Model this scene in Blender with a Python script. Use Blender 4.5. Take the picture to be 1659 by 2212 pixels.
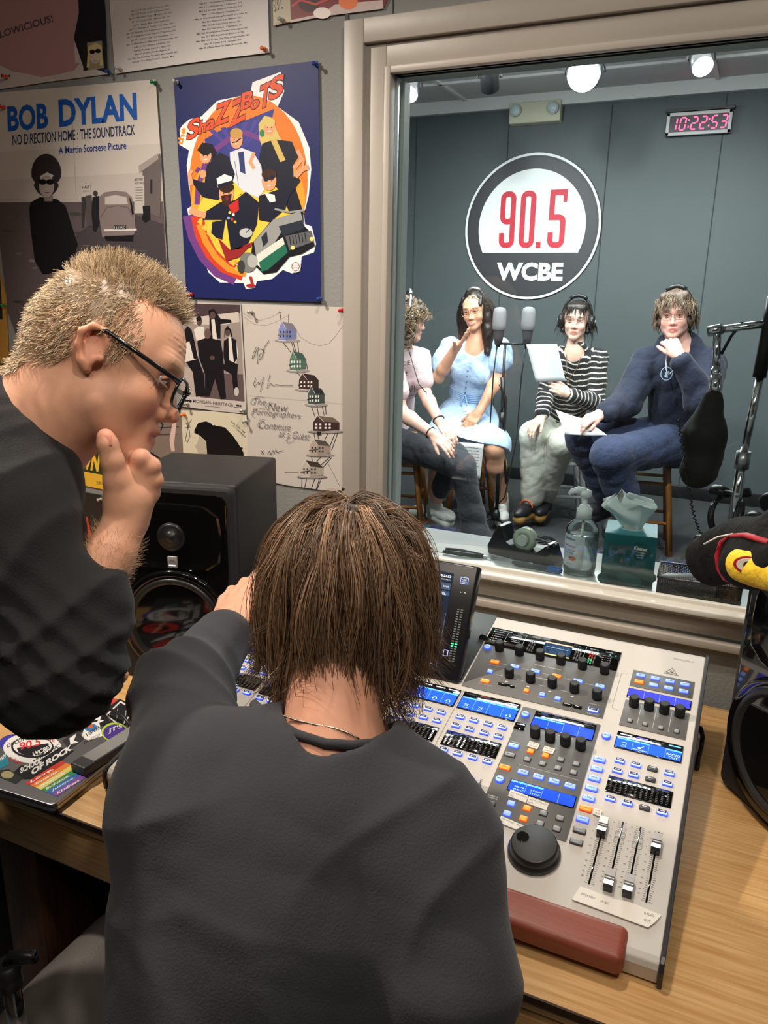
import bpy, bmesh, math, random
import numpy as np
from mathutils import Vector, Matrix, Euler
from mathutils.geometry import tessellate_polygon
random.seed(7); rng = np.random.default_rng(7)
for _o in list(bpy.data.objects): bpy.data.objects.remove(_o)
SC = bpy.context.scene; COL = SC.collection
# ------------------------------------------------------------------ camera
CAMZ = 1.5456; FPX = 1684.3; IW, IH = 1659, 2212
VR = Vector((0.90593, 0.42306, 0.0177)); VU = Vector((-0.13105, 0.24039, 0.96179)); VF = Vector((-0.40264, 0.87363, -0.27321))
cam_d = bpy.data.cameras.new('camera'); cam = bpy.data.objects.new('camera', cam_d); COL.objects.link(cam)
cam_d.sensor_fit = 'VERTICAL'; cam_d.sensor_height = 36; cam_d.lens = FPX*36/IH
cam_d.clip_start = .05
_m = Matrix((VR, VU, -VF)).transposed().to_4x4(); _m.translation = (0, 0, CAMZ); cam.matrix_world = _m
SC.camera = cam
SC.view_settings.view_transform = 'Standard'; SC.view_settings.look = 'None'
SC.view_settings.exposure = 0.0; SC.view_settings.gamma = 1; SC.view_settings.use_curve_mapping = False
wd = bpy.data.worlds.new('world'); SC.world = wd; wd.use_nodes = True
wd.node_tree.nodes['Background'].inputs[0].default_value = (.05, .05, .055, 1)
wd.node_tree.nodes['Background'].inputs[1].default_value = .4
# ------------------------------------------------------------------ lights
def aim(o, loc, to):
    o.location = loc
    d = Vector(to)-Vector(loc); o.rotation_euler = d.to_track_quat('-Z', 'Y').to_euler()
def spot(name, loc, to, power, size=50, blend=.6, rad=.035, col=(1, .83, .66)):
    l = bpy.data.lights.new(name, 'SPOT'); l.energy = power; l.spot_size = math.radians(size); l.spot_blend = blend
    l.shadow_soft_size = rad; l.color = col
    o = bpy.data.objects.new(name, l); COL.objects.link(o); aim(o, loc, to); return o
def area(name, loc, to, power, sx, sy, col=(1, .9, .8)):
    l = bpy.data.lights.new(name, 'AREA'); l.shape = 'RECTANGLE'; l.size = sx; l.size_y = sy; l.energy = power; l.color = col
    o = bpy.data.objects.new(name, l); COL.objects.link(o); aim(o, loc, to); return o
WARM = (1, .89, .77); COOL = (.97, .985, .98)
spot('ceiling_or_fill_spot', (-1.75, .70, 2.62), (-.85, 1.0, 1.0), 150, 95, .7, .04, WARM)
spot('ceiling_or_fill_spot', (-.45, .95, 2.62), (-.45, .95, .8), 62, 100, .8, .05, WARM)
spot('ceiling_or_fill_spot', (.35, .2, 2.62), (-.75, 1.4, 1.2), 38, 95, .8, .05, WARM)  # fill lamp added on the right, not a known fixture
area('ceiling_panel_light', (-.3, -.3, 2.66), (-.3, -.25, 0), 16, 1.2, .5, (1, .88, .76))
# studio beyond the glass
for _i, (_x, _y, _p) in enumerate(((-2.2, 2.7, 205), (-1.0, 2.7, 215), (.2, 2.9, 205))):
    spot('studio_spot', (_x, _y, 2.86), (_x*.55-.45, 5.4, .9), _p, 80, .8, .07, COOL)
area('studio_ceiling_light', (-1.0, 4.3, 2.9), (-1.0, 4.3, 0), 110, 2.6, 1.2, COOL)

# ------------------------------------------------------------------ geometry helpers
def P(px, py, y=None, z=None, d=None):
    """the point of the place seen at a spot of the photograph, on the wall plane y, the level z or at range d"""
    v = VF + VR*((px-IW/2)/FPX) - VU*((py-IH/2)/FPX)
    if y is not None: t = y/v.y
    elif z is not None: t = (z-CAMZ)/v.z
    else: t = d/v.length
    return v*t + Vector((0, 0, CAMZ))
def lerp(a, b, t): return a+(b-a)*t

def sock(n, name, val):
    if name in n.inputs: n.inputs[name].default_value = val
def mat(name, col=(.5, .5, .5), rough=.5, metal=0, spec=.5, emit=None, es=0, noise=None, bump=None, coat=0, sub=0, sheen=0, attr=None, trans=0, ior=1.45, alpha=1):
    """noise=(scale, amount, stretch), bump=(scale, strength, stretch)"""
    m = bpy.data.materials.new(name); m.use_nodes = True; nt = m.node_tree; b = nt.nodes['Principled BSDF']
    c4 = (*col, 1)
    sock(b, 'Base Color', c4); sock(b, 'Roughness', rough); sock(b, 'Metallic', metal); sock(b, 'Specular IOR Level', spec)
    sock(b, 'Coat Weight', coat); sock(b, 'Coat Roughness', .08); sock(b, 'IOR', ior); sock(b, 'Transmission Weight', trans); sock(b, 'Alpha', alpha)
    if sub: sock(b, 'Subsurface Weight', sub); sock(b, 'Subsurface Radius', (.012, .005, .003)); sock(b, 'Subsurface Scale', 1.0)
    if sheen: sock(b, 'Sheen Weight', sheen); sock(b, 'Sheen Roughness', .5)
    if emit: sock(b, 'Emission Color', (*emit, 1)); sock(b, 'Emission Strength', es)
    src = None
    if attr:
        a = nt.nodes.new('ShaderNodeAttribute'); a.attribute_name = attr; src = a.outputs['Color']
        nt.links.new(src, b.inputs['Base Color'])
        if emit is True: nt.links.new(src, b.inputs['Emission Color'])
    tc = None
    def coord(scale, stretch):
        nonlocal tc
        if tc is None: tc = nt.nodes.new('ShaderNodeTexCoord')
        mp = nt.nodes.new('ShaderNodeMapping'); mp.inputs['Scale'].default_value = stretch or (1, 1, 1)
        nt.links.new(tc.outputs['Object'], mp.inputs[0])
        n = nt.nodes.new('ShaderNodeTexNoise'); n.inputs['Scale'].default_value = scale; n.inputs['Detail'].default_value = 4
        nt.links.new(mp.outputs[0], n.inputs['Vector']); return n
    if noise:
        n = coord(noise[0], noise[2] if len(noise) > 2 else None)
        mx = nt.nodes.new('ShaderNodeMixRGB'); mx.blend_type = 'MULTIPLY'; mx.inputs[0].default_value = noise[1]
        rp = nt.nodes.new('ShaderNodeValToRGB'); rp.color_ramp.elements[0].position = .3; rp.color_ramp.elements[1].position = .7
        rp.color_ramp.elements[0].color = (.25, .25, .25, 1)
        nt.links.new(n.outputs['Fac'], rp.inputs[0]); nt.links.new(rp.outputs[0], mx.inputs[2])
        if src: nt.links.new(src, mx.inputs[1])
        else: mx.inputs[1].default_value = c4
        nt.links.new(mx.outputs[0], b.inputs['Base Color'])
    if bump:
        n = coord(bump[0], bump[2] if len(bump) > 2 else None)
        bp = nt.nodes.new('ShaderNodeBump'); bp.inputs['Strength'].default_value = bump[1]; bp.inputs['Distance'].default_value = .01
        nt.links.new(n.outputs['Fac'], bp.inputs['Height']); nt.links.new(bp.outputs[0], b.inputs['Normal'])
    return m
def srgb(r, g, b): 
    f = lambda c: (c/255/12.92) if c/255 <= .04045 else ((c/255+.055)/1.055)**2.4
    return (f(r), f(g), f(b))

def tag(o, label, cat, group=None, kind=None):
    if label: o['label'] = label
    if cat: o['category'] = cat
    if group: o['group'] = group
    if kind: o['kind'] = kind
    return o
def empty(name, loc, label, cat, group=None, rot=(0, 0, 0)):
    o = bpy.data.objects.new(name, None); COL.objects.link(o); o.location = loc; o.rotation_euler = rot
    o.empty_display_size = .05
    return tag(o, label, cat, group)

def fast_mesh(name, V, F, mats, midx=None, smooth=True, col=None):
    """V (n,3), F list of arrays of equal-sided faces (m,k)"""
    me = bpy.data.meshes.new(name); V = np.asarray(V, np.float32)
    if not isinstance(F, list): F = [F]
    F = [np.asarray(f, np.int32) for f in F if len(f)]
    me.vertices.add(len(V)); me.vertices.foreach_set('co', V.ravel())
    tot = sum(f.size for f in F); nf = sum(len(f) for f in F)
    me.loops.add(tot); me.polygons.add(nf)
    me.loops.foreach_set('vertex_index', np.concatenate([f.ravel() for f in F]))
    cnt = np.concatenate([np.full(len(f), f.shape[1]) for f in F]); st = np.concatenate([[0], np.cumsum(cnt)[:-1]])
    me.polygons.foreach_set('loop_start', st.astype(np.int32)); 
    try: me.polygons.foreach_set('loop_total', cnt.astype(np.int32))
    except Exception: pass
    me.polygons.foreach_set('use_smooth', np.full(nf, smooth))
    if midx is not None: me.polygons.foreach_set('material_index', np.asarray(midx, np.int32))
    for m in (mats if isinstance(mats, (list, tuple)) else [mats]): me.materials.append(m)
    me.update(calc_edges=True); me.validate()
    if col is not None:
        a = me.color_attributes.new('Col', 'FLOAT_COLOR', 'POINT'); c = np.ones((len(V), 4), np.float32); c[:, :3] = col
        a.data.foreach_set('color', c.ravel())
    return me
def link(name, me, parent=None, loc=None, rot=None):
    o = bpy.data.objects.new(name, me); COL.objects.link(o)
    if parent: o.parent = parent
    if loc is not None: o.location = loc
    if rot is not None: o.rotation_euler = rot
    return o

class MB:
    def __init__(s): s.v = []; s.f = []; s.mi = []; s.sm = []; s.m = 0
    def add(s, vs, fs, smooth=False, M=None):
        b = len(s.v)
        for v in vs:
            v = Vector(v); s.v.append(M @ v if M else v)
        for f in fs: s.f.append([b+i for i in f]); s.mi.append(s.m); s.sm.append(smooth)
    def box(s, c, d, M=None, bev=0, seg=2):
        x, y, z = (k/2 for k in d)
        if bev:
            bm = bmesh.new(); bmesh.ops.create_cube(bm, size=1)
            for v in bm.verts: v.co = Vector((v.co.x*d[0]+c[0], v.co.y*d[1]+c[1], v.co.z*d[2]+c[2]))
            bmesh.ops.bevel(bm, geom=bm.edges[:], offset=bev, segments=seg, affect='EDGES', profile=.5)
            bm.verts.index_update(); s.add([v.co.copy() for v in bm.verts], [[v.index for v in f.verts] for f in bm.faces], True, M); bm.free(); return
        vs = [(c[0]+i*x, c[1]+j*y, c[2]+k*z) for k in (-1, 1) for j in (-1, 1) for i in (-1, 1)]
        s.add(vs, [(0, 2, 3, 1), (4, 5, 7, 6), (0, 1, 5, 4), (2, 6, 7, 3), (0, 4, 6, 2), (1, 3, 7, 5)], False, M)
    def tube(s, pts, rad, n=10, caps=True, M=None, flat=None):
        pts = [Vector(p) for p in pts]; N = len(pts)
        if not isinstance(rad, (list, tuple)): rad = [rad]*N
        rings = []; up = None
        for i, p in enumerate(pts):
            t = (pts[min(i+1, N-1)]-pts[max(i-1, 0)])
            if t.length < 1e-9: t = Vector((0, 0, 1))
            t.normalize()
            if up is None:
                a = Vector((0, 0, 1)) if abs(t.z) < .9 else Vector((1, 0, 0)); up = (a-t*a.dot(t)).normalized()
            else: 
                up = up-t*up.dot(t)
                up = up.normalized() if up.length > 1e-6 else t.orthogonal().normalized()
            sd = t.cross(up); rings.append([p+(up*math.cos(2*math.pi*k/n)*(flat or 1)+sd*math.sin(2*math.pi*k/n))*rad[i] for k in range(n)])
        vs = [v for r in rings for v in r]
        fs = [(i*n+k, i*n+(k+1) % n, (i+1)*n+(k+1) % n, (i+1)*n+k) for i in range(N-1) for k in range(n)]
        s.add(vs, fs, True, M)
        if caps:
            b = len(s.v)-len(vs)
            for base, rev in ((b, True), (b+(N-1)*n, False)):
                s.f.append([base+k for k in (range(n-1, -1, -1) if rev else range(n))]); s.mi.append(s.m); s.sm.append(False)
    def cyl(s, p0, p1, r0, r1=None, n=20, M=None): s.tube([p0, p1], [r0, r0 if r1 is None else r1], n, True, M)
    def lathe(s, prof, n=24, M=None, smooth=True):
        vs = [(r*math.cos(2*math.pi*k/n), r*math.sin(2*math.pi*k/n), z) for r, z in prof for k in range(n)]
        fs = [(i*n+k, i*n+(k+1) % n, (i+1)*n+(k+1) % n, (i+1)*n+k) for i in range(len(prof)-1) for k in range(n)]
        s.add(vs, fs, smooth, M)
        b = len(s.v)-len(vs)
        if prof[0][0] > 1e-5: s.f.append([b+k for k in range(n-1, -1, -1)]); s.mi.append(s.m); s.sm.append(False)
        if prof[-1][0] > 1e-5: s.f.append([b+(len(prof)-1)*n+k for k in range(n)]); s.mi.append(s.m); s.sm.append(False)
    def sphere(s, c, r, n=14, M=None, sc=(1, 1, 1)):
        m = n//2+1; vs = []; 
        for i in range(m+1):
            a = math.pi*i/m
            for k in range(n): vs.append((c[0]+r*sc[0]*math.sin(a)*math.cos(2*math.pi*k/n), c[1]+r*sc[1]*math.sin(a)*math.sin(2*math.pi*k/n), c[2]-r*sc[2]*math.cos(a)))
        s.add(vs, [(i*n+k, i*n+(k+1) % n, (i+1)*n+(k+1) % n, (i+1)*n+k) for i in range(m) for k in range(n)], True, M)
    def prism(s, poly, axis_vec, M=None, smooth=False):
        """poly: list of 3D points, extruded by axis_vec"""
        n = len(poly); a = Vector(axis_vec); vs = [Vector(p) for p in poly]+[Vector(p)+a for p in poly]
        s.add(vs, [tuple(range(n))[::-1], tuple(range(n, 2*n))]+[(k, (k+1) % n, n+(k+1) % n, n+k) for k in range(n)], smooth, M)
    def build(s, name, mats, parent=None, loc=None, rot=None, bevel=0, data=False):
        me = bpy.data.meshes.new(name); me.from_pydata([tuple(v) for v in s.v], [], s.f)
        for m in (mats if isinstance(mats, (list, tuple)) else [mats]): me.materials.append(m)
        me.polygons.foreach_set('material_index', s.mi); me.polygons.foreach_set('use_smooth', s.sm); me.update()
        bm = bmesh.new(); bm.from_mesh(me); bmesh.ops.recalc_face_normals(bm, faces=bm.faces[:]); bm.to_mesh(me); bm.free()
        if data: return me
        o = link(name, me, parent, loc, rot)
        if bevel:
            b = o.modifiers.new('bevel', 'BEVEL'); b.width = bevel; b.segments = 2; b.limit_method = 'ANGLE'
        return o

# ---- flat printing: polygons with their own colour lying on a surface
_glyphs = {}
def glyph(txt, bold=0.0, cond=1.0):
    k = (txt, bold)
    if k not in _glyphs:
        c = bpy.data.curves.new('lettering', 'FONT'); c.body = txt; c.size = 1; c.offset = bold; c.resolution_u = 3; c.fill_mode = 'BOTH'
        o = bpy.data.objects.new('lettering', c); COL.objects.link(o)
        dg = bpy.context.evaluated_depsgraph_get(); ev = o.evaluated_get(dg); me = ev.to_mesh()
        V = np.array([v.co[:2] for v in me.vertices]) if len(me.vertices) else np.zeros((1, 2)); F = [list(p.vertices) for p in me.polygons]
        ev.to_mesh_clear(); bpy.data.objects.remove(o); bpy.data.curves.remove(c)
        mn = V.min(0); mx = V.max(0); _glyphs[k] = ((V-mn), F, (mx-mn))
    return _glyphs[k]
class Art:
    """coloured shapes on a plane; frame maps (a,b,layer) to 3D"""
    def __init__(s, frame): s.fr = frame; s.v = []; s.f = []; s.c = []; s.l = 0
    def _tri(s, pts, tris, col):
        b = len(s.v); s.v += [s.fr(p[0], p[1], s.l) for p in pts]
        for t in tris: s.f.append([b+i for i in t]); s.c.append(col)
        s.l += 1
    def poly(s, pts, col):
        t = tessellate_polygon([[Vector((p[0], p[1], 0)) for p in pts]]); s._tri(pts, t, col)
    def ell(s, c, r, col, n=28, a0=0, a1=2*math.pi, rot=0):
        s.poly([(c[0]+r[0]*math.cos(a)*math.cos(rot)-r[1]*math.sin(a)*math.sin(rot), c[1]+r[0]*math.cos(a)*math.sin(rot)+r[1]*math.sin(a)*math.cos(rot)) for a in [a0+(a1-a0)*k/n for k in range(n+(a1-a0 < 6.2))]], col)
    def stroke(s, pts, w, col, closed=False):
        n = len(pts); L = []; R = []
        for i in range(n):
            if closed: a, b = pts[(i-1) % n], pts[(i+1) % n]; p = pts[i]
            else: a, b = pts[max(i-1, 0)], pts[min(i+1, n-1)]; p = pts[i]
            d1 = Vector((p[0]-a[0], p[1]-a[1])); d2 = Vector((b[0]-p[0], b[1]-p[1]))
            if d1.length < 1e-9: d1 = d2
            if d2.length < 1e-9: d2 = d1
            t = (d1.normalized()+d2.normalized()); t = t.normalized() if t.length > 1e-6 else d1.normalized()
            k = 1/max(.45, t.dot(d1.normalized())); nn = Vector((-t.y, t.x))*w/2*k
            L.append((p[0]+nn.x, p[1]+nn.y)); R.append((p[0]-nn.x, p[1]-nn.y))
        m = n if closed else n-1
        s._tri(L+R, [(i, (i+1) % n, n+(i+1) % n, n+i) for i in range(m)], col)
    def line(s, a, b, w, col): s.stroke([a, b], w, col)
    def text(s, txt, p0, p1, hgt, col, bold=0.0, up=None, fit=True):
        """p0->p1 baseline, hgt cap height (same units, signed along up)"""
        V, F, sz = glyph(txt, bold)
        if not F: return
        d = Vector((p1[0]-p0[0], p1[1]-p0[1])); L = d.length; d.normalize()
        u = Vector(up) if up else Vector((-d.y, d.x))
        sx = L/sz[0]; sy = hgt/sz[1] if fit else hgt/.73
        s._tri([(p0[0]+d.x*v[0]*sx+u.x*v[1]*sy, p0[1]+d.y*v[0]*sx+u.y*v[1]*sy) for v in V], F, col)
    def build(s, name, material, parent=None, base=None):
        """base: optional (verts, faces, colour) solid drawn underneath"""
        V = [tuple(v) for v in s.v]; F = list(s.f); C = list(s.c)
        if base:
            b = len(V); V += [tuple(v) for v in base[0]]; F += [[b+i for i in f] for f in base[1]]; C += [base[2]]*len(base[1])
        me = bpy.data.meshes.new(name); me.from_pydata(V, [], F); me.materials.append(material)
        a = me.color_attributes.new('Col', 'FLOAT_COLOR', 'CORNER'); out = []
        for p in me.polygons:
            c = C[p.index] if p.index < len(C) else (.5, .5, .5)
            out += [c[0], c[1], c[2], 1]*p.loop_total
        a.data.foreach_set('color', out); me.update()
        return link(name, me, parent)
# ------------------------------------------------------------------ organic surfaces (smoothly blended solids -> one continuous mesh)
def rotm(ax, ay, az): return np.array(Euler((ax, ay, az)).to_matrix())
def basis(fwd, up):
    """columns: forward, left, up"""
    f = np.asarray(fwd, float); f = f/np.linalg.norm(f); u = np.asarray(up, float); u = u-f*(u@f); u /= np.linalg.norm(u); l = np.cross(u, f)
    return np.stack([f, l, u], 1)
def cap(a, b, ra, rb=None, k=.01, op='u', off=0.): return dict(t='c', a=np.array(a, float), b=np.array(b, float), ra=ra+off, rb=(ra if rb is None else rb)+off, k=k, op=op)
def ell(c, r, R=None, k=.01, op='u', off=0.): return dict(t='e', c=np.array(c, float), r=np.array(r, float)+off, R=np.eye(3) if R is None else np.array(R), k=k, op=op)
def chain(pts, rads, k=.01, op='u', off=0.): return [cap(pts[i], pts[i+1], rads[i], rads[i+1], k, op, off) for i in range(len(pts)-1)]
def xform(prims, T, R, s=1.0):
    out = []
    for p in prims:
        q = dict(p)
        if p['t'] == 'c': q['a'] = R@(p['a']*s)+T; q['b'] = R@(p['b']*s)+T; q['ra'] = p['ra']*s; q['rb'] = p['rb']*s
        else: q['c'] = R@(p['c']*s)+T; q['r'] = p['r']*s; q['R'] = R@p['R']
        q['k'] = p['k']*s; out.append(q)
    return out
def grow(prims, off): 
    out = []
    for p in prims:
        q = dict(p)
        if p['t'] == 'c': q['ra'] = p['ra']+off; q['rb'] = p['rb']+off
        else: q['r'] = p['r']+off
        out.append(q)
    return out
def bounds(p):
    if p['t'] == 'c': r = max(p['ra'], p['rb']); return np.minimum(p['a'], p['b'])-r, np.maximum(p['a'], p['b'])+r
    e = np.sqrt(((p['R']*p['r'][None, :])**2).sum(1)); return p['c']-e, p['c']+e
def sdf_eval(prims, lo, res, n):
    D = np.full(n, .5, np.float32); ax = [(lo[i]+res*np.arange(n[i])).astype(np.float32) for i in range(3)]
    for p in prims:
        b0, b1 = bounds(p); m = p['k']+3*res
        i0 = np.maximum(np.floor((b0-m-lo)/res).astype(int), 0); i1 = np.minimum(np.ceil((b1+m-lo)/res).astype(int)+1, n)
        if (i1 <= i0).any(): continue
        sl = tuple(slice(i0[i], i1[i]) for i in range(3))
        X = ax[0][sl[0]][:, None, None]; Y = ax[1][sl[1]][None, :, None]; Z = ax[2][sl[2]][None, None, :]
        if p['t'] == 'c':
            a, b = p['a'], p['b']; ab = b-a; L2 = max(ab@ab, 1e-12)
            px, py, pz = X-a[0], Y-a[1], Z-a[2]
            t = np.clip((px*ab[0]+py*ab[1]+pz*ab[2])/L2, 0, 1)
            d = np.sqrt((px-ab[0]*t)**2+(py-ab[1]*t)**2+(pz-ab[2]*t)**2)-(p['ra']+(p['rb']-p['ra'])*t)
        else:
            c, R, r = p['c'], p['R'], p['r']; px, py, pz = X-c[0], Y-c[1], Z-c[2]
            q = [(R[0, i]*px+R[1, i]*py+R[2, i]*pz) for i in range(3)]
            k0 = np.sqrt((q[0]/r[0])**2+(q[1]/r[1])**2+(q[2]/r[2])**2); k1 = np.sqrt((q[0]/r[0]**2)**2+(q[1]/r[1]**2)**2+(q[2]/r[2]**2)**2)
            d = k0*(k0-1)/np.maximum(k1, 1e-6)
        S = D[sl]; k = max(p['k'], 1e-6)
        if p['op'] == 'u':
            h = np.maximum(k-np.abs(S-d), 0)/k; D[sl] = np.minimum(S, d)-h*h*k*.25
        elif p['op'] == 's':
            h = np.maximum(k-np.abs(S+d), 0)/k; D[sl] = np.maximum(S, -d)+h*h*k*.25
        else:   # intersect
            E = np.full_like(D, .5); E[sl] = d; h = np.maximum(k-np.abs(D-E), 0)/k; D[:] = np.maximum(D, E)+h*h*k*.25
    return D, ax
def surf_net(D, lo, res):
    S = D < 0; n = np.array(D.shape)
    c = np.zeros(n-1, np.int8)
    offs = [(i, j, k) for i in (0, 1) for j in (0, 1) for k in (0, 1)]
    for o in offs: c += S[o[0]:n[0]-1+o[0], o[1]:n[1]-1+o[1], o[2]:n[2]-1+o[2]]
    I = np.argwhere((c > 0) & (c < 8)); idx = np.full(n-1, -1, np.int64); idx[tuple(I.T)] = np.arange(len(I))
    vals = np.stack([D[I[:, 0]+o[0], I[:, 1]+o[1], I[:, 2]+o[2]] for o in offs], 1); O = np.array(offs, float)
    acc = np.zeros((len(I), 3)); cnt = np.zeros(len(I))
    for a in range(8):
        for b in range(a+1, 8):
            if abs(O[a]-O[b]).sum() != 1: continue
            va, vb = vals[:, a], vals[:, b]; m = (va < 0) != (vb < 0); t = np.where(m, va/np.where(m, va-vb, 1), 0)
            acc += np.where(m[:, None], O[a]+(O[b]-O[a])*t[:, None], 0); cnt += m
    V = (I+acc/np.maximum(cnt, 1)[:, None])*res+lo
    F = []
    for axn in range(3):
        u, w = [(1, 2), (2, 0), (0, 1)][axn]
        s0 = [slice(None)]*3; s1 = [slice(None)]*3; s0[axn] = slice(0, -1); s1[axn] = slice(1, None)
        A = S[tuple(s0)]; B = S[tuple(s1)]; E = np.argwhere(A != B)
        E = E[(E[:, u] > 0) & (E[:, w] > 0) & (E[:, u] < n[u]-1) & (E[:, w] < n[w]-1)]
        if not len(E): continue
        du = np.zeros(3, int); du[u] = 1; dw = np.zeros(3, int); dw[w] = 1
        q = [idx[tuple((E-x).T)] for x in (du*0, du, du+dw, dw)]
        Q = np.stack(q, 1); fl = A[tuple(E.T)]
        Q[~fl] = Q[~fl][:, ::-1]; F.append(Q)
    F = np.concatenate(F); F = F[(F >= 0).all(1)]
    return V, F
def smooth_mesh(V, F, it=1, lam=.5):
    e = np.concatenate([F[:, [0, 1]], F[:, [1, 2]], F[:, [2, 3]], F[:, [3, 0]]])
    for _ in range(it):
        A = np.zeros_like(V); C = np.zeros(len(V))
        for d in range(3): A[:, d] = np.bincount(e[:, 0], V[e[:, 1], d], len(V))+np.bincount(e[:, 1], V[e[:, 0], d], len(V))
        C = np.bincount(e[:, 0], minlength=len(V))+np.bincount(e[:, 1], minlength=len(V))
        V = V+lam*(A/np.maximum(C, 1)[:, None]-V)
    return V
def organic(name, prims, res, mats, parent=None, disp=None, col=None, sm=1, cut=None, local=None, extra=()):
    """local: world position of the parent so that the mesh is stored relative to it"""
    bs = [bounds(p) for p in list(prims)+[q for g in extra for q in g] if p['op'] == 'u']; lo = np.min([b[0] for b in bs], 0)-3*res; hi = np.max([b[1] for b in bs], 0)+3*res
    n = np.ceil((hi-lo)/res).astype(int)+1
    D, ax = sdf_eval(prims, lo, res, n)
    for g in extra: D = np.minimum(D, sdf_eval(g, lo, res, n)[0])
    if disp is not None:
        I = np.argwhere(np.abs(D) < 4*res); pts = I*res+lo; D[tuple(I.T)] += disp(pts).astype(np.float32)
    if cut is not None:
        for (pt, nr) in cut:   # keep the side the normal points away from
            pt = np.array(pt); nr = np.array(nr)/np.linalg.norm(nr)
            E = (ax[0][:, None, None]-pt[0])*nr[0]+(ax[1][None, :, None]-pt[1])*nr[1]+(ax[2][None, None, :]-pt[2])*nr[2]
            D = np.maximum(D, E.astype(np.float32))
    V, F = surf_net(D, lo, res); V = smooth_mesh(V, F, sm)
    C = col(V) if col is not None else None
    if local is not None: V = V-np.array(local)
    me = fast_mesh(name, V, F, mats, smooth=True, col=C)
    return link(name, me, parent)
def fold(amp, freq, seed=0):
    r = np.random.default_rng(seed); K = r.normal(size=(7, 3)); K /= np.linalg.norm(K, axis=1)[:, None]; ph = r.uniform(0, 6.28, 7); fr = freq*r.uniform(.6, 1.8, 7)
    def f(p):
        s = 0
        for i in range(7): s = s+1.1-2.2*np.abs(np.sin((p@K[i]*fr[i]+ph[i]+1.5*np.sin(p@K[(i+3) % 7]*fr[i]*.6))*.5))
        return amp*s/3
    return f
def strands(name, lines, radii, mats, parent=None, n=3, local=None, col=None):
    """lines (m, k, 3) polylines, radii (m,k)"""
    L = np.asarray(lines, float); m, k, _ = L.shape; Rr = np.broadcast_to(np.asarray(radii, float), (m, k))
    T = np.gradient(L, axis=1); T /= np.maximum(np.linalg.norm(T, axis=2, keepdims=True), 1e-9)
    ref = rng.normal(size=(m, 1, 3)); A = np.cross(T, ref); A /= np.maximum(np.linalg.norm(A, axis=2, keepdims=True), 1e-9); B = np.cross(T, A)
    V = np.stack([L+(A*math.cos(2*math.pi*i/n)+B*math.sin(2*math.pi*i/n))*Rr[..., None] for i in range(n)], 2)   # m,k,n,3
    if local is not None: V = V-np.array(local)
    base = (np.arange(m)[:, None, None]*k+np.arange(k-1)[None, :, None])*n; j = np.arange(n)[None, None, :]; j2 = (j+1) % n
    F = np.stack([base+j, base+j2, base+n+j2, base+n+j], -1).reshape(-1, 4)
    C = None
    if col is not None: C = np.repeat(np.asarray(col), k*n, axis=0)
    me = fast_mesh(name, V.reshape(-1, 3), F, mats, smooth=True, col=C)
    return link(name, me, parent)
def head_prims(nose=1.0, jaw=1.0, female=False):
    """canonical head: x forward, y left, z up, origin between the ears"""
    o = [ell((-.012, 0, .040), (.096, .075, .082), k=.02), ell((.030, 0, .018), (.062, .066, .085), k=.03),
         ell((.036, 0, -.048), (.052, .050*jaw, .056), k=.025), cap((.020, .040*jaw, -.055), (.070, .010, -.094), .022, .016, .025), cap((.020, -.040*jaw, -.055), (.070, -.010, -.094), .022, .016, .025),
         ell((.076, 0, -.094), (.017, .018*jaw, .016), k=.02)]
    for s in (1, -1):
        o += [ell((.060, .036*s, -.028), (.026, .024, .024), k=.022)]
        o += [cap((.078, .040*s, .030), (.086, .012*s, .026), .010, .010, .018)]
        o += [ell((.100, .031*s, .008), (.020, .017, .013), k=.012, op='s')]
    o += [cap((.083, 0, .020), (.104, 0, -.026), .007, .009*nose, .012), ell((.106, 0, -.031), (.011*nose, .010*nose, .009), k=.008)]
    for s in (1, -1):
        o += [ell((.095, .013*s, -.035), (.011, .008, .008), k=.007)]
        o += [ell((.101, .007*s, -.043), (.006, .0035, .005), k=.003, op='s')]
    o += [ell((.084, 0, -.062), (.014, .024, .018), k=.012)]
    o += [cap((.092, -.018, -.064), (.0975, -.005, -.0585), .0035, .0055, .005), cap((.0975, -.005, -.0585), (.0975, .005, -.0585), .0055, .0055, .004), cap((.092, .018, -.064), (.0975, .005, -.0585), .0035, .0055, .005)]
    o += [cap((.090, -.015, -.071), (.0945, 0, -.0735), .0045, .0065, .006), cap((.090, .015, -.071), (.0945, 0, -.0735), .0045, .0065, .006)]
    o += [cap((.096, -.021, -.0665), (.103, 0, -.0662), .0012, .0014, .003, 's'), cap((.096, .021, -.0665), (.103, 0, -.0662), .0012, .0014, .003, 's')]
    for s in (1, -1):  # ears
        R = rotm(0, math.radians(-14), math.radians(22*s))
        o += [ell((-.008, .072*s, .004), (.015, .006, .026), R, k=.010)]
        pts = [(.010, .074*s, .004), (.012, .079*s, .020), (.002, .084*s, .034), (-.014, .088*s, .034), (-.026, .088*s, .020), (-.024, .084*s, .000), (-.012, .078*s, -.020), (-.002, .074*s, -.028)]
        pts = [(-.008+(a+.008)*.85, b-.003*s, .004+(c-.004)*.84) for a, b, c in pts]
        o += chain(pts, [.003, .0035, .004, .0045, .0045, .004, .006, .006], .005)
        o += [ell((-.002, .084*s, .008), (.010, .008, .014), R, k=.005, op='s'), ell((.009, .077*s, -.004), (.005, .004, .006), k=.003)]
    return o
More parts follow.
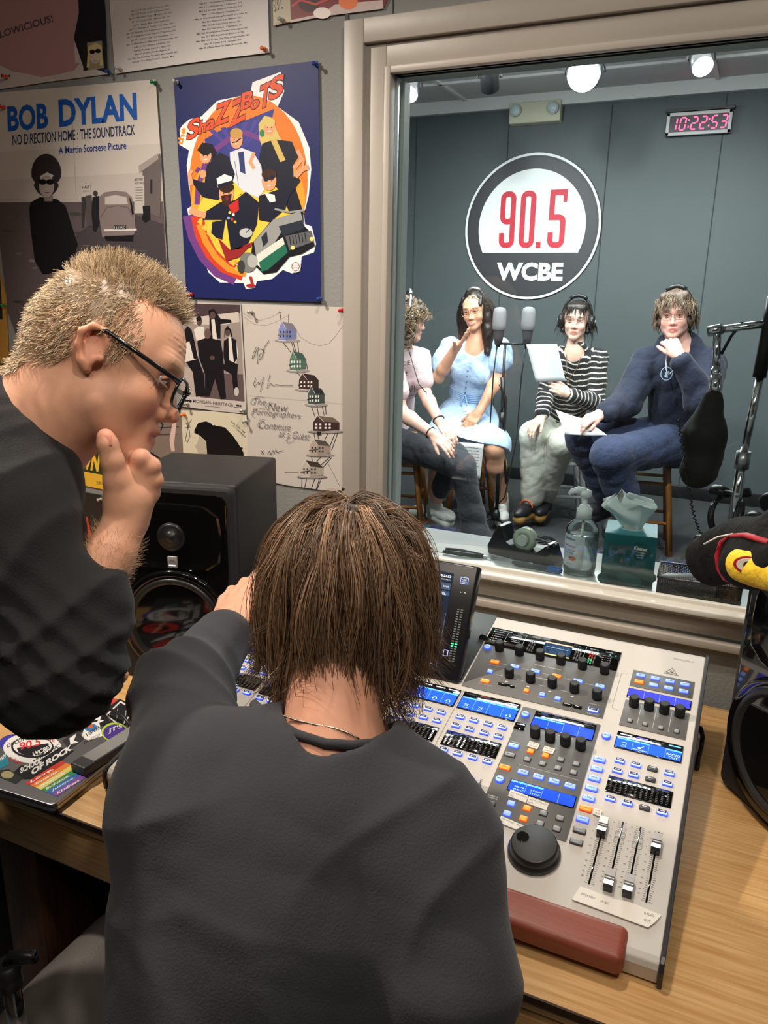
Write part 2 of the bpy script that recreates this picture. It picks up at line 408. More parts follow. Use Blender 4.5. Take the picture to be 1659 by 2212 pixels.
def face_cols(base, lip, T, R, s=1.0, brow=None, blush=.25, ear=.25):
    """colour of the skin itself, lips and brows included, in head space"""
    base = np.array(base); lip = np.array(lip)
    def f(V):
        q = ((V-T)@R)/s; c = np.tile(base, (len(V), 1))
        def w(c0, r): return np.clip(1.3-np.sqrt((((q-np.array(c0))/np.array(r))**2).sum(1)), 0, 1)[:, None]
        red = base*np.array([1.12, .72, .68])
        for y in (1, -1):
            a = w((.075, .04*y, -.03), (.03, .024, .024))*blush; c = c*(1-a)+red*a
            a = w((-.008, .085*y, .004), (.03, .018, .04))*ear; c = c*(1-a)+red*a
        a = w((.11, 0, -.03), (.018, .018, .016))*blush; c = c*(1-a)+red*a
        a = np.clip(w((.099, 0, -.066), (.014, .023, .0125))*2.5, 0, 1)*.85; c = c*(1-a)+lip*a
        if brow is not None:
            for y in (1, -1):
                a = np.clip(w((.086, .031*y, .031), (.02, .024, .0055))*2, 0, 1)*.75; c = c*(1-a)+np.array(brow)*a
        return c
    return f
def eyes(T, R, s, parent, local, iris, lash=(.02, .015, .012), lid=.35, skin=None):
    """eyeballs, each with its iris, sitting in the sockets"""
    for y in (1, -1):
        mb = MB(); c = Vector(R@(np.array([.0785, .031*y, .007])*s)+T-local)
        M = Matrix.Translation(c) @ Matrix([list(r) for r in (R@rotm(0, math.radians(90), 0))]).to_4x4()
        r = .0120*s; mb.m = 0; mb.lathe([(r*math.sin(a), r*math.cos(a)) for a in [math.pi*k/12 for k in range(12, 0, -1)]]+[(1e-6, r)], 18, M)
        mb.m = 1; mb.lathe([(.0064*s, r*.865), (.0052*s, r*.94), (1e-6, r*1.02)], 16, M)
        mb.m = 2; mb.lathe([(.0026*s, r*1.01), (1e-6, r*1.035)], 12, M)
        mb.build('eye', [M_EYE, iris, M_PUPIL], parent)
        if skin is not None:
            mb = MB()
            for zz, bl in ((.0125, .0030), (-.0045, .0020)):
                mb.tube([Vector(R@(np.array([.0795+.0115*(1-a*a*.75), y*.031+a*.0135, .0045+zz*(1-.75*a*a)])*s)+T-local) for a in (-1, -.66, -.33, 0, .33, .66, 1)], [.0014*s]+[bl*s]*5+[.0014*s], 8)
            mb.build('eyelids', skin, parent)
def hand_prims(wr, d, nrm, curl=(.3, .3, .3, .3), thumb=(.5, .3), side=1, s=1.0, spread=.06, k=.006):
    """wr wrist point, d direction wrist->knuckles, nrm back-of-hand normal, side +1 thumb towards nrm x d"""
    d = np.array(d, float)/np.linalg.norm(d); nrm = np.array(nrm, float); nrm = nrm-d*(nrm@d); nrm /= np.linalg.norm(nrm); l = np.cross(nrm, d)*side
    wr = np.array(wr, float); o = []
    R = np.stack([d, l, nrm], 1)
    o += [cap(wr, wr+d*.03*s, .024*s, .026*s, .02*s)]
    o += [ell(wr+d*.052*s, (.046*s, .038*s, .0135*s), R, .015*s), ell(wr+d*.035*s+l*.020*s-nrm*.006*s, (.03*s, .018*s, .014*s), R, .012*s)]
    ln = [(.044, .026, .022), (.048, .030, .024), (.045, .028, .023), (.036, .022, .020)]
    for i in range(4):
        y = (.030-.020*i)*s; b = wr+d*(.090-.004*abs(i-1))*s+l*y; sp = (1.5-i)*spread
        dd = d*math.cos(sp)+l*math.sin(sp); p = b-d*.025*s; pts = [p, b]; a = 0
        for j in range(3):
            a += curl[i]*(1.0 if j else .9); v = dd*math.cos(a)-nrm*math.sin(a); b = b+v*ln[i][j]*s; pts.append(b)
        r0 = (.0092 if i < 3 else .008)*s; o += chain(pts, [r0*1.0, r0*1.08, r0, r0*.92, r0*.8], k*s)
    a, c = thumb
    t0 = wr+d*.020*s+l*.022*s-nrm*.004*s; v1 = d*math.cos(a)+l*math.sin(a)-nrm*.25; v1 /= np.linalg.norm(v1)
    t1 = t0+v1*.044*s; v2 = v1*math.cos(c)+(d*.8-nrm*.6)*math.sin(c); v2 /= np.linalg.norm(v2); t2 = t1+v2*.034*s; t3 = t2+(v2*.9+d*.1)*.026*s
    o += chain([t0, t1, t2, t3], [.015*s, .0115*s, .0105*s, .0085*s], .009*s)
    return o
# ------------------------------------------------------------------ materials
M_PRINT = mat('printed_paper', attr='Col', rough=.42, spec=.4)
M_PAPER = mat('paper', srgb(214, 208, 200), rough=.6)
M_EYE = mat('eye_white', (.50, .46, .43), rough=.2); M_PUPIL = mat('pupil', (.01, .01, .01), rough=.1)
M_IRISB = mat('iris_brown', (.10, .05, .025), rough=.12); M_IRISG = mat('iris_grey', (.12, .16, .18), rough=.12)
M_SKIN = mat('skin', attr='Col', rough=.48, spec=.4, sub=.12, noise=(60, .12), bump=(700, .05))
M_WALL = mat('grey_wall', srgb(134, 135, 132), rough=.8, bump=(140, .12), noise=(6, .05))
M_TRIM = mat('beige_gloss_paint', srgb(166, 158, 148), rough=.42, bump=(9, .15), noise=(5, .04))
M_TRIMW = mat('white_gloss_paint', srgb(205, 208, 205), rough=.3, bump=(12, .1))
M_DARKWALL = mat('slate_wall', srgb(76, 84, 86), rough=.55, bump=(30, .05), noise=(4, .08))
M_CEIL = mat('ceiling_white', srgb(190, 192, 190), rough=.85, bump=(180, .2))
M_GRID = mat('ceiling_grid', srgb(205, 206, 204), rough=.5)
M_BLACK = mat('black_plastic', (.012, .012, .013), rough=.35); M_BLACKM = mat('black_matte', (.02, .02, .021), rough=.7, bump=(500, .1))
M_GLOSS = mat('gloss_black', (.004, .004, .004), rough=.05, spec=.7, coat=.6)
M_RUBBER = mat('rubber', (.018, .018, .018), rough=.6)
M_CHROME = mat('chrome', (.78, .78, .78), rough=.12, metal=1); M_ALU = mat('aluminium', (.55, .55, .56), rough=.32, metal=1)
M_CARPET = mat('carpet', srgb(72, 74, 76), rough=.95, noise=(60, .55, (1, 12, 1)), bump=(300, .5))
def wood_mat(name, c1, c2, scale=1.0, axis=0, rough=.35, amp=.07):
    m = mat(name, c1, rough=rough); nt = m.node_tree; b = nt.nodes['Principled BSDF']
    tc = nt.nodes.new('ShaderNodeTexCoord'); mp = nt.nodes.new('ShaderNodeMapping')
    st = [26, 26, 26]; st[axis] = 1.1; mp.inputs['Scale'].default_value = [k*scale for k in st]
    n1 = nt.nodes.new('ShaderNodeTexNoise'); n1.inputs['Scale'].default_value = 1.6; n1.inputs['Detail'].default_value = 3; n1.inputs['Distortion'].default_value = 1.5
    n2 = nt.nodes.new('ShaderNodeTexNoise'); n2.inputs['Scale'].default_value = 9; n2.inputs['Detail'].default_value = 6
    wv = nt.nodes.new('ShaderNodeMath'); wv.operation = 'SINE'; ml = nt.nodes.new('ShaderNodeMath'); ml.operation = 'MULTIPLY'; ml.inputs[1].default_value = 34
    nt.links.new(tc.outputs['Object'], mp.inputs[0]); nt.links.new(mp.outputs[0], n1.inputs[0]); nt.links.new(mp.outputs[0], n2.inputs[0])
    nt.links.new(n1.outputs['Fac'], ml.inputs[0]); nt.links.new(ml.outputs[0], wv.inputs[0])
    ad = nt.nodes.new('ShaderNodeMath'); ad.operation = 'MULTIPLY_ADD'; ad.inputs[1].default_value = amp; nt.links.new(wv.outputs[0], ad.inputs[0]); nt.links.new(n2.outputs['Fac'], ad.inputs[2])
    rp = nt.nodes.new('ShaderNodeValToRGB'); rp.color_ramp.elements[0].position = .25; rp.color_ramp.elements[1].position = .75
    rp.color_ramp.elements[0].color = (*c2, 1); rp.color_ramp.elements[1].color = (*c1, 1)
    nt.links.new(ad.outputs[0], rp.inputs[0]); nt.links.new(rp.outputs[0], b.inputs['Base Color'])
    bp = nt.nodes.new('ShaderNodeBump'); bp.inputs['Strength'].default_value = .06; nt.links.new(n2.outputs['Fac'], bp.inputs['Height']); nt.links.new(bp.outputs[0], b.inputs['Normal'])
    return m
M_OAK = wood_mat('oak_laminate', srgb(210, 170, 116), srgb(180, 134, 80), 1.0, 0)
M_STOOL = wood_mat('stool_wood', srgb(176, 116, 56), srgb(128, 78, 34), 2.0, 2)
M_MAHOG = wood_mat('mahogany', srgb(146, 76, 58), srgb(128, 62, 47), 2.4, 0, .45, .05)
def glass_mat(name, tint=(.9, .96, .95), refl=1.0, ior=1.5):
    m = bpy.data.materials.new(name); m.use_nodes = True; nt = m.node_tree; nt.nodes.clear()
    o = nt.nodes.new('ShaderNodeOutputMaterial'); t = nt.nodes.new('ShaderNodeBsdfTransparent'); g = nt.nodes.new('ShaderNodeBsdfGlossy'); g.inputs['Roughness'].default_value = .0
    t.inputs[0].default_value = (*tint, 1); g.inputs[0].default_value = (refl, refl, refl, 1); f = nt.nodes.new('ShaderNodeFresnel'); f.inputs[0].default_value = ior
    x = nt.nodes.new('ShaderNodeMixShader'); nt.links.new(f.outputs[0], x.inputs[0]); nt.links.new(t.outputs[0], x.inputs[1]); nt.links.new(g.outputs[0], x.inputs[2]); nt.links.new(x.outputs[0], o.inputs[0])
    return m
M_GLASS = glass_mat('window_glass', (.93, .97, .96))
M_CLEAR = glass_mat('clear_plastic', (.93, .96, .95), ior=1.42)
M_LENS = glass_mat('spectacle_lens', (.86, .88, .92), ior=1.5)

def struct(name, mb, m, bevel=0): return tag(mb.build(name, m, bevel=bevel), None, None, None, 'structure')
# ------------------------------------------------------------------ control room shell
GX0, GX1, GZ0, GZ1 = -.735, .75, .937, 1.966       # window opening
YW = 1.60
w = MB()
w.box((-2.17, 1.635, 1.4), (2.86, .07, 2.8)); w.box((1.13, 1.635, 1.4), (.76, .07, 2.8))
w.box(((GX0+GX1)/2, 1.635, GZ0/2), (GX1-GX0, .07, GZ0)); w.box(((GX0+GX1)/2, 1.635, (GZ1+2.8)/2), (GX1-GX0, .07, 2.8-GZ1))
struct('wall_front', w, M_WALL)
w = MB(); w.box((-3.63, -.6, 1.4), (.06, 4.5, 2.8)); struct('wall_left', w, M_WALL)
w = MB(); w.box((1.54, -.6, 1.4), (.06, 4.5, 2.8)); struct('wall_right', w, M_WALL)
w = MB(); w.box((-1.05, -2.85, 1.4), (5.2, .06, 2.8)); struct('wall_back', w, mat('dark_back_wall', srgb(96, 84, 78), rough=.8))
w = MB(); w.box((-1.05, -.6, 2.83), (5.2, 4.5, .06)); struct('ceiling_1', w, M_CEIL).name = 'ceiling'
w = MB(); w.box((-1.05, 1.7, -.03), (7.4, 9.6, .06)); struct('floor', w, M_CARPET)
# wall seam above the window trim
w = MB(); w.box((-.84, YW-.001, 2.3), (.006, .004, .5)); struct('trim_1', w, mat('dark_wall_seam', (.10, .10, .10), rough=.9))
# painted window trim: stepped casing all round
def casing(name, steps, m):
    """steps: (inner offset, outer offset, y front)"""
    mb = MB()
    for (a, b, yf, dz) in steps:
        x0, x1, z0, z1 = GX0-b, GX1+b, GZ0-b-dz, GZ1+b; ix0, ix1, iz0, iz1 = GX0-a, GX1+a, GZ0-a, GZ1+a; d = YW+.03-yf; yc = yf+d/2
        mb.box(((x0+ix0)/2, yc, (z0+z1)/2), (ix0-x0, d, z1-z0), bev=.002); mb.box(((x1+ix1)/2, yc, (z0+z1)/2), (x1-ix1, d, z1-z0), bev=.002)
        mb.box(((ix0+ix1)/2, yc, (iz1+z1)/2), (ix1-ix0+.001, d, z1-iz1), bev=.002); mb.box(((ix0+ix1)/2, yc, (iz0+z0)/2), (ix1-ix0+.001, d, iz0-z0), bev=.002)
    return struct(name, mb, m)
casing('trim_2', [(.058, .103, YW-.020, -.028), (.012, .060, YW-.008, -.01), (.0, .014, YW-.014, 0)], M_TRIM)
w = MB(); w.box(((GX0+GX1)/2, 1.585, .940), (GX1-GX0+.02, .036, .014), bev=.003); w.box(((GX0+GX1)/2, 1.602, .947), (GX1-GX0-.001, .012, .018), bev=.002); struct('trim_3', w, mat('sill_edge', srgb(200, 196, 186), rough=.35))
w = MB()      # far side sill, seen through the glass
w.box(((GX0+GX1)/2, 1.745, .925), (GX1-GX0-.004, .235, .026), bev=.002); struct('trim_4', w, M_TRIMW)
w = MB(); w.box((GX0-.012, 1.668, (GZ0+GZ1)/2), (.03, .03, GZ1-GZ0)); w.box((GX0-.001, 1.624, (GZ0+GZ1)/2), (.006, .012, GZ1-GZ0), bev=.001); struct('trim_5', w, M_TRIMW)
w = MB(); w.box(((GX0+GX1)/2, 1.612, (GZ0+GZ1)/2), (GX1-GX0, .006, GZ1-GZ0)); struct('window_1', w, M_GLASS)
# ------------------------------------------------------------------ studio shell beyond the glass
YB = 6.45
w = MB(); w.box((-1.4, YB+.03, 1.5), (7.4, .06, 3.0)); struct('wall_studio_back', w, M_DARKWALL)
w = MB(); w.box((-4.6, 4.06, 1.5), (.06, 4.8, 3.0)); struct('wall_studio_left', w, M_DARKWALL)
w = MB(); w.box((2.1, 4.06, 1.5), (.06, 4.8, 3.0)); struct('wall_studio_right', w, M_DARKWALL)
w = MB(); w.box((-1.25, 4.06, 3.03), (6.9, 4.8, .06)); struct('ceiling_studio', w, M_CEIL)
w = MB()
for i in range(8): w.box((-4.4+i*.92+.25, 4.05, 2.992), (.028, 4.7, .016))
for y in (2.2, 3.42, 4.64, 5.86): w.box((-1.25, y, 2.992), (6.7, .028, .016))
w.box((-1.4, YB-.03, 2.955), (7.0, .05, .09))
struct('trim_6', w, M_GRID)
w = MB(); w.box((-1.4, YB-.012, .05), (6.9, .02, .10), bev=.003); struct('baseboard_studio', w, M_BLACK)
w = MB()
for i in range(9): w.box((-4.3+i*.78, YB-.001, 1.5), (.008, .004, 2.9))
struct('trim_7', w, mat('panel_joint', srgb(52, 58, 62), rough=.8))

# ------------------------------------------------------------------ round station sign on the studio wall
def wall_frame(y, step=.0004): return lambda a, b, l: (a, y-.0002-step*l, b)
cx, cz = -.2683*YB+0, CAMZ+.0775*YB; R0 = .0853*YB
sg = MB(); sg.m = 0; M = Matrix.Translation((cx, YB-.012, cz)) @ Matrix.Rotation(math.radians(90), 4, 'X')
sg.lathe([(R0, -.012), (R0, .002), (R0-.004, .004), (1e-6, .004)], 72, M, False)
sign = sg.build('station_sign', mat('sign_black', srgb(52, 52, 56), rough=.45)); tag(sign, 'round black and white 90.5 station sign on the dark studio wall', 'sign')
WH = srgb(232, 236, 234); RED = srgb(196, 34, 54)
A = Art(wall_frame(YB-.0162, .0006))
A.stroke([(cx+(R0-.012)*math.cos(t), cz+(R0-.012)*math.sin(t)) for t in [2*math.pi*k/72 for k in range(72)]], .018, WH, True)
A.stroke([(cx+(R0-.032)*math.cos(t), cz+(R0-.032)*math.sin(t)) for t in [2*math.pi*k/72 for k in range(72)]], .004, srgb(40, 40, 44), True)
ri = R0*.785; zb = P(1150, 546, y=YB).z; a0 = math.asin((zb-cz)/ri)
A.poly([(cx+ri*math.cos(t), cz+ri*math.sin(t)) for t in [a0+(math.pi-2*a0)*k/48 for k in range(49)]], WH)
def rrect(x0, z0, x1, z1, r, n=5, open_=None):
    o = []
    for (x, z, a) in ((x1-r, z1-r, 0), (x0+r, z1-r, 90), (x0+r, z0+r, 180), (x1-r, z0+r, 270)):
        o += [(x+r*math.cos(math.radians(a+90*k/n)), z+r*math.sin(math.radians(a+90*k/n))) for k in range(n+1)]
    return o
zt = P(1150, 412, y=YB).z; zd = P(1150, 536, y=YB).z; W9 = .042; hz = zt-zd
def px2x(px, py=480): return P(px, py, y=YB).x
x0, x1 = px2x(1081), px2x(1114)
A.stroke(rrect(x0+W9/2, zt-hz*.58+W9/2, x1-W9/2, zt-W9/2, .036), W9, RED, True)
A.stroke([(x1-W9/2, zt-hz*.3), (x1-W9/2, zd+.06)]+[(x1-W9/2-.034+.034*math.cos(math.radians(a)), zd+W9/2+.034+.034*math.sin(math.radians(a))) for a in (0, -30, -60, -90)][0:]+[(x0+W9/2+.034+.034*math.cos(math.radians(a)), zd+W9/2+.034+.034*math.sin(math.radians(a))) for a in (-90, -120, -150, -180)]+[(x0+W9/2, zd+hz*.27)], W9, RED)
x0, x1 = px2x(1124), px2x(1157)
A.stroke(rrect(x0+W9/2, zd+W9/2, x1-W9/2, zt-W9/2, .036), W9, RED, True)
A.poly([(px2x(1162), zd), (px2x(1172), zd), (px2x(1172), zd+.048), (px2x(1162), zd+.048)], RED)
x0, x1 = px2x(1186), px2x(1223)
A.stroke([(x1, zt-W9/2), (x0+W9/2, zt-W9/2), (x0+W9/2, zt-hz*.47), (x1-W9/2-.034, zt-hz*.47+.0)]+[(x1-W9/2-.034+.034*math.sin(math.radians(a)), zt-hz*.47-.034+.034*math.cos(math.radians(a))) for a in (30, 60, 90)]+[(x1-W9/2-.034+.034*math.cos(math.radians(a)), zd+W9/2+.034+.034*math.sin(math.radians(a))) for a in (0, -30, -60, -90)]+[(x0+W9/2+.034+.034*math.cos(math.radians(a)), zd+W9/2+.034+.034*math.sin(math.radians(a))) for a in (-90, -120, -150, -180)]+[(x0+W9/2, zd+hz*.27)], W9, RED)
A.poly([(x1, zt), (x1, zt-.09), (x1-.03, zt-.09), (x1-.03, zt)], RED)
pa, pb = P(1073, 606, y=YB), P(1216, 606, y=YB); A.text('WCBE', (pa.x, pa.z), (pb.x, pa.z), P(1150, 566, y=YB).z-P(1150, 606, y=YB).z, WH, .045)
A.build('sign_print', mat('sign_print', attr='Col', rough=.5), sign)
# the sign mesh is stored around the world origin: keep both together
# ------------------------------------------------------------------ wall clock
p0, p1 = P(1437, 293, y=YB-.05), P(1584, 237, y=YB-.05); ccx, ccz = (p0.x+p1.x)/2, (p0.z+p1.z)/2; cw, ch = abs(p1.x-p0.x), .150
ck = empty('digital_clock', (ccx, YB, ccz), 'wide digital wall clock with red numerals reading 10:22:53', 'clock')
mb = MB(); t = .022
for (a, b, c, d) in ((0, ch/2-t/2, cw, t), (0, -ch/2+t/2, cw, t), (-cw/2+t/2, 0, t, ch), (cw/2-t/2, 0, t, ch)): mb.box((a, -.045, b), (c, .03, d), bev=.002)
mb.build('frame', mat('clock_frame', srgb(190, 190, 188), rough=.4), ck)
mb = MB(); mb.box((0, -.03, 0), (cw-.02, .05, ch-.01)); mb.box((0, -.035, ch/2+.014), (cw+.02, .07, .02)); mb.build('case', M_BLACK, ck)
SEG = {'0': 'abcdef', '1': 'bc', '2': 'abged', '3': 'abgcd', '5': 'afgcd'}
M_LED = mat('red_led', (.5, .02, .08), emit=(1, .06, .16), es=5)
dw, dh = .036, .078; xs = [-.165, -.105, -.028, .032, .105, .165]
for x, c in zip(xs, '102253'):
    mb = MB()
    seg = {'a': (0, 1, 1, 1), 'b': (1, 1, 1, .5), 'c': (1, .5, 1, 0), 'd': (0, 0, 1, 0), 'e': (0, .5, 0, 0), 'f': (0, 1, 0, .5), 'g': (0, .5, 1, .5)}
    for s_ in SEG[c]:
        a, b, c2, d2 = seg[s_]; q0 = Vector(((a-.5)*dw+x, 0, (b-.5)*dh)); q1 = Vector(((c2-.5)*dw+x, 0, (d2-.5)*dh)); q0.x += q0.z*.12; q1.x += q1.z*.12
        dv = (q1-q0).normalized()*.005; M = Matrix.Translation((0, -.056, 0)); mb.tube([q0+dv, q1-dv], .0046, 6, True, M)
    mb.build('numeral', M_LED, ck)
for x in (-.066, .069):
    for z in (-.022, .022): mb = MB(); mb.box((x, -.056, z), (.009, .004, .010)); mb.build('colon_dot', M_LED, ck)
# ------------------------------------------------------------------ emergency light
p0, p1 = P(1099, 270, y=YB-.06), P(1213, 216, y=YB-.06); ex, ez = (p0.x+p1.x)/2, (p0.z+p1.z)/2; ew = p1.x-p0.x; eh = .155
el = empty('emergency_light', (ex, YB, ez), 'cream emergency light unit with two round lamps on the studio wall', 'emergency light')
mb = MB(); mb.prism([(-ew/2, -.001, eh/2), (-ew/2, -.001, -eh/2), (-ew/2, -.07, -eh/2+.01), (-ew/2, -.075, eh/2)], (ew, 0, 0)); mb.build('housing', mat('cream_plastic', srgb(196, 194, 170), rough=.45), el, bevel=.008)
for s in (-1, 1):
    mb = MB(); M = Matrix.Translation((s*(ew/2-.055), -.072, .02)) @ Matrix.Rotation(math.radians(90), 4, 'X')
    mb.m = 0; mb.lathe([(.045, -.005), (.045, .02), (.04, .026), (.036, .02)], 24, M); mb.m = 1; mb.lathe([(.036, .018), (.03, .026), (1e-6, .03)], 20, M)
    mb.build('lamp_head', [mat('cream_plastic_rim', srgb(170, 175, 170), rough=.4), mat('lamp_lens', (.55, .65, .68), rough=.15, spec=.8)], el)
# ------------------------------------------------------------------ studio spotlights
M_LAMP = mat('lit_lamp', (1, 1, 1), emit=(1, .98, .93), es=60)
def can(px, py, d, to, lab, lit, name='spotlight', r=.055):
    p = P(px, py, d=d); p.z = min(p.z, 2.9); e = empty(name, p, lab, 'spotlight', 'ceiling spotlights')
    q = (Vector(to)-p).to_track_quat('Z', 'Y').to_matrix().to_4x4()
    mb = MB(); mb.lathe([(.018, -.16), (.042, -.14), (r, -.09), (r, .03), (r-.005, .03), (r-.007, .0)], 24, q); mb.build('shade', M_BLACK, e)
    mb = MB(); mb.tube([q @ Vector((r+.004, 0, -.04)), q @ Vector((r+.02, 0, -.04)), Vector((r*.6, 0, (2.975-p.z)*.7)), Vector((0, 0, 2.975-p.z)), Vector((-r*.6, 0, (2.975-p.z)*.7)), q @ Vector((-r-.02, 0, -.04)), q @ Vector((-r-.004, 0, -.04))], .005, 8); mb.build('yoke', M_BLACK, e)
    if lit:
        l_ = bpy.data.lights.new('bulb_glow', 'POINT'); l_.energy = 42; l_.shadow_soft_size = .05; l_.color = (.95, .98, 1); lo = bpy.data.objects.new('bulb_glow', l_); COL.objects.link(lo); lo.parent = e; lo.location = q @ Vector((0, 0, .09))
    mb = MB(); mb.lathe([(r-.008, .018), (r*.5, .024), (1e-6, .026)], 20, q); mb.build('bulb', M_LAMP if lit else mat('dark_bulb', (.2, .2, .2), rough=.2), e)
can(1262, 160, 5.0, (-.8, 1.0, 1.6), 'glaring lit ceiling spotlight above the round station sign', True, r=.09)  # can and bulb oversized, so their shape stands in for the glare
can(1516, 138, 5.0, (0.3, 3.0, 1.0), 'lit ceiling spotlight above the digital clock', True)
can(884, 198, 5.2, (-1.6, 3.2, 1.2), 'lit ceiling spotlight in the top left corner of the window', True)
can(1058, 182, 5.3, (-1.9, 6.4, 1.2), 'unlit black ceiling spotlight left of the emergency light', False)
# ------------------------------------------------------------------ desk
TZ = .75
dk = empty('studio_desk', (-1.0, 1.15, 0), 'long light oak studio desk running along the wall under the window', 'desk')
mb = MB(); mb.box((-.02, 0, TZ-.0125), (2.9, .82, .025), bev=.002); mb.build('desk_top', M_OAK, dk)
mb = MB(); mb.box((-.02, -.395, TZ-.066), (2.86, .022, .078), bev=.002); mb.build('apron', M_OAK, dk)
mb = MB(); mb.box((-.02, -.412, TZ-.0045), (2.9, .003, .009)); mb.build('edge_band', mat('dark_edge', srgb(60, 40, 26), rough=.5), dk)
mdk = wood_mat('dark_leg_wood', srgb(92, 60, 40), srgb(60, 38, 26), 1, 2)
for x in (-1.38, -.06, 1.3):
    mb = MB(); mb.box((x, -.31, .33), (.09, .12, .66), bev=.004); mb.build('leg', mdk, dk)
mb = MB(); mb.box((-.02, .36, .36), (2.8, .02, .7)); mb.build('modesty_panel', mdk, dk)

# ------------------------------------------------------------------ mixing console (all measures in its own frame)
SL = .232; TH = math.atan(SL); MO = Vector((-.87, .813, TZ))
mx = empty('mixing_console', MO, 'large silver digital mixing console with blue displays and a wooden armrest', 'mixing console')
M_SILV = mat('console_silver', srgb(196, 190, 182), rough=.42, spec=.4, bump=(900, .02))
M_CGREY = mat('console_grey', srgb(98, 98, 96), rough=.5); M_CDARK = mat('console_dark_rear', srgb(66, 69, 70), rough=.55)
M_LCD = mat('lcd_print', attr='Col', rough=.15); 
_b = M_LCD.node_tree.nodes['Principled BSDF']; _a = [n for n in M_LCD.node_tree.nodes if n.type == 'ATTRIBUTE'][0]
M_LCD.node_tree.links.new(_a.outputs['Color'], _b.inputs['Emission Color']); _b.inputs['Emission Strength'].default_value = .9
def SP(u, v, h=0): return Vector((u/1000, v/1000-h*math.sin(TH), .038+SL*v/1000+h*math.cos(TH)))
def sfr(h0, step=.00002): return lambda a, b, l: SP(a, b, h0+step*l)
RT = (TH, 0, 0)
def slab(u0, v0, u1, v1, h0, h1, m, name, bev=.0006):
    mb = MB(); c = SP((u0+u1)/2, (v0+v1)/2, 0); 
    mb.box((0, 0, (h0+h1)/2), ((u1-u0)/1000, (v1-v0)/1000*math.hypot(1, SL), h1-h0), bev=bev, seg=1)
    return mb.build(name, m, mx, c, RT)
prof = [(.012, .0008), (.004, .004), (0, .026), (.002, .034), (.008, .0395), (.584, .1735), (.597, .170), (.604, .158), (.607, .12), (.607, .004)]
mb = MB(); mb.prism([(.006, y, z) for y, z in prof], (.858, 0, 0)); body = mb.build('chassis', M_SILV, mx, bevel=.0015)
prof2 = [(.008, .0008), (-.001, .003), (-.003, .027), (0, .037), (.007, .0425), (.585, .1765), (.6, .173), (.608, .160), (.611, .12), (.611, .002)]
for x in (0, .864):
    mb = MB(); mb.prism([(x, y, z) for y, z in prof2], (.006, 0, 0)); mb.build('side_cheek', mat('cheek_black', (.03, .028, .03), rough=.3), mx, bevel=.001)
# dark rear bay behind the touch screen
slab(10, 384, 476, 590, -.001, .0016, M_CDARK, 'rear_bay')
# wooden armrest
mb = MB(); pr = [(.030, .0452), (.030, .0490), (.024, .0515), (.000, .0475), (-.012, .042), (-.018, .034), (-.018, .016), (-.013, .011), (-.002, .012), (.01, .03)]
mb = MB(); mb.box((0, 0, 0), (.780, .050, .036), Matrix.Translation(SP(435, 5, -.0095)) @ Matrix.Rotation(TH, 4, 'X'), bev=.010, seg=5); ar = mb.build('armrest', M_MAHOG, mx)
# grey fields
slab(479, 376, 724, 552, .0002, .0012, M_CGREY, 'channel_strip_panel'); slab(595, 125, 724, 361, .0002, .0012, M_CGREY, 'transport_panel')
slab(751, 470, 853, 513, .0002, .0012, M_CGREY, 'key_panel'); slab(751, 371, 853, 433, .0002, .0012, M_CGREY, 'rotary_panel')
slab(8, 330, 34, 366, .0002, .0012, M_CGREY, 'view_panel')
slab(479, 499, 724, 552, .0012, .0018, M_GLOSS, 'meter_glass')
# --- keys
def lit(name, c, e, es, r=.4): return mat(name, c, rough=r, emit=e, es=es)
BLU = lit('key_blue_glow', srgb(60, 90, 230), (.05, .12, 1.0), .9); PALE = lit('key_pale_blue', srgb(150, 178, 235), (.28, .45, 1.0), .55)
WHK = lit('key_white_glow', srgb(180, 200, 250), (.55, .7, 1.0), .75); NAVY = mat('key_navy', srgb(30, 38, 92), rough=.35); ORG = lit('key_orange', srgb(240, 140, 50), (1, .33, .03), .75); ORE = lit('key_orange_glow', srgb(220, 60, 20), (1, .12, .01), .5)
GRK = mat('key_grey', srgb(150, 152, 154), rough=.4); GRE = mat('key_grey_edge', srgb(60, 61, 63), rough=.5); DGK = mat('key_dark_grey', srgb(92, 93, 95), rough=.45); TXW = lit('key_text_white', (.8, .8, .85), (.8, .85, 1), .6); TXN = mat('key_text_navy', srgb(24, 30, 90), rough=.5); TXB = mat('key_text_black', srgb(30, 30, 32), rough=.5)
GRN = lit('key_green', srgb(60, 220, 110), (.05, 1, .25), .7); REDK = lit('key_red', srgb(230, 60, 60), (1, .05, .03), .7)
_km = {}
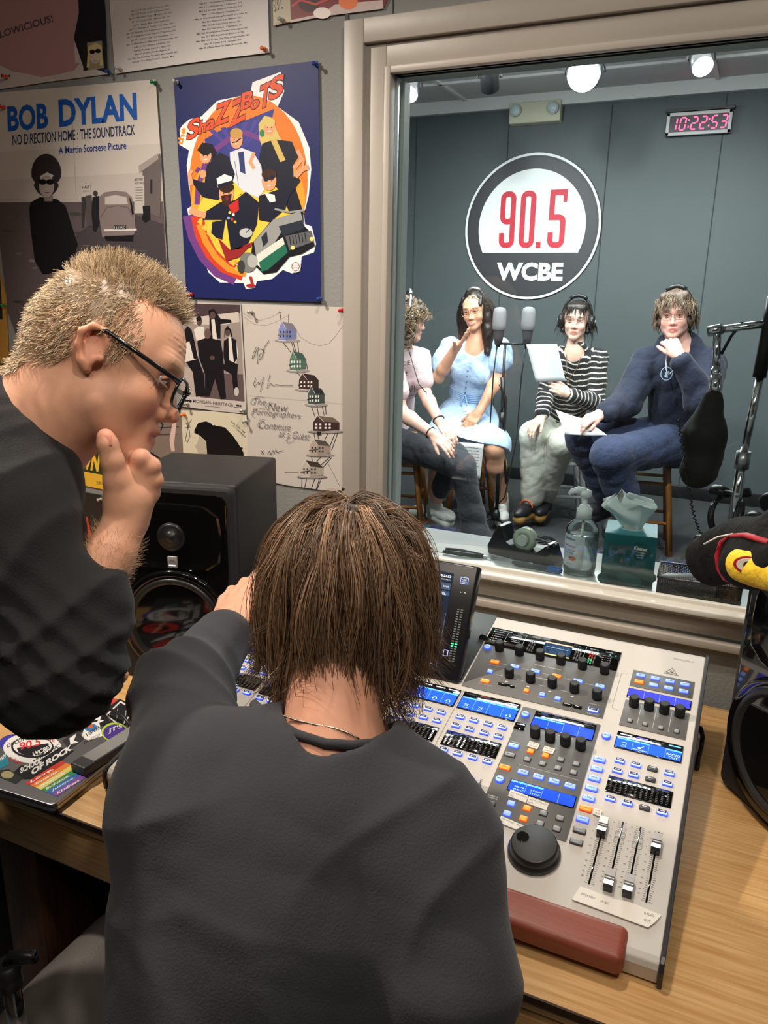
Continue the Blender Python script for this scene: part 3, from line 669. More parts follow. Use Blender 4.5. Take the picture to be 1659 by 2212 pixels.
def key_mesh(style, txt, w, d):
    k = (style, txt, w, d)
    if k in _km: return _km[k]
    edge, top, lab, tx = dict(ring=(BLU, WHK, NAVY, TXW), pale=(BLU, PALE, None, TXN), orange=(ORE, ORG, None, mat('t', srgb(150, 40, 10)) if 0 else TXB), grey=(GRE, GRK, None, TXB), dark=(GRE, DGK, None, TXB), green=(GRN, GRN, None, TXW), red=(REDK, REDK, None, TXW), navyoff=(GRE, DGK, GRE, TXW))[style]
    mats = [edge, top, lab or top, tx]; mb = MB(); W, D = w/1000, d/1000
    mb.m = 0; mb.box((0, 0, .0012), (W, D, .0030), bev=.0010, seg=1)
    mb.m = 1; mb.box((0, 0, .0026), (W-.0016, D-.0016, .0030), bev=.0008, seg=1)
    if lab: mb.m = 2; mb.box((0, .0006, .0041), (W*.76, D*.54, .0004))
    if txt:
        mb.m = 3; lines = txt.split('/'); n = len(lines)
        for i, t in enumerate(lines):
            V, F, sz = glyph(t, .02); tw = min(W*.64, sz[0]*.0026); th = .0018 if n == 1 else .0015
            y0 = (.0006 if lab else 0)+(n-1)*.0012-i*.0024-th/2
            b = len(mb.v); mb.add([(-tw/2+v[0]/sz[0]*tw, y0+v[1]/sz[1]*th, .00445) for v in V], F)
    _km[k] = mb.build('key', mats, data=True); return _km[k]
def key(name, style, txt, u, v, w=15, d=8.5): return link(name, key_mesh(style, txt, w, d), mx, SP(u, v, .0003), RT)
def round_key(u, v, txt='VIEW'):
    if 'rk' not in _km:
        mb = MB(); mb.m = 0; mb.lathe([(.0072, 0), (.0072, .002), (.0064, .0032), (.0062, .0034)], 28); mb.m = 1; mb.lathe([(.0062, .0032), (.0056, .0038), (1e-6, .0039)], 28)
        mb.m = 2; V, F, sz = glyph(txt, .02); mb.add([(-.004+a[0]/sz[0]*.008, -.0012+a[1]/sz[1]*.0024, .0041) for a in V], F)
        _km['rk'] = mb.build('view_button', [BLU, PALE, TXN], data=True)
    return link('view_button', _km['rk'], mx, SP(u, v, .001), RT)
mb = MB(); mb.m = 0; mb.lathe([(.0082, 0), (.0080, .006), (.0070, .0185), (.0064, .0192), (.0062, .0192)], 26); mb.m = 1; mb.lathe([(.0062, .0190), (1e-6, .0192)], 24)
for a in range(13): 
    t = 2*math.pi*a/13; mb.m = 0; mb.box((.0076*math.cos(t), .0076*math.sin(t), .010), (.0012, .0012, .016))
KNOB = mb.build('knob', [mat('knob_rubber', (.018, .018, .018), rough=.55), mat('knob_top', (.045, .045, .046), rough=.4)], data=True)
def knob(u, v): return link('knob', KNOB, mx, SP(u, v, .0012), RT)
mb = MB(); mb.m = 0
cp = [(-.0125, 0), (-.0135, .008), (-.0118, .0145), (-.003, .0112), (.003, .0112), (.0118, .0145), (.0135, .008), (.0125, 0)]
mb.prism([(-.0058, y, z) for y, z in cp], (.0116, 0, 0)); mb.m = 1; mb.prism([(-.0059, y, z) for y, z in [(-.0125, .0148), (-.0035, .0116), (.0035, .0116), (.0125, .0148), (.0105, .0130), (.003, .0106), (-.003, .0106), (-.0105, .0130)]], (.0118, 0, 0)); mb.m = 2; mb.box((0, 0, .0119), (.0116, .0012, .0006)); mb.m = 0; mb.box((0, 0, -.001), (.004, .012, .008))
CAP = mb.build('fader_cap', [mat('fader_black', (.02, .02, .021), rough=.25), mat('fader_chrome', (.42, .42, .42), rough=.25, metal=1), mat('fader_line', (.8, .8, .8), rough=.4)], data=True)
pr_a = Art(sfr(.0004)); INK = srgb(60, 58, 56)
def fader(u, top, bot, capv, group='f'):
    mb = MB(); mb.box((0, 0, .0001), (.0026, (top-bot)/1000*1.026, .0012), bev=.0005, seg=1); mb.build('fader_slot', M_GLOSS, mx, SP(u, (top+bot)/2, 0), RT)
    o = link('fader_cap', CAP, mx, SP(u, capv, .001), RT)
    for i in range(34):
        v = bot+(top-bot)*(i+.5)/34; pr_a.l = 0; L = 4.4 if i % 5 == 0 else 3.2
        pr_a.line((u-2.4-L, v), (u-2.4, v), .42, INK); pr_a.line((u+2.4, v), (u+2.4+L, v), .42, INK)
    for i, t in enumerate(('10', '5', '0', '-5', '-10', '-20', '-30', '-40', '-50', '-60')):
        v = top-5-(top-bot-10)*[0, .12, .24, .36, .48, .6, .72, .8, .88, .95][i]; pr_a.text(t, (u-12.5, v-.7), (u-12.5+1.1*len(t), v-.7), 1.4, INK, .02)
def display(u0, v0, u1, v1, cells, bars=(0, 0, 0, 0), icons=None, col=srgb(36, 86, 235), top=True, lab=None):
    d = slab(u0, v0, u1, v1, .0002, .0022, M_GLOSS, 'display')
    A = Art(lambda a, b, l, d=d: SP(a, b, .0024+.00001*l)-SP((u0+u1)/2, (v0+v1)/2)); w = (u1-u0-2)/4.0; vt = v1-13 if top else v1-1.5
    BK = Matrix.Rotation(-TH, 4, 'X'); A.fr = lambda a, b, l: BK @ (SP(a, b, .0024+.00001*l)-SP((u0+u1)/2, (v0+v1)/2))
    A.poly([(u0+1.5, v0+1.5), (u1-1.5, v0+1.5), (u1-1.5, vt), (u0+1.5, vt)], col)
    for i in range(4):
        a = u0+2+w*i
        if top: A.poly([(a+w*.12, v1-6.2), (a+w*.86, v1-6.2), (a+w*.86, v1-4.6), (a+w*.12, v1-4.6)], {0: srgb(60, 60, 62), 1: (1.3, 1.3, 1.35), 2: (.25, .2, 1.5), 3: (.2, .9, 1.5)}[bars[i]])
        if i: A.line((a, v0+1.5), (a, vt), .35, srgb(150, 190, 255))
        if cells[i]:
            A.poly([(a+.6, vt-3.6), (a+w*.42, vt-3.6), (a+w*.42, vt-.7), (a+.6, vt-.7)], srgb(120, 170, 255)); A.poly([(a+w*.45, vt-3.6), (a+w-.8, vt-3.6), (a+w-.8, vt-.7), (a+w*.45, vt-.7)], srgb(90, 200, 255))
            t = cells[i]
            if t == 'hp':
                c = (a+w/2, v0+9.5); A.stroke([(c[0]+3*math.cos(x), c[1]+3.2*math.sin(x)) for x in [math.pi*k/8 for k in range(9)]], .55, srgb(190, 225, 255))
                for s in (-1, 1): A.poly([(c[0]+s*3-1, c[1]-2.6), (c[0]+s*3+1, c[1]-2.6), (c[0]+s*3+1, c[1]+.4), (c[0]+s*3-1, c[1]+.4)], srgb(190, 225, 255))
                A.text('PHN', (c[0]-2.6, v0+3), (c[0]+2.6, v0+3), 1.7, srgb(200, 230, 255))
            elif t == 'RADIO OUT':
                A.text('RADIO', (a+2, v0+9.5), (a+w-3, v0+9.5), 4, srgb(210, 235, 255)); A.text('OUT', (a+6, v0+3.5), (a+w-6, v0+3.5), 4, srgb(210, 235, 255))
            elif t == 'PERF':
                A.ell((a+w/2-1.5, v0+9), (2.4, 1.9), srgb(190, 225, 255)); A.line((a+w/2, v0+10), (a+w/2+5, v0+14), .9, srgb(190, 225, 255)); A.text('PERFORMANCE', (a+1.5, v0+3.5), (a+w-1.5, v0+3.5), 2.2, srgb(200, 230, 255))
            elif t == 'DISC':
                A.stroke([(a+w/2+3.4*math.cos(x), v0+10.5+3.4*math.sin(x)) for x in [2*math.pi*k/16 for k in range(16)]], .5, srgb(190, 225, 255), True); A.text('INTV', (a+w/2-4, v0+3.5), (a+w/2+4, v0+3.5), 2.2, srgb(200, 230, 255))
            elif t == 'TX': A.text('TX', (a+w/2-4, v0+8), (a+w/2+4, v0+8), 5, srgb(200, 235, 255)); A.text('BOOTH', (a+w/2-4, v0+3.6), (a+w/2+4, v0+3.6), 1.9, srgb(200, 230, 255))
            elif t != ' ':
                for q, s in enumerate(t.split('|')): A.text(s, (a+w*.3, v0+9.5-5.5*q), (a+w-2, v0+9.5-5.5*q), 2.6, srgb(170, 215, 255))
    A.build('lcd', M_LCD, d); return d
def meter(u0, v0, u1, v1, lit=()):
    d = slab(u0, v0, u1, v1, .0002, .0016, M_GLOSS, 'level_meter'); BK = Matrix.Rotation(-TH, 4, 'X')
    A = Art(lambda a, b, l: BK @ (SP(a, b, .0018+.000003*l)-SP((u0+u1)/2, (v0+v1)/2))); w = (u1-u0)/12.6
    for c in range(12):
        for r in range(8):
            on = (c in lit and r < 7)
            A.poly([(u0+w*(c+.55), v0+3+r*3.2), (u0+w*(c+.55)+3.0, v0+3+r*3.2), (u0+w*(c+.55)+3.0, v0+4.3+r*3.2), (u0+w*(c+.55), v0+4.3+r*3.2)], (1.2, 1.2, 1.2) if on else (.07, .07, .065))
    for i in range(3): A.text('CLIP', (u0+w*(2.7+3.1*i+.5), v1-4.2), (u0+w*(2.7+3.1*i+.5)+4, v1-4.2), 1.3, (.25, .25, .25)); A.text('GATE', (u0+w*(1.7+3.1*i+.5), v0+1), (u0+w*(1.7+3.1*i+.5)+4, v0+1), 1.2, (.25, .25, .2))
    A.build('meter_lights', M_LCD, d)
def block(us, dv, cells, bars, lits, caps, sel='ring', shape=0, off=()):
    u0, u3 = us[0], us[3]
    display(u0-14, 321+dv, u3+14, 364+dv, cells, bars) if not shape else display(u0-14, 320, u3+14, 356, cells, bars)
    s = 0 if not shape else -8
    for i, u in enumerate(us):
        st = 'navyoff' if i in off else 'ring'
        key('select_key', sel if (sel != 'ring' and i == 0) else st, 'SELECT', u, 302+s+dv); key('solo_key', st, 'SOLO', u, 281+s+dv); key('mute_key', st, 'MUTE', u, 224+s+dv+(1 if not s else 2))
    meter(u0-10, 235+s*.6+dv, u3+10, 268+s*.8+dv, lits)
    for i, u in enumerate(us): fader(u, 191+s*.7+dv, 78+s*.7+dv, caps[i]+dv)
block([48, 73, 97, 122], 8, (' ', ' ', ' ', ' '), (0, 0, 0, 1), (), (150, 150, 150, 150), sel='green')
block([152, 176, 201, 225], 4, ('hp', 'hp', 'hp', 'hp'), (1, 1, 1, 1), (), (150, 150, 160, 150))
block([256, 280, 305, 329], 2, ('hp', 'hp', 'hp', 'hp'), (1, 1, 1, 1), (), (150, 140, 150, 150))
block([397, 421, 446, 470], 0, ('hp', 'hp', 'hp', 'hp'), (1, 1, 1, 1), (11,), (168, 168, 168, 167))
block([504, 528, 553, 577], 0, ('TX', 'TX', ' ', 'hp'), (0, 0, 0, 1), (0, 1, 3, 4), (165, 168, 166, 167))
block([766, 790, 814, 838], 0, ('DISC', 'PERF', '', 'RADIO OUT'), (1, 2, 0, 3), (), (160, 82, 82, 158), shape=1, off=(2,))
for i, (t, st) in enumerate((('MAIN', 'pale'), ('DCA', 'pale'), ('INPUTS', 'red'), ('AUX IN', 'pale'), ('BUS/MASTER', 'pale'))): key('layer_key', st, t, 22, 340-i*19, 13, 9)
for i, (t, st) in enumerate((('MAIN/MATRIX', 'pale'), ('AUX IN', 'pale'), ('BUS/MASTER', 'orange'), ('USER 1', 'pale'), ('USER 2', 'pale'))): key('layer_key', st, t, 371, 256-i*20, 15, 9)
for i, (t, st) in enumerate((('MAIN/MATRIX', 'pale'), ('DCA', 'pale'), ('INPUTS', 'pale'), ('AUX IN', 'pale'), ('BUS/MASTER', 'pale'), ('USER 1', 'orange'), ('USER 2', 'pale'), ('<', 'grey'), ('>', 'grey'))): key('layer_key', st, t, 737, 286-i*19.6, 18, 10)
for u, v in ((18, 356), (489, 490), (604, 342), (606, 197), (737, 338)): round_key(u, v)
# channel strip section
for i in range(6): knob(512+38.6*i, 491-.4*i)
for i in range(4): knob(551+38.6*i, 426-.4*i)
knob(706, 420)
for i, (t, st) in enumerate((('INPUT', 'orange'), ('FILTER', 'pale'), ('GATE', 'pale'), ('DYNAMIC', 'orange'), ('INSERT', 'pale'), ('MAIN', 'pale'))): key('function_key', st, t, 515+38*i, 454-.8*i, 17, 9.5)
key('function_key', 'pale', '', 515, 434-8, 11, 9); key('function_key', 'orange', 'EQ', 515, 399, 17, 10); key('function_key', 'orange', 'I', 590, 399, 10, 9); key('function_key', 'pale', 'WIDTH', 618, 398, 11, 9); key('function_key', 'pale', 'H/L', 645, 397, 11, 9); key('listen_key', 'ring', 'LISTEN', 706, 389, 18, 11)
slab(538, 398, 568, 405, .001, .0022, M_GLOSS, 'small_readout'); slab(655, 384, 688, 392, .001, .0022, M_GLOSS, 'small_readout')
A = Art(sfr(.0020, .000004)); TW = srgb(190, 190, 190)
A.text('CHANNEL STRIP DETAILS', (486, 546), (520, 546), 2.2, TW, .01)
for i in range(5): A.text(('MAIN CHANNEL', 'ALT SOURCE', 'INSERT', 'LINK', 'SAFE')[i], (490, 540-i*7), (508, 540-i*7), 1.9, TW); A.ell((487, 541-i*7), (1.1, 1.1), [(.1, .9, .4), (.1, .3, .2), (.9, .1, .1), (.3, .3, .3), (.1, .8, .4)][i], 10)
for i in range(5): A.text(('POLARITY', 'LOW CUT', 'HIGH CUT', 'GATE EQ', 'COMPRESS')[i], (524, 540-i*5), (542, 540-i*5), 1.9, TW)
for x in (514, 549, 662): A.line((x, 548), (x-1, 502), .3, TW)
A.text('LEVEL', (560, 546), (569, 546), 2.2, TW); A.text('GR', (648, 544), (652, 544), 2, TW); A.text('BUS SEND', (668, 544), (684, 544), 2.2, TW); A.text('GROUPS', (697, 544), (709, 544), 2.2, TW)
for c, n in ((559, 3), (645, 3), (671, 3), (694, 4)):
    for k in range(n):
        for r in range(10 if n == 3 else 6):
            colr = (.16, .16, .15)
            if c == 671 and k < 2: colr = (1.0, .05, .04) if r > 3 else (.1, .8, .3)
            A.poly([(c+k*4.4, 504+r*3.6*(1 if n == 3 else 1.6)), (c+k*4.4+2.6, 504+r*3.6*(1 if n == 3 else 1.6)), (c+k*4.4+2.6, 505.3+r*3.6*(1 if n == 3 else 1.6)), (c+k*4.4, 505.3+r*3.6*(1 if n == 3 else 1.6))], colr)
A.ell((706, 538), (1.2, 1.2), (.1, .9, .5), 10); A.ell((716, 538), (1.2, 1.2), (.1, .9, .5), 10)
A.poly([(587, 504), (638, 504), (638, 541), (587, 541)], (.012, .03, .07)); A.poly([(587, 537.5), (638, 537.5), (638, 541), (587, 541)], (.75, .42, .28)); A.poly([(587, 504), (638, 504), (638, 507), (587, 507)], (.75, .68, .22)); A.line((592, 527), (632, 526), .8, (.45, .6, .85))
for k in range(5): A.line((590, 511+k*5), (635, 511+k*5), .25, (.1, .17, .3)); A.line((592+k*10, 508), (592+k*10, 536), .25, (.1, .17, .3))
A.build('strip_readouts', M_LCD, mx)
A = Art(sfr(.0014, .000004)); TG = srgb(205, 205, 205)
for a, b, v in ((526, 541, 454), (566, 579, 453), (604, 617, 452), (643, 656, 451), (681, 694, 450), (528, 540, 423), (566, 578, 422), (605, 617, 421), (643, 655, 420)): A.line((a, v), (b, v-.3), .55, TG)
A.text('CHANNEL PROCESSING', (585, 470), (632, 470), 2.4, TG, .02); A.text('CHANNEL EQUALIZER', (590, 437), (634, 437), 2.4, TG, .02)
for u in (505,): A.text('(HOLD FOR ON/OFF)', (505, 444), (531, 444), 1.9, TG); A.text('(HOLD FOR ON/OFF)', (505, 390), (531, 390), 1.9, TG)
A.text('BLEND/MIX', (697, 403), (715, 403), 2, TG); A.text('EQ-BAND/SET', (696, 379), (717, 379), 2, TG); A.text('WIDTH', (612, 389.5), (623, 389.5), 1.8, TG); A.text('GAIN', (586, 390), (594, 390), 1.8, TG); A.text('FREQ', (640, 388), (650, 388), 1.8, TG); A.text('SHIFT', (510, 433), (520, 433), 1.8, TG)
for i in range(4): A.poly([(548+38.6*i, 409), (553+38.6*i, 409), (553+38.6*i, 412), (548+38.6*i, 412)], TG)
A.text('PRESETS', (599, 277), (614, 277), 2, TG); A.text('CUSTOM CONTROLS', (650, 314), (690, 314), 2.4, TG, .02); A.line((624, 236), (718, 236), .4, TG); A.text('REMOTE', (599, 163), (614, 163), 2.2, TG, .02); A.text('CONTROL', (599, 159.5), (614, 159.5), 2.2, TG, .02)
for i in range(3): A.line((778+24*i, 428), (778+24*i, 380), .6, TG)
A.build('panel_print', M_PRINT, mx)
# user section
display(618, 320, 719, 357, (' ', ' ', '', ''), (0, 0, 0, 0), col=srgb(32, 70, 225)); display(621, 182, 721, 205, ('S4|REC', 'STOP|STOP', '', ''), top=False, col=srgb(32, 70, 225)); display(751, 440, 853, 463, ('', '', '', ''), top=False, col=srgb(56, 62, 190))
slab(586+8, 306, 612, 322, .001, .0022, M_GLOSS, 'small_readout')
for i in range(4): knob(632+24.4*i, 302-.6*i); knob(766+24*i, 423)
for i in range(4):
    key('custom_key', 'orange' if i < 2 else 'grey', '', 634+24*i, 267-.6*i, 11, 9.5); key('custom_key', 'grey', '', 634+24*i, 249-.6*i, 11, 9.5)
    key('custom_key', ('pale', 'orange', 'grey', 'grey')[i], '', 635+24*i, 160-.4*i, 12, 10); key('custom_key', ('pale', 'orange', 'grey', 'grey')[i], '', 635+24*i, 141-.4*i, 12, 10)
    key('custom_key', 'grey', '', 766+24*i, 384, 9, 9)
    key('mode_key', 'pale', ('2-TRACK/TRANSP', 'MULTI/TRANSP', 'MUTE/GROUPS', 'SHOW/CONTROL')[i], 635+24*i, 222-.5*i, 17, 10)
    key('mode_key', 'orange' if i == 0 else 'pale', ('EQ', 'FX', 'FX', 'CHAN/MAIN')[i], 765+24.3*i, 482, 16, 9); key('mode_key', 'pale', ('MAIN/MIX', 'GATE', 'COMP', 'FILTER')[i], 765+24.3*i, 500, 16, 9)
key('function_key', 'pale', 'UP', 606, 269, 17, 10); key('function_key', 'grey', 'DOWN', 606, 249, 17, 9); key('function_key', 'orange', 'UNCA', 606, 222, 18, 10); key('remote_key', 'dark', 'DAW', 606, 150, 18, 9)
for u, v, t in ((621, 116, 'A'), (635, 100, '>'), (606, 100, '<'), (621, 85, 'V')): key('arrow_key', 'pale', t, u, v, 12, 10)
# jog wheel
mb = MB(); mb.m = 0; mb.lathe([(.035, 0), (.036, .003), (.0355, .008), (.033, .010), (.0325, .012), (.0315, .020), (.030, .0215)], 64); mb.m = 1; mb.lathe([(.030, .0213), (.0298, .0216), (1e-6, .0216)], 64)
jw = mb.build('jog_wheel', [mat('jog_black', (.02, .02, .02), rough=.25), mat('jog_top', (.05, .05, .05), rough=.6, bump=(900, .1))], mx, SP(688, 92, .0), RT)
mb = MB(); mb.lathe([(.0085, .0217), (.0082, .0222), (.007, .0208), (.0045, .0200), (1e-6, .0198)], 28); mb.build('finger_dimple', M_GLOSS, jw, (-.017, .004, .0004))
# printing on silver
for u in (-0,):
    pass
A = pr_a; A.l = 0
for u in (790, 814):
    for v in (152, 162): A.stroke(rrect(u-6.5, v-4, u+6.5, v+4, 1.5), .3, INK, True)
A.text('behringer', (801, 520), (826, 520), 3.4, INK, .02); A.stroke([(804, 525), (822, 525), (813, 539)], .7, INK, True); A.ell((813, 529.5), (3, 2.4), INK, 14); A.ell((813.6, 529.9), (1.7, 1.3), srgb(196, 190, 182), 12)
A.text('PHONES', (812, 565), (826, 565), 2.2, INK); A.stroke([(828, 566), (834, 566), (836, 569), (838, 566), (844, 566), (844, 569)], .5, INK)
A.stroke([(744, 500), (736, 500), (733, 497), (733, 408), (736, 405), (744, 405)], .35, INK)
for u in (487, 379, 240, 137): A.line((u, 366), (u+1, 60), .5, srgb(90, 86, 82))
A.build('surface_print', M_PRINT, mx)
# paper labels stuck to the desk
def label(name, pts, lines, lab):
    A = Art(lambda a, b, l: MO+SP(a, b, .0030+.00004*l)); A.poly(pts, srgb(228, 222, 212))
    for t, p0, p1, hh in lines: A.text(t, p0, p1, hh, srgb(40, 38, 40), .0)
    # give the strip its own thickness
    bot = [MO+SP(p[0], p[1], .0016) for p in pts]; top = [MO+SP(p[0], p[1], .0029) for p in pts]; n = len(pts)
    o = A.build(name, M_PRINT, None, (bot+top, [list(range(n))[::-1], list(range(n, 2*n))]+[[k, (k+1) % n, n+(k+1) % n, n+k] for k in range(n)], srgb(228, 222, 212)))
    tag(o, lab, 'label'); return o
label('paper_label', [(757, 64), (775, 63), (800, 61), (820, 64), (858, 60), (852, 48), (845, 38), (800, 40), (751, 42)], [('INTERVIEW', (760, 52), (778, 52), 3), ('MUSIC', (785, 51), (796, 51), 3), ('RADIO', (838, 54), (850, 54), 3), ('OUT', (839, 45), (847, 45), 3)], 'long white tape strip marked INTERVIEW, MUSIC and RADIO OUT below the faders')
label('paper_label', [(627, 184), (655, 181), (655, 168), (627, 171)], [('REC MULTITRACK', (629, 178), (654, 176), 2.6), ('ON', (629, 172.5), (634, 172.5), 2.4)], 'paper label marked REC MULTITRACK ON under the lower blue display')
label('paper_label', [(656, 181), (686, 178), (686, 165), (656, 168)], [('REC MULTITRACK', (658, 175), (684, 173), 2.6), ('OFF', (658, 169), (665, 169), 2.4)], 'paper label marked REC MULTITRACK OFF under the lower blue display')
label('paper_label', [(628, 134), (676, 127), (675, 117), (628, 122)], [('REC STEREO', (630, 129), (650, 126), 2.4), ('REC STEREO', (653, 126), (674, 122.5), 2.4), ('ON', (630, 124), (635, 123.5), 2.2), ('OFF', (656, 119.5), (663, 119), 2.2)], 'paper label marked REC STEREO ON and OFF above the jog wheel')
label('paper_label', [(627, 287), (644, 286), (643, 274), (626, 275)], [('FX INST', (629, 282), (642, 282), 2.6), ('ON/OFF', (629, 276.5), (641, 276.5), 2.6)], 'paper label marked FX INST above an orange key')
label('paper_label', [(652, 285), (669, 284), (668, 272), (651, 273)], [('FX VOX', (654, 280), (667, 280), 2.6), ('ON/OFF', (654, 274.5), (666, 274.5), 2.6)], 'paper label marked FX VOX above an orange key')
label('paper_label', [(749, 193), (760, 192), (759, 181), (748, 182)], [('USE', (751, 188.5), (757, 188.5), 2.4), ('THIS', (750.5, 183.5), (757.5, 183.5), 2.4)], 'small paper label marked USE THIS beside the orange user key')
# touch screen unit
b0 = P(990, 1478, z=TZ+.128); t0 = P(1036, 1224, y=b0.y+.085)
scr_h = Vector((0, .085, t0.z-b0.z)); W_ = .300; sn = scr_h.normalized(); nrm = Vector((0, -sn.z, sn.y)); SO = Vector((b0.x, b0.y, b0.z))-MO
Msc = Matrix(((1, 0, 0, SO.x-W_), (0, sn.y, -nrm.y*-1*-1, SO.y), (0, sn.z, nrm.z, SO.z), (0, 0, 0, 1)))
Msc = Matrix.Translation(SO-Vector((W_, 0, 0))) @ Matrix((Vector((1, 0, 0)), sn, nrm)).transposed().to_4x4(); SH = scr_h.length
mb = MB(); mb.m = 0; mb.box((W_/2, SH/2, -.013), (W_, SH, .026), Msc, bev=.005); ts = mb.build('touch_screen_unit', [mat('screen_bezel', (.012, .012, .013), rough=.25)], mx)
A = Art(lambda a, b, l: Msc @ Vector((a/1000, b/1000, .0004+.000008*l))); sh = SH*1000; DKB = (.012, .016, .028)
A.poly([(18, 14), (W_*1000-44, 14), (W_*1000-44, sh-20), (18, sh-20)], DKB)
r0 = W_*1000-44
for k in range(5): A.poly([(r0-22-34*k-9, sh-62), (r0-22-34*k+20, sh-62), (r0-22-34*k+20, sh-54), (r0-22-34*k-9, sh-54)], (.03, .06, .12))
A.poly([(r0-58, sh-36), (r0-31, sh-36), (r0-31, sh-22), (r0-58, sh-22)], (.03, .05, .09)); A.text('10:22:53', (r0-26, sh-29), (r0-4, sh-29), 4, (.8, .85, .9), .02); A.text('2022-02-11', (r0-22, sh-34), (r0-4, sh-34), 2, (.6, .65, .7))
A.text('SETUP', (r0-52, sh-33), (r0-36, sh-33), 2.5, (.5, .6, .7)); A.poly([(r0-30, sh-51), (r0-2, sh-51), (r0-2, sh-39), (r0-30, sh-39)], (.04, .06, .10)); A.text('SAFE', (r0-16, sh-47), (r0-5, sh-47), 3.2, (.5, .6, .7)); A.text('LEVEL', (r0-26, sh-61), (r0-8, sh-61), 3.6, (.85, .88, .92), .01)
for k in range(4):
    x = r0-12-32*k; A.poly([(x-2, 24), (x, 24), (x, 84), (x-2, 84)], (.1, .45, 1.0)); A.poly([(x-8, 82), (x+5, 82), (x+5, 88), (x-8, 88)], (.85, .9, .95)); A.line((x+10, 20), (x+10, 118), .5, (.15, .2, .3)); A.poly([(x-14, 104), (x, 104), (x, 112), (x-14, 112)], (.08, .12, .25)); A.text('MUTE', (x-13, 106), (x-2, 106), 3.4, (.4, .5, .9))
m0 = W_*1000-26
for s, o in ((0, 0), (1, 7)):
    for k in range(22): on = 6 <= k < 8; A.poly([(m0+o, 36+k*4.4), (m0+o+4.4, 36+k*4.4), (m0+o+4.4, 38+k*4.4), (m0+o, 38+k*4.4)], (.1, 1.6, .5) if on else (.09, .1, .08))
A.text('L  R', (m0, sh-52), (m0+11, sh-52), 2, (.6, .6, .6))
A.stroke(rrect(m0-3, sh-35, m0+11, sh-24, 1), .9, (.35, .5, 1.6), True); A.text('CLR', (m0, sh-29), (m0+8, sh-29), 2.2, (.6, .7, 1)); A.text('SOLO', (m0-1, sh-33), (m0+9, sh-33), 2.2, (.6, .7, 1))
A.stroke(rrect(m0-11, 10+34, m0+3-6, 10+44, 1), .9, (.6, .7, 1.6), True)
A.build('screen', M_LCD, ts)
mb = MB(); mb.cyl(SP(484, 510, 0)-Vector((.012, .0, -.004)), SP(484, 510, 0)-Vector((.012, -.012, .0)), .007, n=16); mb.build('hinge_knob', M_BLACK, mx)

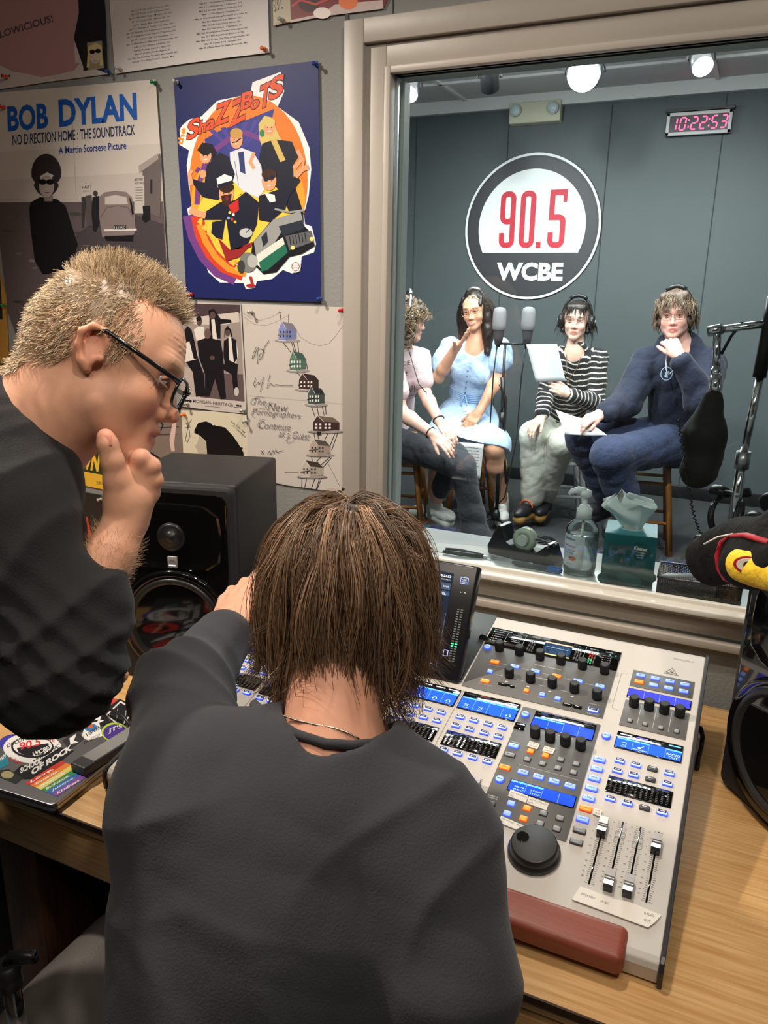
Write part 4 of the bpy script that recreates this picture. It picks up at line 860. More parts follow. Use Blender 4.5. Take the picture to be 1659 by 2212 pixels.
# ------------------------------------------------------------------ studio monitors
def monitor(corner_fr, depth_dir, side, lab, led):
    """corner_fr: front bottom corner nearest the mixer... front face spans from it along side"""
    e = empty('studio_monitor', corner_fr, lab, 'loudspeaker', 'pair of studio monitors')
    X = Vector(side).normalized(); Y = Vector(depth_dir).normalized(); M = Matrix((X, Y, Vector((0, 0, 1)))).transposed().to_4x4(); W, H, D = .254, .419, .305
    mb = MB(); mb.box((W/2, D/2+.014, H/2), (W, D-.028, H), M, bev=.006); mb.build('cabinet', mat('vinyl_black', srgb(34, 34, 35), rough=.5, bump=(800, .15)), e)
    # baffle: rounded corners
    mb = MB(); pts = rrect(0, 0, W, H, .016, 6); mb.prism([(a, .0, b) for a, b in pts], (0, .03, 0), M); bf = mb.build('baffle', M_BLACKM, e, bevel=.007)
    mb = MB(); pts = rrect(.012, .165, W-.012, H-.014, .02, 5); mb.prism([(a, -.0025, b) for a, b in pts], (0, .01, 0), M); mb.build('waveguide_plate', M_GLOSS, e, bevel=.002)
    # waveguide horn
    c = Vector((W/2, -.003, H-.105)); n = 20; V = []; F = []
    for i, (k, y) in enumerate(((1, 0), (.96, -.002), (.8, .0), (.45, .0))):
        for j in range(n):
            t = 2*math.pi*j/n; q = 1/max(abs(math.cos(t)), abs(math.sin(t)))**.75
            V.append(M @ (c+Vector((.104*k*math.cos(t)*q, y, .070*k*math.sin(t)*q))))
    for i in range(3): F += [(i*n+j, i*n+(j+1) % n, (i+1)*n+(j+1) % n, (i+1)*n+j) for j in range(n)]
    mb = MB(); mb.add(V, F, False); mb.build('waveguide', M_GLOSS, e)
    RX = Matrix.Rotation(math.radians(90), 4, 'X'); M2 = M @ Matrix.Translation((W/2, -.004, H-.105)) @ RX
    mb = MB(); mb.lathe([(.030, .0), (.024, .003), (.0135, .002), (.0125, .006), (1e-6, .009)], 28, M2); mb.build('tweeter', M_BLACK, e)
    M3 = M @ Matrix.Translation((W/2, -.001, .127)) @ RX
    mb = MB(); mb.m = 0; mb.lathe([(.118, -.004), (.1175, .006), (.112, .011), (.103, .006)], 64, M3); mb.build('woofer_ring', M_GLOSS, e)
    mb = MB(); mb.lathe([(.103, .004), (.099, .012), (.091, .012), (.086, .004)], 64, M3); mb.build('surround', mat('surround_rubber', (.02, .02, .02), rough=.32), e)
    mb = MB(); mb.lathe([(.086, .004), (.060, -.014), (.034, -.028), (.028, -.030)], 64, M3); mb.build('cone', mat('cone_paper', srgb(66, 52, 36), rough=.36, spec=.6), e)
    mb = MB(); mb.lathe([(.031, -.030), (.026, -.018), (.014, -.012), (1e-6, -.010)], 40, M3); mb.build('dust_cap', mat('dust_cap_black', (.02, .018, .016), rough=.22), e)
    mb = MB(); mb.box((W/2, -.004, .262), (.020, .004, .024), M, bev=.001); bd = mb.build('badge', mat('badge_silver', srgb(170, 165, 160), rough=.35, metal=.3), e)
    A = Art(lambda a, b, l: M @ Vector((W/2+a, -.0065-.0002*l, .262+b))); A.text('JBL', (-.007, 0), (.007, 0), .006, (.05, .05, .05), .03); A.poly([(-.007, -.008), (.007, -.008), (.007, -.0055), (-.007, -.0055)], (1.0, 1.0, 1.2)); A.build('badge_print', M_LCD, bd)
    for x, y in ((.04, .05), (W-.04, .05), (.04, D-.05), (W-.04, D-.05)):
        mb = MB(); mb.cyl(M @ Vector((x, y, -.004)), M @ Vector((x, y, .004)), .012, n=14); mb.build('foot', M_RUBBER, e)
    return e
ang = math.radians(196.4)
fl = Vector((-.877, 1.199, TZ+.004)); sdir = Vector((.96, .28, 0)); ddir = Vector((-.28, .96, 0))
monitor(fl-sdir*.254, ddir, sdir, 'black studio monitor left of the console in front of the posters', True)
sd = Vector((.63, -.77, 0)).normalized(); dd = Vector((.77, .63, 0)).normalized()
monitor(Vector((.040, 1.292, TZ+.004)), dd, sd, 'black studio monitor right of the console with a bag on top', True)
# ------------------------------------------------------------------ posters pinned to the control room wall
def pframe(ox, oy, sc, y): return lambda a, b, l: P(ox+a/sc, oy+b/sc, y=y-.0008-.000012*l)
def poster(corners, paper, fr, y, th=.0006):
    """corners in the drawing's own units: TL, TR, BR, BL (more points allowed)"""
    A = Art(fr); A.poly(corners, paper); n = len(corners); off = Vector((0, th, 0))
    v0 = [fr(a, b, 0) for a, b in corners]; A.base = ([v+off for v in v0]+[v+off*.1 for v in v0], [list(range(n))[::-1]]+[[k, (k+1) % n, n+(k+1) % n, n+k] for k in range(n)], paper)
    return A
def done(A, name, lab, cat='poster', group=None):
    o = A.build(name, M_PRINT, None, A.base); return tag(o, lab, cat, group)
def T(A, t, x0, y0, x1, y1, h, col, bold=.0, up=None): A.text(t, (x0, y0), (x1, y1), h, col, bold, up or ((y1-y0)/max(1, abs(x1-x0))*.6+.02, -1))
C1 = 2.1269; F1 = lambda y: pframe(0, 0, C1, y)
INKB = srgb(34, 32, 38)
# --- large blue-lettered soundtrack poster
A = poster([(-80, 432), (715, 364), (728, 560), (742, 760), (757, 1040), (776, 1330), (790, 1620), (110, 1640), (38, 1440), (0, 1120)], srgb(196, 188, 180), F1(YW-.004), YW-.004)
A.poly([(-90, 800), (742, 760), (750, 925), (-60, 930)], srgb(176, 168, 162)); A.poly([(-60, 700), (735, 660), (742, 790), (-60, 830)], srgb(186, 178, 171))
A.poly([(-20, 930), (750, 925), (790, 1620), (110, 1640), (38, 1440), (0, 1120)], srgb(88, 78, 80)); A.poly([(350, 1080), (470, 985), (620, 985), (750, 1030), (790, 1620), (360, 1640)], srgb(66, 60, 64))
for k in range(26):
    x = rng.uniform(0, 340); yy = rng.uniform(980, 1400); A.ell((x+yy*.03, yy), (rng.uniform(12, 34), rng.uniform(4, 9)), srgb(*([rng.integers(56, 110)]*3)), 10)
for k in range(16):
    x = rng.uniform(380, 700); yy = rng.uniform(1120, 1420); A.ell((x, yy), (rng.uniform(20, 50), rng.uniform(2, 5)), srgb(*([int(rng.integers(76, 118))]*3)), 10)
A.line((325, 410), (350, 920), 1.5, srgb(168, 160, 154))
T(A, 'BOB', 36, 606, 222, 590, 118, srgb(28, 84, 168), .035); T(A, 'DYLAN', 272, 583, 630, 550, 125, srgb(28, 84, 168), .035)
T(A, 'NO DIRECTION HOME : THE SOUNDTRACK', 58, 668, 620, 620, 48, srgb(36, 44, 82), .01); T(A, 'A Martin Scorsese Picture', 270, 708, 580, 684, 34, srgb(30, 60, 130), .01)
# building at right, sign boards, car, figures
A.poly([(640, 770), (735, 705), (742, 770), (735, 1000), (700, 985), (660, 960), (655, 790)], srgb(96, 88, 88)); A.poly([(636, 762), (725, 705), (728, 730), (640, 795)], srgb(150, 140, 136))
for k in range(4): A.poly([(690, 825+k*2), (700, 823), (700, 890), (690, 890)], srgb(40, 38, 42))
A.poly([(614, 812), (662, 808), (664, 980), (618, 980)], srgb(176, 170, 164)); A.text('MUST FERRY', (618, 832), (658, 830), 12, INKB, .02, (0, -1)); A.text('TICKET OFFICE', (618, 848), (660, 846), 10, INKB, .02, (0, -1))
for k in range(6): A.line((622, 862+k*12), (656, 861+k*12), 4, srgb(120, 114, 112))
A.poly([(655, 945), (690, 945), (690, 1010), (660, 1010)], srgb(26, 24, 28)); A.ell((668, 1000), (16, 20), srgb(20, 20, 22))
A.poly([(372, 848), (415, 843), (418, 905), (376, 910)], srgb(178, 172, 166)); A.text('HALT', (378, 868), (412, 865), 13, INKB, .02, (0, -1)); A.text('TICKET OFFICE', (380, 884), (412, 882), 8, INKB, 0, (0, -1)); A.poly([(374, 905), (395, 903), (384, 1045), (376, 1045)], srgb(54, 50, 54))
A.poly([(392, 900), (420, 895), (430, 1040), (400, 1040)], srgb(76, 70, 72))
A.poly([(425, 905), (455, 900), (462, 1010), (440, 1065), (428, 1060), (420, 980)], srgb(30, 28, 32)); A.ell((438, 888), (10, 13), srgb(60, 54, 54))
A.poly([(455, 905), (480, 884), (530, 876), (580, 882), (604, 905), (618, 980), (624, 1060), (610, 1085), (470, 1090), (456, 1000)], srgb(120, 108, 106)); A.poly([(482, 905), (530, 896), (580, 905), (588, 938), (482, 940)], srgb(176, 168, 164)); A.stroke([(460, 1000), (490, 955), (540, 945), (590, 955), (612, 1000)], 4, srgb(88, 80, 80))
A.line((478, 1058), (628, 1054), 9, srgb(206, 198, 192)); A.poly([(522, 1036), (580, 1036), (580, 1054), (522, 1054)], srgb(24, 24, 26)); A.text('1235RD', (526, 1050), (576, 1050), 11, srgb(200, 200, 200), 0, (0, -1)); A.poly([(480, 1085), (612, 1080), (610, 1108), (485, 1105)], srgb(22, 20, 24)); A.poly([(592, 900), (606, 930), (616, 985), (606, 985)], srgb(24, 24, 26))
# curly haired standing figure in dark coat
A.poly([(140, 930), (185, 905), (262, 915), (300, 945), (330, 1040), (356, 1120), (340, 1180), (300, 1240), (196, 1260), (160, 1200), (140, 1050), (134, 960)], srgb(20, 19, 22)); A.poly([(200, 880), (240, 880), (242, 925), (205, 925)], srgb(120, 108, 104))
for k in range(34):
    t = 2*math.pi*k/34; A.ell((212+52*math.cos(t)*(1 if math.sin(t) < .2 else .9), 795+72*math.sin(t)+(18 if math.sin(t) > .5 else 0)), (17, 17), srgb(44, 38, 40), 9)
A.poly([(170, 745), (200, 722), (240, 730), (266, 790), (262, 820), (240, 800), (215, 790), (186, 806), (166, 850), (160, 790)], srgb(44, 38, 40)); A.ell((214, 856), (35, 50), srgb(150, 138, 132)); A.ell((196, 836), (18, 13), srgb(16, 16, 18)); A.ell((230, 836), (18, 13), srgb(16, 16, 18)); A.line((178, 832), (248, 832), 3, srgb(16, 16, 18)); A.line((206, 884), (226, 884), 3, srgb(90, 70, 68))
done(A, 'poster', 'tall monochrome poster with blue BOB DYLAN lettering, a dark coated figure and a car')
# --- navy cartoon poster
A = poster([(797, 358), (1461, 278), (1470, 830), (1476, 1388), (1160, 1378), (857, 1366), (828, 860)], srgb(28, 36, 92), F1(YW-.0045), YW-.0045)
A.poly([(825, 595), (838, 575), (870, 548), (925, 535), (1000, 462), (1150, 432), (1160, 378), (1290, 330), (1306, 420), (1276, 490), (1372, 560), (1422, 680), (1430, 780), (1418, 900), (1396, 985), (1402, 1030), (1432, 1040), (1452, 1120), (1442, 1160), (1386, 1178), (1380, 1248), (1340, 1256), (1300, 1240), (1250, 1282), (1180, 1292), (1172, 1322), (1130, 1328), (1118, 1300), (1010, 1298), (958, 1252), (930, 1180), (890, 1110), (868, 1000), (860, 960), (888, 940), (868, 860), (858, 760), (868, 690), (828, 668)], srgb(236, 236, 236))
A.ell((1142, 830), (272, 392), srgb(226, 124, 40), 48); A.ell((1140, 930), (262, 284), srgb(236, 160, 50), 40); A.ell((1136, 1010), (236, 196), srgb(244, 202, 72), 36)
A.poly([(940, 640), (1010, 600), (1260, 500), (1230, 640), (1200, 760), (960, 740)], srgb(56, 60, 134))
for k in range(6): A.poly([(1090, 720), (960+k*52, 600-k*12), (985+k*52, 595-k*12)], srgb(74, 66, 150))
A.stroke([(905, 940), (910, 860), (940, 760), (985, 690), (1050, 640), (1130, 610), (1200, 640)], 24, srgb(112, 62, 132))
A.stroke([(880, 985), (905, 1080), (950, 1170), (1010, 1235), (1090, 1270)], 84, srgb(112, 62, 132)); A.stroke([(905, 990), (925, 1080), (970, 1165), (1030, 1225), (1120, 1262)], 58, srgb(206, 66, 40)); A.stroke([(915, 1030), (945, 1110), (990, 1180), (1050, 1235), (1130, 1260)], 28, srgb(240, 146, 50))
for k in range(9): t = k/8; a = (905+t*170, 1020+t*215); A.poly([a, (a[0]+30, a[1]-34), (a[0]+22, a[1]+16)], srgb(246, 190, 70))
SK = srgb(222, 160, 118); CO = srgb(26, 28, 46)
# title
T(A, 'the', 838, 668, 855, 590, 26, srgb(238, 150, 40), .03, (-1, -.2))
for t, x0, y0, x1, y1, h in (('S', 856, 650, 912, 622, 92), ('h', 912, 618, 945, 604, 62), ('a', 945, 604, 985, 588, 48), ('Z', 980, 584, 1052, 556, 100), ('Z', 1052, 588, 1130, 545, 118), ('B', 1104, 508, 1160, 486, 78), ('o', 1150, 508, 1188, 492, 40), ('T', 1186, 508, 1240, 480, 112), ('S', 1232, 468, 1298, 436, 104)):
    T(A, t, x0-3, y0+3, x1+3, y1+3, h+7, srgb(60, 26, 30), .06, (.1, -1)); T(A, t, x0, y0, x1, y1, h, srgb(222, 82, 44), .03, (.1, -1)); 
    T(A, t, x0+1, y0, x1-1, y1, h*.42, srgb(240, 162, 50), .02, (.1, -1)) if t in 'ZBTS' and 0 else None
def fig(head, hr, body, coat, hair, extra=()):
    A.poly(body, coat); A.ell(head, hr, SK, 18); A.ell((head[0], head[1]-hr[1]*.62), (hr[0]*1.02, hr[1]*.55), hair, 16)
    A.ell((head[0]-hr[0]*.35, head[1]), (3, 2.4), CO, 8); A.ell((head[0]+hr[0]*.35, head[1]), (3, 2.4), CO, 8); A.line((head[0]-8, head[1]+hr[1]*.5), (head[0]+8, head[1]+hr[1]*.46), 4, srgb(240, 235, 230))
# woman with long fair hair
A.poly([(1192, 640), (1188, 570), (1215, 532), (1250, 540), (1272, 600), (1300, 660), (1320, 740), (1290, 735), (1262, 680), (1240, 720), (1232, 770), (1214, 760), (1210, 690)], srgb(214, 190, 110))
fig((1238, 585), (26, 38), [(1205, 660), (1260, 640), (1340, 650), (1370, 720), (1345, 760), (1350, 840), (1396, 985), (1330, 980), (1290, 880), (1200, 800), (1190, 720)], CO, srgb(214, 190, 110)); A.stroke([(1366, 690), (1386, 730), (1350, 775)], 18, SK); A.stroke([(1256, 640), (1300, 740)], 26, srgb(206, 180, 98)); A.ell((1204, 612), (12, 18), srgb(60, 130, 80), 12)
# lab coat
fig((1086, 640), (29, 44), [(1056, 700), (1110, 680), (1165, 700), (1200, 760), (1215, 870), (1190, 910), (1120, 880), (1070, 830), (1058, 740)], srgb(214, 220, 230), srgb(196, 150, 80)); A.poly([(1094, 700), (1120, 695), (1128, 800), (1104, 790)], srgb(46, 60, 110)); A.stroke([(1066, 655), (1085, 652), (1108, 634)], 5, CO); A.stroke([(1168, 700), (1150, 745), (1168, 775)], 16, SK); A.stroke([(1078, 740), (1096, 850)], 3, srgb(120, 126, 140))
# dark haired singer
A.poly([(905, 690), (930, 655), (975, 662), (995, 700), (985, 740), (955, 720)], srgb(24, 20, 26)); fig((944, 716), (27, 36), [(950, 760), (1010, 700), (1050, 720), (1080, 800), (1060, 860), (1000, 920), (930, 905), (890, 850), (880, 820), (940, 840)], CO, srgb(24, 20, 26)); A.stroke([(880, 850), (870, 800), (880, 780)], 18, SK); A.ell((932, 800), (16, 20), SK, 12); A.stroke([(900, 790), (915, 770)], 14, srgb(112, 62, 132))
# captain
fig((1040, 890), (34, 48), [(940, 975), (1010, 930), (1080, 920), (1130, 880), (1190, 930), (1180, 1030), (1130, 1140), (1060, 1150), (1040, 1010), (930, 1010)], CO, srgb(50, 30, 24)); A.poly([(1015, 900), (1065, 890), (1060, 930), (1040, 950), (1022, 935)], srgb(60, 34, 26)); A.ell((1042, 912), (9, 12), srgb(120, 30, 30), 10); A.poly([(995, 820), (1030, 800), (1066, 812), (1068, 832), (1000, 862)], srgb(236, 236, 236)); A.poly([(998, 848), (1068, 828), (1072, 842), (1004, 866)], CO); A.poly([(1048, 945), (1095, 915), (1098, 965), (1070, 985)], srgb(196, 44, 40)); A.stroke([(945, 990), (905, 980), (872, 962)], 30, SK); A.stroke([(905, 975), (874, 950)], 9, SK)
for (x, yy, c) in ((1056, 976, (240, 220, 120)), (1072, 986, (230, 230, 230)), (1066, 1008, (200, 50, 50)), (1050, 1002, (120, 180, 220)), (1080, 1020, (240, 200, 80)), (1100, 888, (250, 210, 70)), (1218, 920, (200, 60, 60))): A.ell((x, yy), (7, 7), srgb(*c), 8)
A.poly([(975, 1020), (1035, 1010), (1020, 1100), (990, 1090), (970, 1070)], CO)
# pointing man
fig((1236, 830), (34, 46), [(1190, 900), (1280, 870), (1330, 840), (1360, 800), (1380, 830), (1330, 900), (1310, 960), (1240, 1020), (1190, 1010)], CO, srgb(60, 36, 26)); A.stroke([(1356, 812), (1390, 775), (1418, 768)], 24, SK); A.line((1392, 770), (1396, 735), 9, SK); A.ell((1222, 824), (12, 10), CO, 10); A.ell((1250, 816), (12, 10), CO, 10); A.poly([(1214, 885), (1262, 895), (1266, 925), (1240, 930)], srgb(230, 230, 230))
# flying motor home
GV = srgb(150, 152, 150)
A.poly([(1160, 1115), (1250, 1010), (1330, 985), (1390, 975), (1398, 1040), (1432, 1070), (1446, 1130), (1390, 1165), (1330, 1180), (1270, 1250), (1210, 1260), (1150, 1200)], srgb(20, 22, 30)); A.poly([(1166, 1110), (1256, 1008), (1380, 970), (1396, 1030), (1290, 1070), (1230, 1165), (1180, 1200)], GV); A.poly([(1180, 1170), (1300, 1090), (1310, 1130), (1200, 1235), (1176, 1210)], srgb(216, 220, 210)); A.poly([(1190, 1205), (1310, 1120), (1322, 1160), (1230, 1240), (1200, 1248)], srgb(36, 108, 84)); A.poly([(1280, 1040), (1390, 1010), (1398, 1050), (1300, 1085)], srgb(40, 46, 58)); A.poly([(1310, 1085), (1430, 1060), (1440, 1110), (1330, 1150)], srgb(94, 96, 98)); 
for k in range(6): A.line((1330+k*14, 1085-k*3), (1336+k*14, 1125-k*3), 4, srgb(30, 32, 40))
A.ell((1345, 1138), (10, 10), srgb(240, 220, 120), 10); A.ell((1432, 1098), (10, 10), srgb(240, 220, 120), 10); A.poly([(1200, 1090), (1225, 1062), (1232, 1110), (1210, 1135)], srgb(40, 46, 58)); A.ell((1140, 1205), (40, 46), srgb(120, 122, 120), 22); A.ell((1160, 1200), (24, 30), srgb(176, 178, 174), 18); A.ell((1108, 1225), (18, 30), srgb(60, 62, 60), 16); A.ell((1130, 1070), (30, 22), srgb(186, 190, 190), 18); A.line((1130, 1070), (1150, 1050), 4, CO); A.poly([(1000, 1090), (1060, 1150), (1150, 1135), (1165, 1110), (1100, 1180), (1040, 1200)], srgb(150, 40, 44)); A.stroke([(1400, 965), (1330, 975), (1262, 960)], 9, GV); A.line((1150, 1270), (1160, 1310), 12, srgb(176, 40, 44)); A.ell((1152, 1312), (22, 8), srgb(176, 40, 44), 14)
A.ell((1358, 1225), (24, 28), srgb(236, 232, 230), 20); A.stroke([(1358+17*math.cos(t), 1225+20*math.sin(t)) for t in [k*.4 for k in range(16)]], 3, srgb(130, 40, 50), True); A.text('JNC', (1347, 1236), (1370, 1236), 9, srgb(130, 40, 50), 0, (0, -1)); A.line((1342, 1222), (1374, 1222), 2.5, srgb(130, 40, 50))
done(A, 'poster', 'navy blue cartoon band poster with orange Shazzbots title and a flying motor home')
# --- tour date sheet
A = poster([(496, -120), (1228, -150), (1237, 242), (1020, 268), (760, 305), (529, 339), (506, 60)], srgb(206, 200, 198), F1(YW-.0035), YW-.0035)
L1 = ['Jan 12 | Purple Fiddle | Thomas, WV', 'Jan 13 | Purple Fiddle | Thomas, WV', 'Jan 14 | Mountain Stage | Morgantown, WV', 'Jan 15 | Club Cafe | Pittsburgh, PA', 'Jan 16 | Music Box | Cleveland, OH', 'Jan 17 | Woodlands Tavern | Columbus, OH', 'Jan 18 | Fletcher Hall Auditorium | Durham, NC', 'Jan 19 | Neighborhood Theatre | Charlotte, NC', 'Jan 20 | Wilson Hall | Harrisonburg, VA', 'Jan 21 | Barrelhouse Ballroom | Chattanooga, TN', 'Feb 1 | City Winery | Atlanta, GA', 'Feb 2 | Reeves Theater | Elkin, NC', 'Feb 24 | CSPS | Cedar Rapids, IA', 'Feb 25 | The Parkway Theater | Minneapolis, MN', 'Feb 28 | The West Theatre | Duluth, MN']
L2 = ['Feb 29 | Thunderbird | Pittsburgh, PA', 'Mar 1 | Ludlow Garage | Cincinnati, OH', 'Mar 2 | Salvage Station | Asheville, NC', 'Mar 3 | The Senate | Columbia, SC', 'Mar 21 | Suwannee Spring Reunion | Live Oak, FL', "Mar 22 | Grant's Lounge | Macon, GA", 'Mar 23 | 40 Watt Club | Athens, GA', 'Mar 24 | Pour House | Charleston, SC', 'Mar 26 | Brooklyn Arts Center | Wilmington, NC', 'Mar 27 | The Broadberry | Richmond, VA', 'Mar 28 | Live at Hub City Vinyl | Hagerstown, MD', 'Mar 29 | West Art | Lancaster, PA', 'Mar 30 | Rams Head On Stage | Annapolis, MD']
for i, t in enumerate(L1):
    w_ = len(t)*5.0; yb = 44+i*16.7; cx_ = 690+i*1.0; T(A, t, cx_-w_/2, yb+w_*.075, cx_+w_/2, yb-w_*.075, 9.5, srgb(70, 66, 74), .012)
for i, t in enumerate(L2):
    w_ = len(t)*5.1; yb = 20+i*16.9-8; cx_ = 1012+i*1.2; T(A, t, cx_-w_/2, yb+w_*.065, cx_+w_/2, yb-w_*.065, 9.5, srgb(70, 66, 74), .012)
done(A, 'tour_date_sheet', 'white sheet of printed tour dates at the top of the wall')
# --- torn pink poster top left
A = poster([(-140, -80), (470, -120), (484, 60), (497, 340), (250, 372), (0, 410), (-150, 430)], srgb(190, 180, 176), F1(YW-.003), YW-.003)
A.poly([(350, -120), (470, -120), (486, 60), (496, 336), (380, 300), (330, 150)], srgb(36, 34, 42)); A.poly([(-140, -80), (355, -110), (362, 60), (340, 170), (345, 290), (368, 288), (340, 325), (250, 345), (190, 356), (130, 340), (60, 330), (0, 300), (-140, 290)], srgb(172, 132, 132))
T(A, 'WALLOWICIOUS!', -96, 206, 245, 100, 34, srgb(78, 62, 72), .02); A.poly([(372, 200), (468, 186), (478, 312), (384, 327)], srgb(150, 138, 110)); A.poly([(372, 200), (400, 196), (405, 322), (384, 327)], srgb(40, 38, 40)); A.ell((436, 250), (26, 42), srgb(196, 180, 160)); A.poly([(405, 215), (440, 196), (466, 210), (472, 300), (458, 300), (460, 230), (414, 236), (412, 310), (398, 310)], srgb(206, 188, 140)); A.ell((424, 238), (13, 10), srgb(24, 20, 22)); A.ell((450, 234), (13, 10), srgb(24, 20, 22)); A.line((428, 282), (446, 279), 4, srgb(130, 80, 76)); A.text('e', (38, 355), (48, 354), 12, srgb(40, 36, 40), .03, (0, -1))
A.poly([(470, 330), (480, 306), (494, 336)], srgb(26, 26, 30))
done(A, 'poster', 'torn edge mauve poster with LLOWICIOUS! lettering in the top left corner')
# --- red poster top
A = poster([(1250, -90), (1820, -90), (1760, 40), (1480, 76), (1256, 118)], srgb(120, 40, 44), F1(YW-.0035), YW-.0035)
A.poly([(1250, -90), (1330, -90), (1336, 100), (1256, 118)], srgb(186, 176, 152)); T(A, '3/3/2', 1262, 56, 1300, 40, 60, srgb(40, 34, 40), 0); A.poly([(1336, 92), (1480, 62), (1540, 20), (1760, 0), (1760, 40), (1480, 76), (1336, 104)], srgb(200, 180, 176)); A.ell((1420, 10), (50, 46), srgb(60, 20, 26)); A.ell((1600, 8), (44, 36), srgb(226, 120, 70)); A.ell((1480, 60), (40, 26), srgb(240, 226, 220)); A.stroke([(1340, 30), (1380, 0), (1450, 20), (1520, -10)], 10, srgb(196, 60, 60))
done(A, 'poster', 'glossy red poster with a signed cream margin at the top above the window corner')
# --- second crop: posters right of the man
C2 = 4.1475; F2 = lambda y: pframe(380, 640, C2, y)
A = poster([(30, 48), (580, 68), (604, 480), (632, 944), (628, 1052), (380, 1030), (44, 985), (40, 500)], srgb(192, 182, 176), F2(YW-.003), YW-.003)
A.poly([(38, 62), (572, 76), (616, 944), (400, 918), (46, 890), (38, 400)], srgb(150, 138, 132)); A.poly([(38, 62), (572, 76), (576, 150), (400, 170), (140, 190), (38, 260)], srgb(72, 58, 62)); A.poly([(150, 190), (560, 140), (570, 230), (400, 260), (160, 250)], srgb(196, 186, 176)); A.poly([(220, 680), (600, 700), (616, 944), (220, 905)], srgb(96, 80, 80)); A.poly([(38, 620), (150, 650), (170, 900), (46, 890)], srgb(176, 164, 156))
DK = srgb(26, 22, 28); LT = srgb(214, 206, 198); FC = srgb(86, 68, 64)
A.poly([(290, 130), (340, 108), (372, 160), (400, 200), (400, 380), (300, 380), (300, 200)], DK); A.ell((328, 172), (26, 34), FC); A.poly([(316, 210), (346, 205), (370, 390), (330, 380)], LT); A.poly([(380, 200), (490, 210), (500, 235), (400, 250)], DK)
A.poly([(160, 300), (200, 270), (250, 275), (262, 400), (190, 420)], LT); A.ell((210, 225), (24, 40), FC); A.ell((205, 200), (24, 24), DK)
A.poly([(60, 440), (90, 340), (150, 400), (190, 480), (200, 560), (80, 590)], LT); A.ell((106, 320), (26, 34), FC); A.poly([(76, 300), (106, 268), (140, 300), (170, 420), (200, 560), (160, 560), (120, 400), (90, 420)], DK); A.poly([(90, 590), (200, 560), (250, 700), (265, 890), (180, 900), (150, 680)], DK)
A.poly([(190, 400), (280, 370), (400, 395), (425, 540), (430, 700), (450, 915), (400, 925), (350, 740), (300, 900), (262, 900), (262, 700), (210, 560)], DK); A.ell((284, 335), (30, 46), srgb(104, 84, 78)); A.ell((326, 552), (22, 20), FC)
A.poly([(430, 400), (480, 360), (540, 400), (560, 520), (540, 600), (430, 590)], LT); A.poly([(430, 400), (470, 370), (480, 590), (440, 640), (425, 520)], DK); A.poly([(495, 370), (540, 390), (550, 560), (520, 600)], DK); A.ell((462, 318), (24, 38), FC); A.poly([(436, 300), (462, 262), (494, 300), (510, 380), (494, 360), (480, 300), (446, 300), (430, 380)], DK); A.poly([(400, 640), (470, 570), (556, 610), (548, 720), (560, 870), (520, 880), (500, 700), (430, 660)], DK); A.ell((543, 855), (22, 40), srgb(190, 184, 178))
T(A, 'MORGAN', 152, 952, 312, 968, 28, srgb(90, 80, 84), .005); T(A, 'HERITAGE', 330, 970, 512, 990, 28, srgb(90, 80, 84), .005); A.ell((320, 962), (4, 4), srgb(90, 80, 84)); A.line((255, 982), (400, 996), 3, srgb(110, 100, 100)); A.ell((96, 935), (22, 9), DK); A.ell((130, 940), (11, 13), DK)
for k in range(3): A.ell((548+k*16, 978+k*2), (7, 8), DK)
A.line((520, 992), (606, 1000), 3, DK); A.line((52, 992), (80, 996), 3, DK)
done(A, 'band_photo', 'black and white band photograph captioned MORGAN HERITAGE below the navy poster', 'photograph')
# --- white poster of stacked houses
A = poster([(592, 66), (1300, 92), (1526, 98), (1530, 560), (1532, 1735), (1380, 1745), (1200, 1722), (1000, 1695), (930, 1680), (800, 1660), (640, 1600), (640, 1000)], srgb(196, 188, 180), F2(YW-.0025), YW-.0025)
A.poly([(632, 886), (1080, 925), (1530, 965), (1530, 976), (1080, 935), (632, 896)], srgb(178, 170, 162)); LN = srgb(84, 78, 80)
A.stroke([(600, 150), (680, 200), (760, 215), (850, 190), (930, 150)], 2.5, LN); A.stroke([(600, 180), (700, 250), (800, 265), (900, 230), (1010, 170)], 2.5, LN); A.stroke([(1080, 310), (1120, 370), (1200, 420), (1290, 445), (1370, 425), (1420, 370), (1526, 225)], 2.8, LN)
A.line((945, 222), (928, 135), 6, INKB); A.line((915, 150), (945, 145), 5, INKB); A.line((1008, 248), (1010, 162), 5, INKB); A.line((1040, 300), (1060, 460), 2, LN)
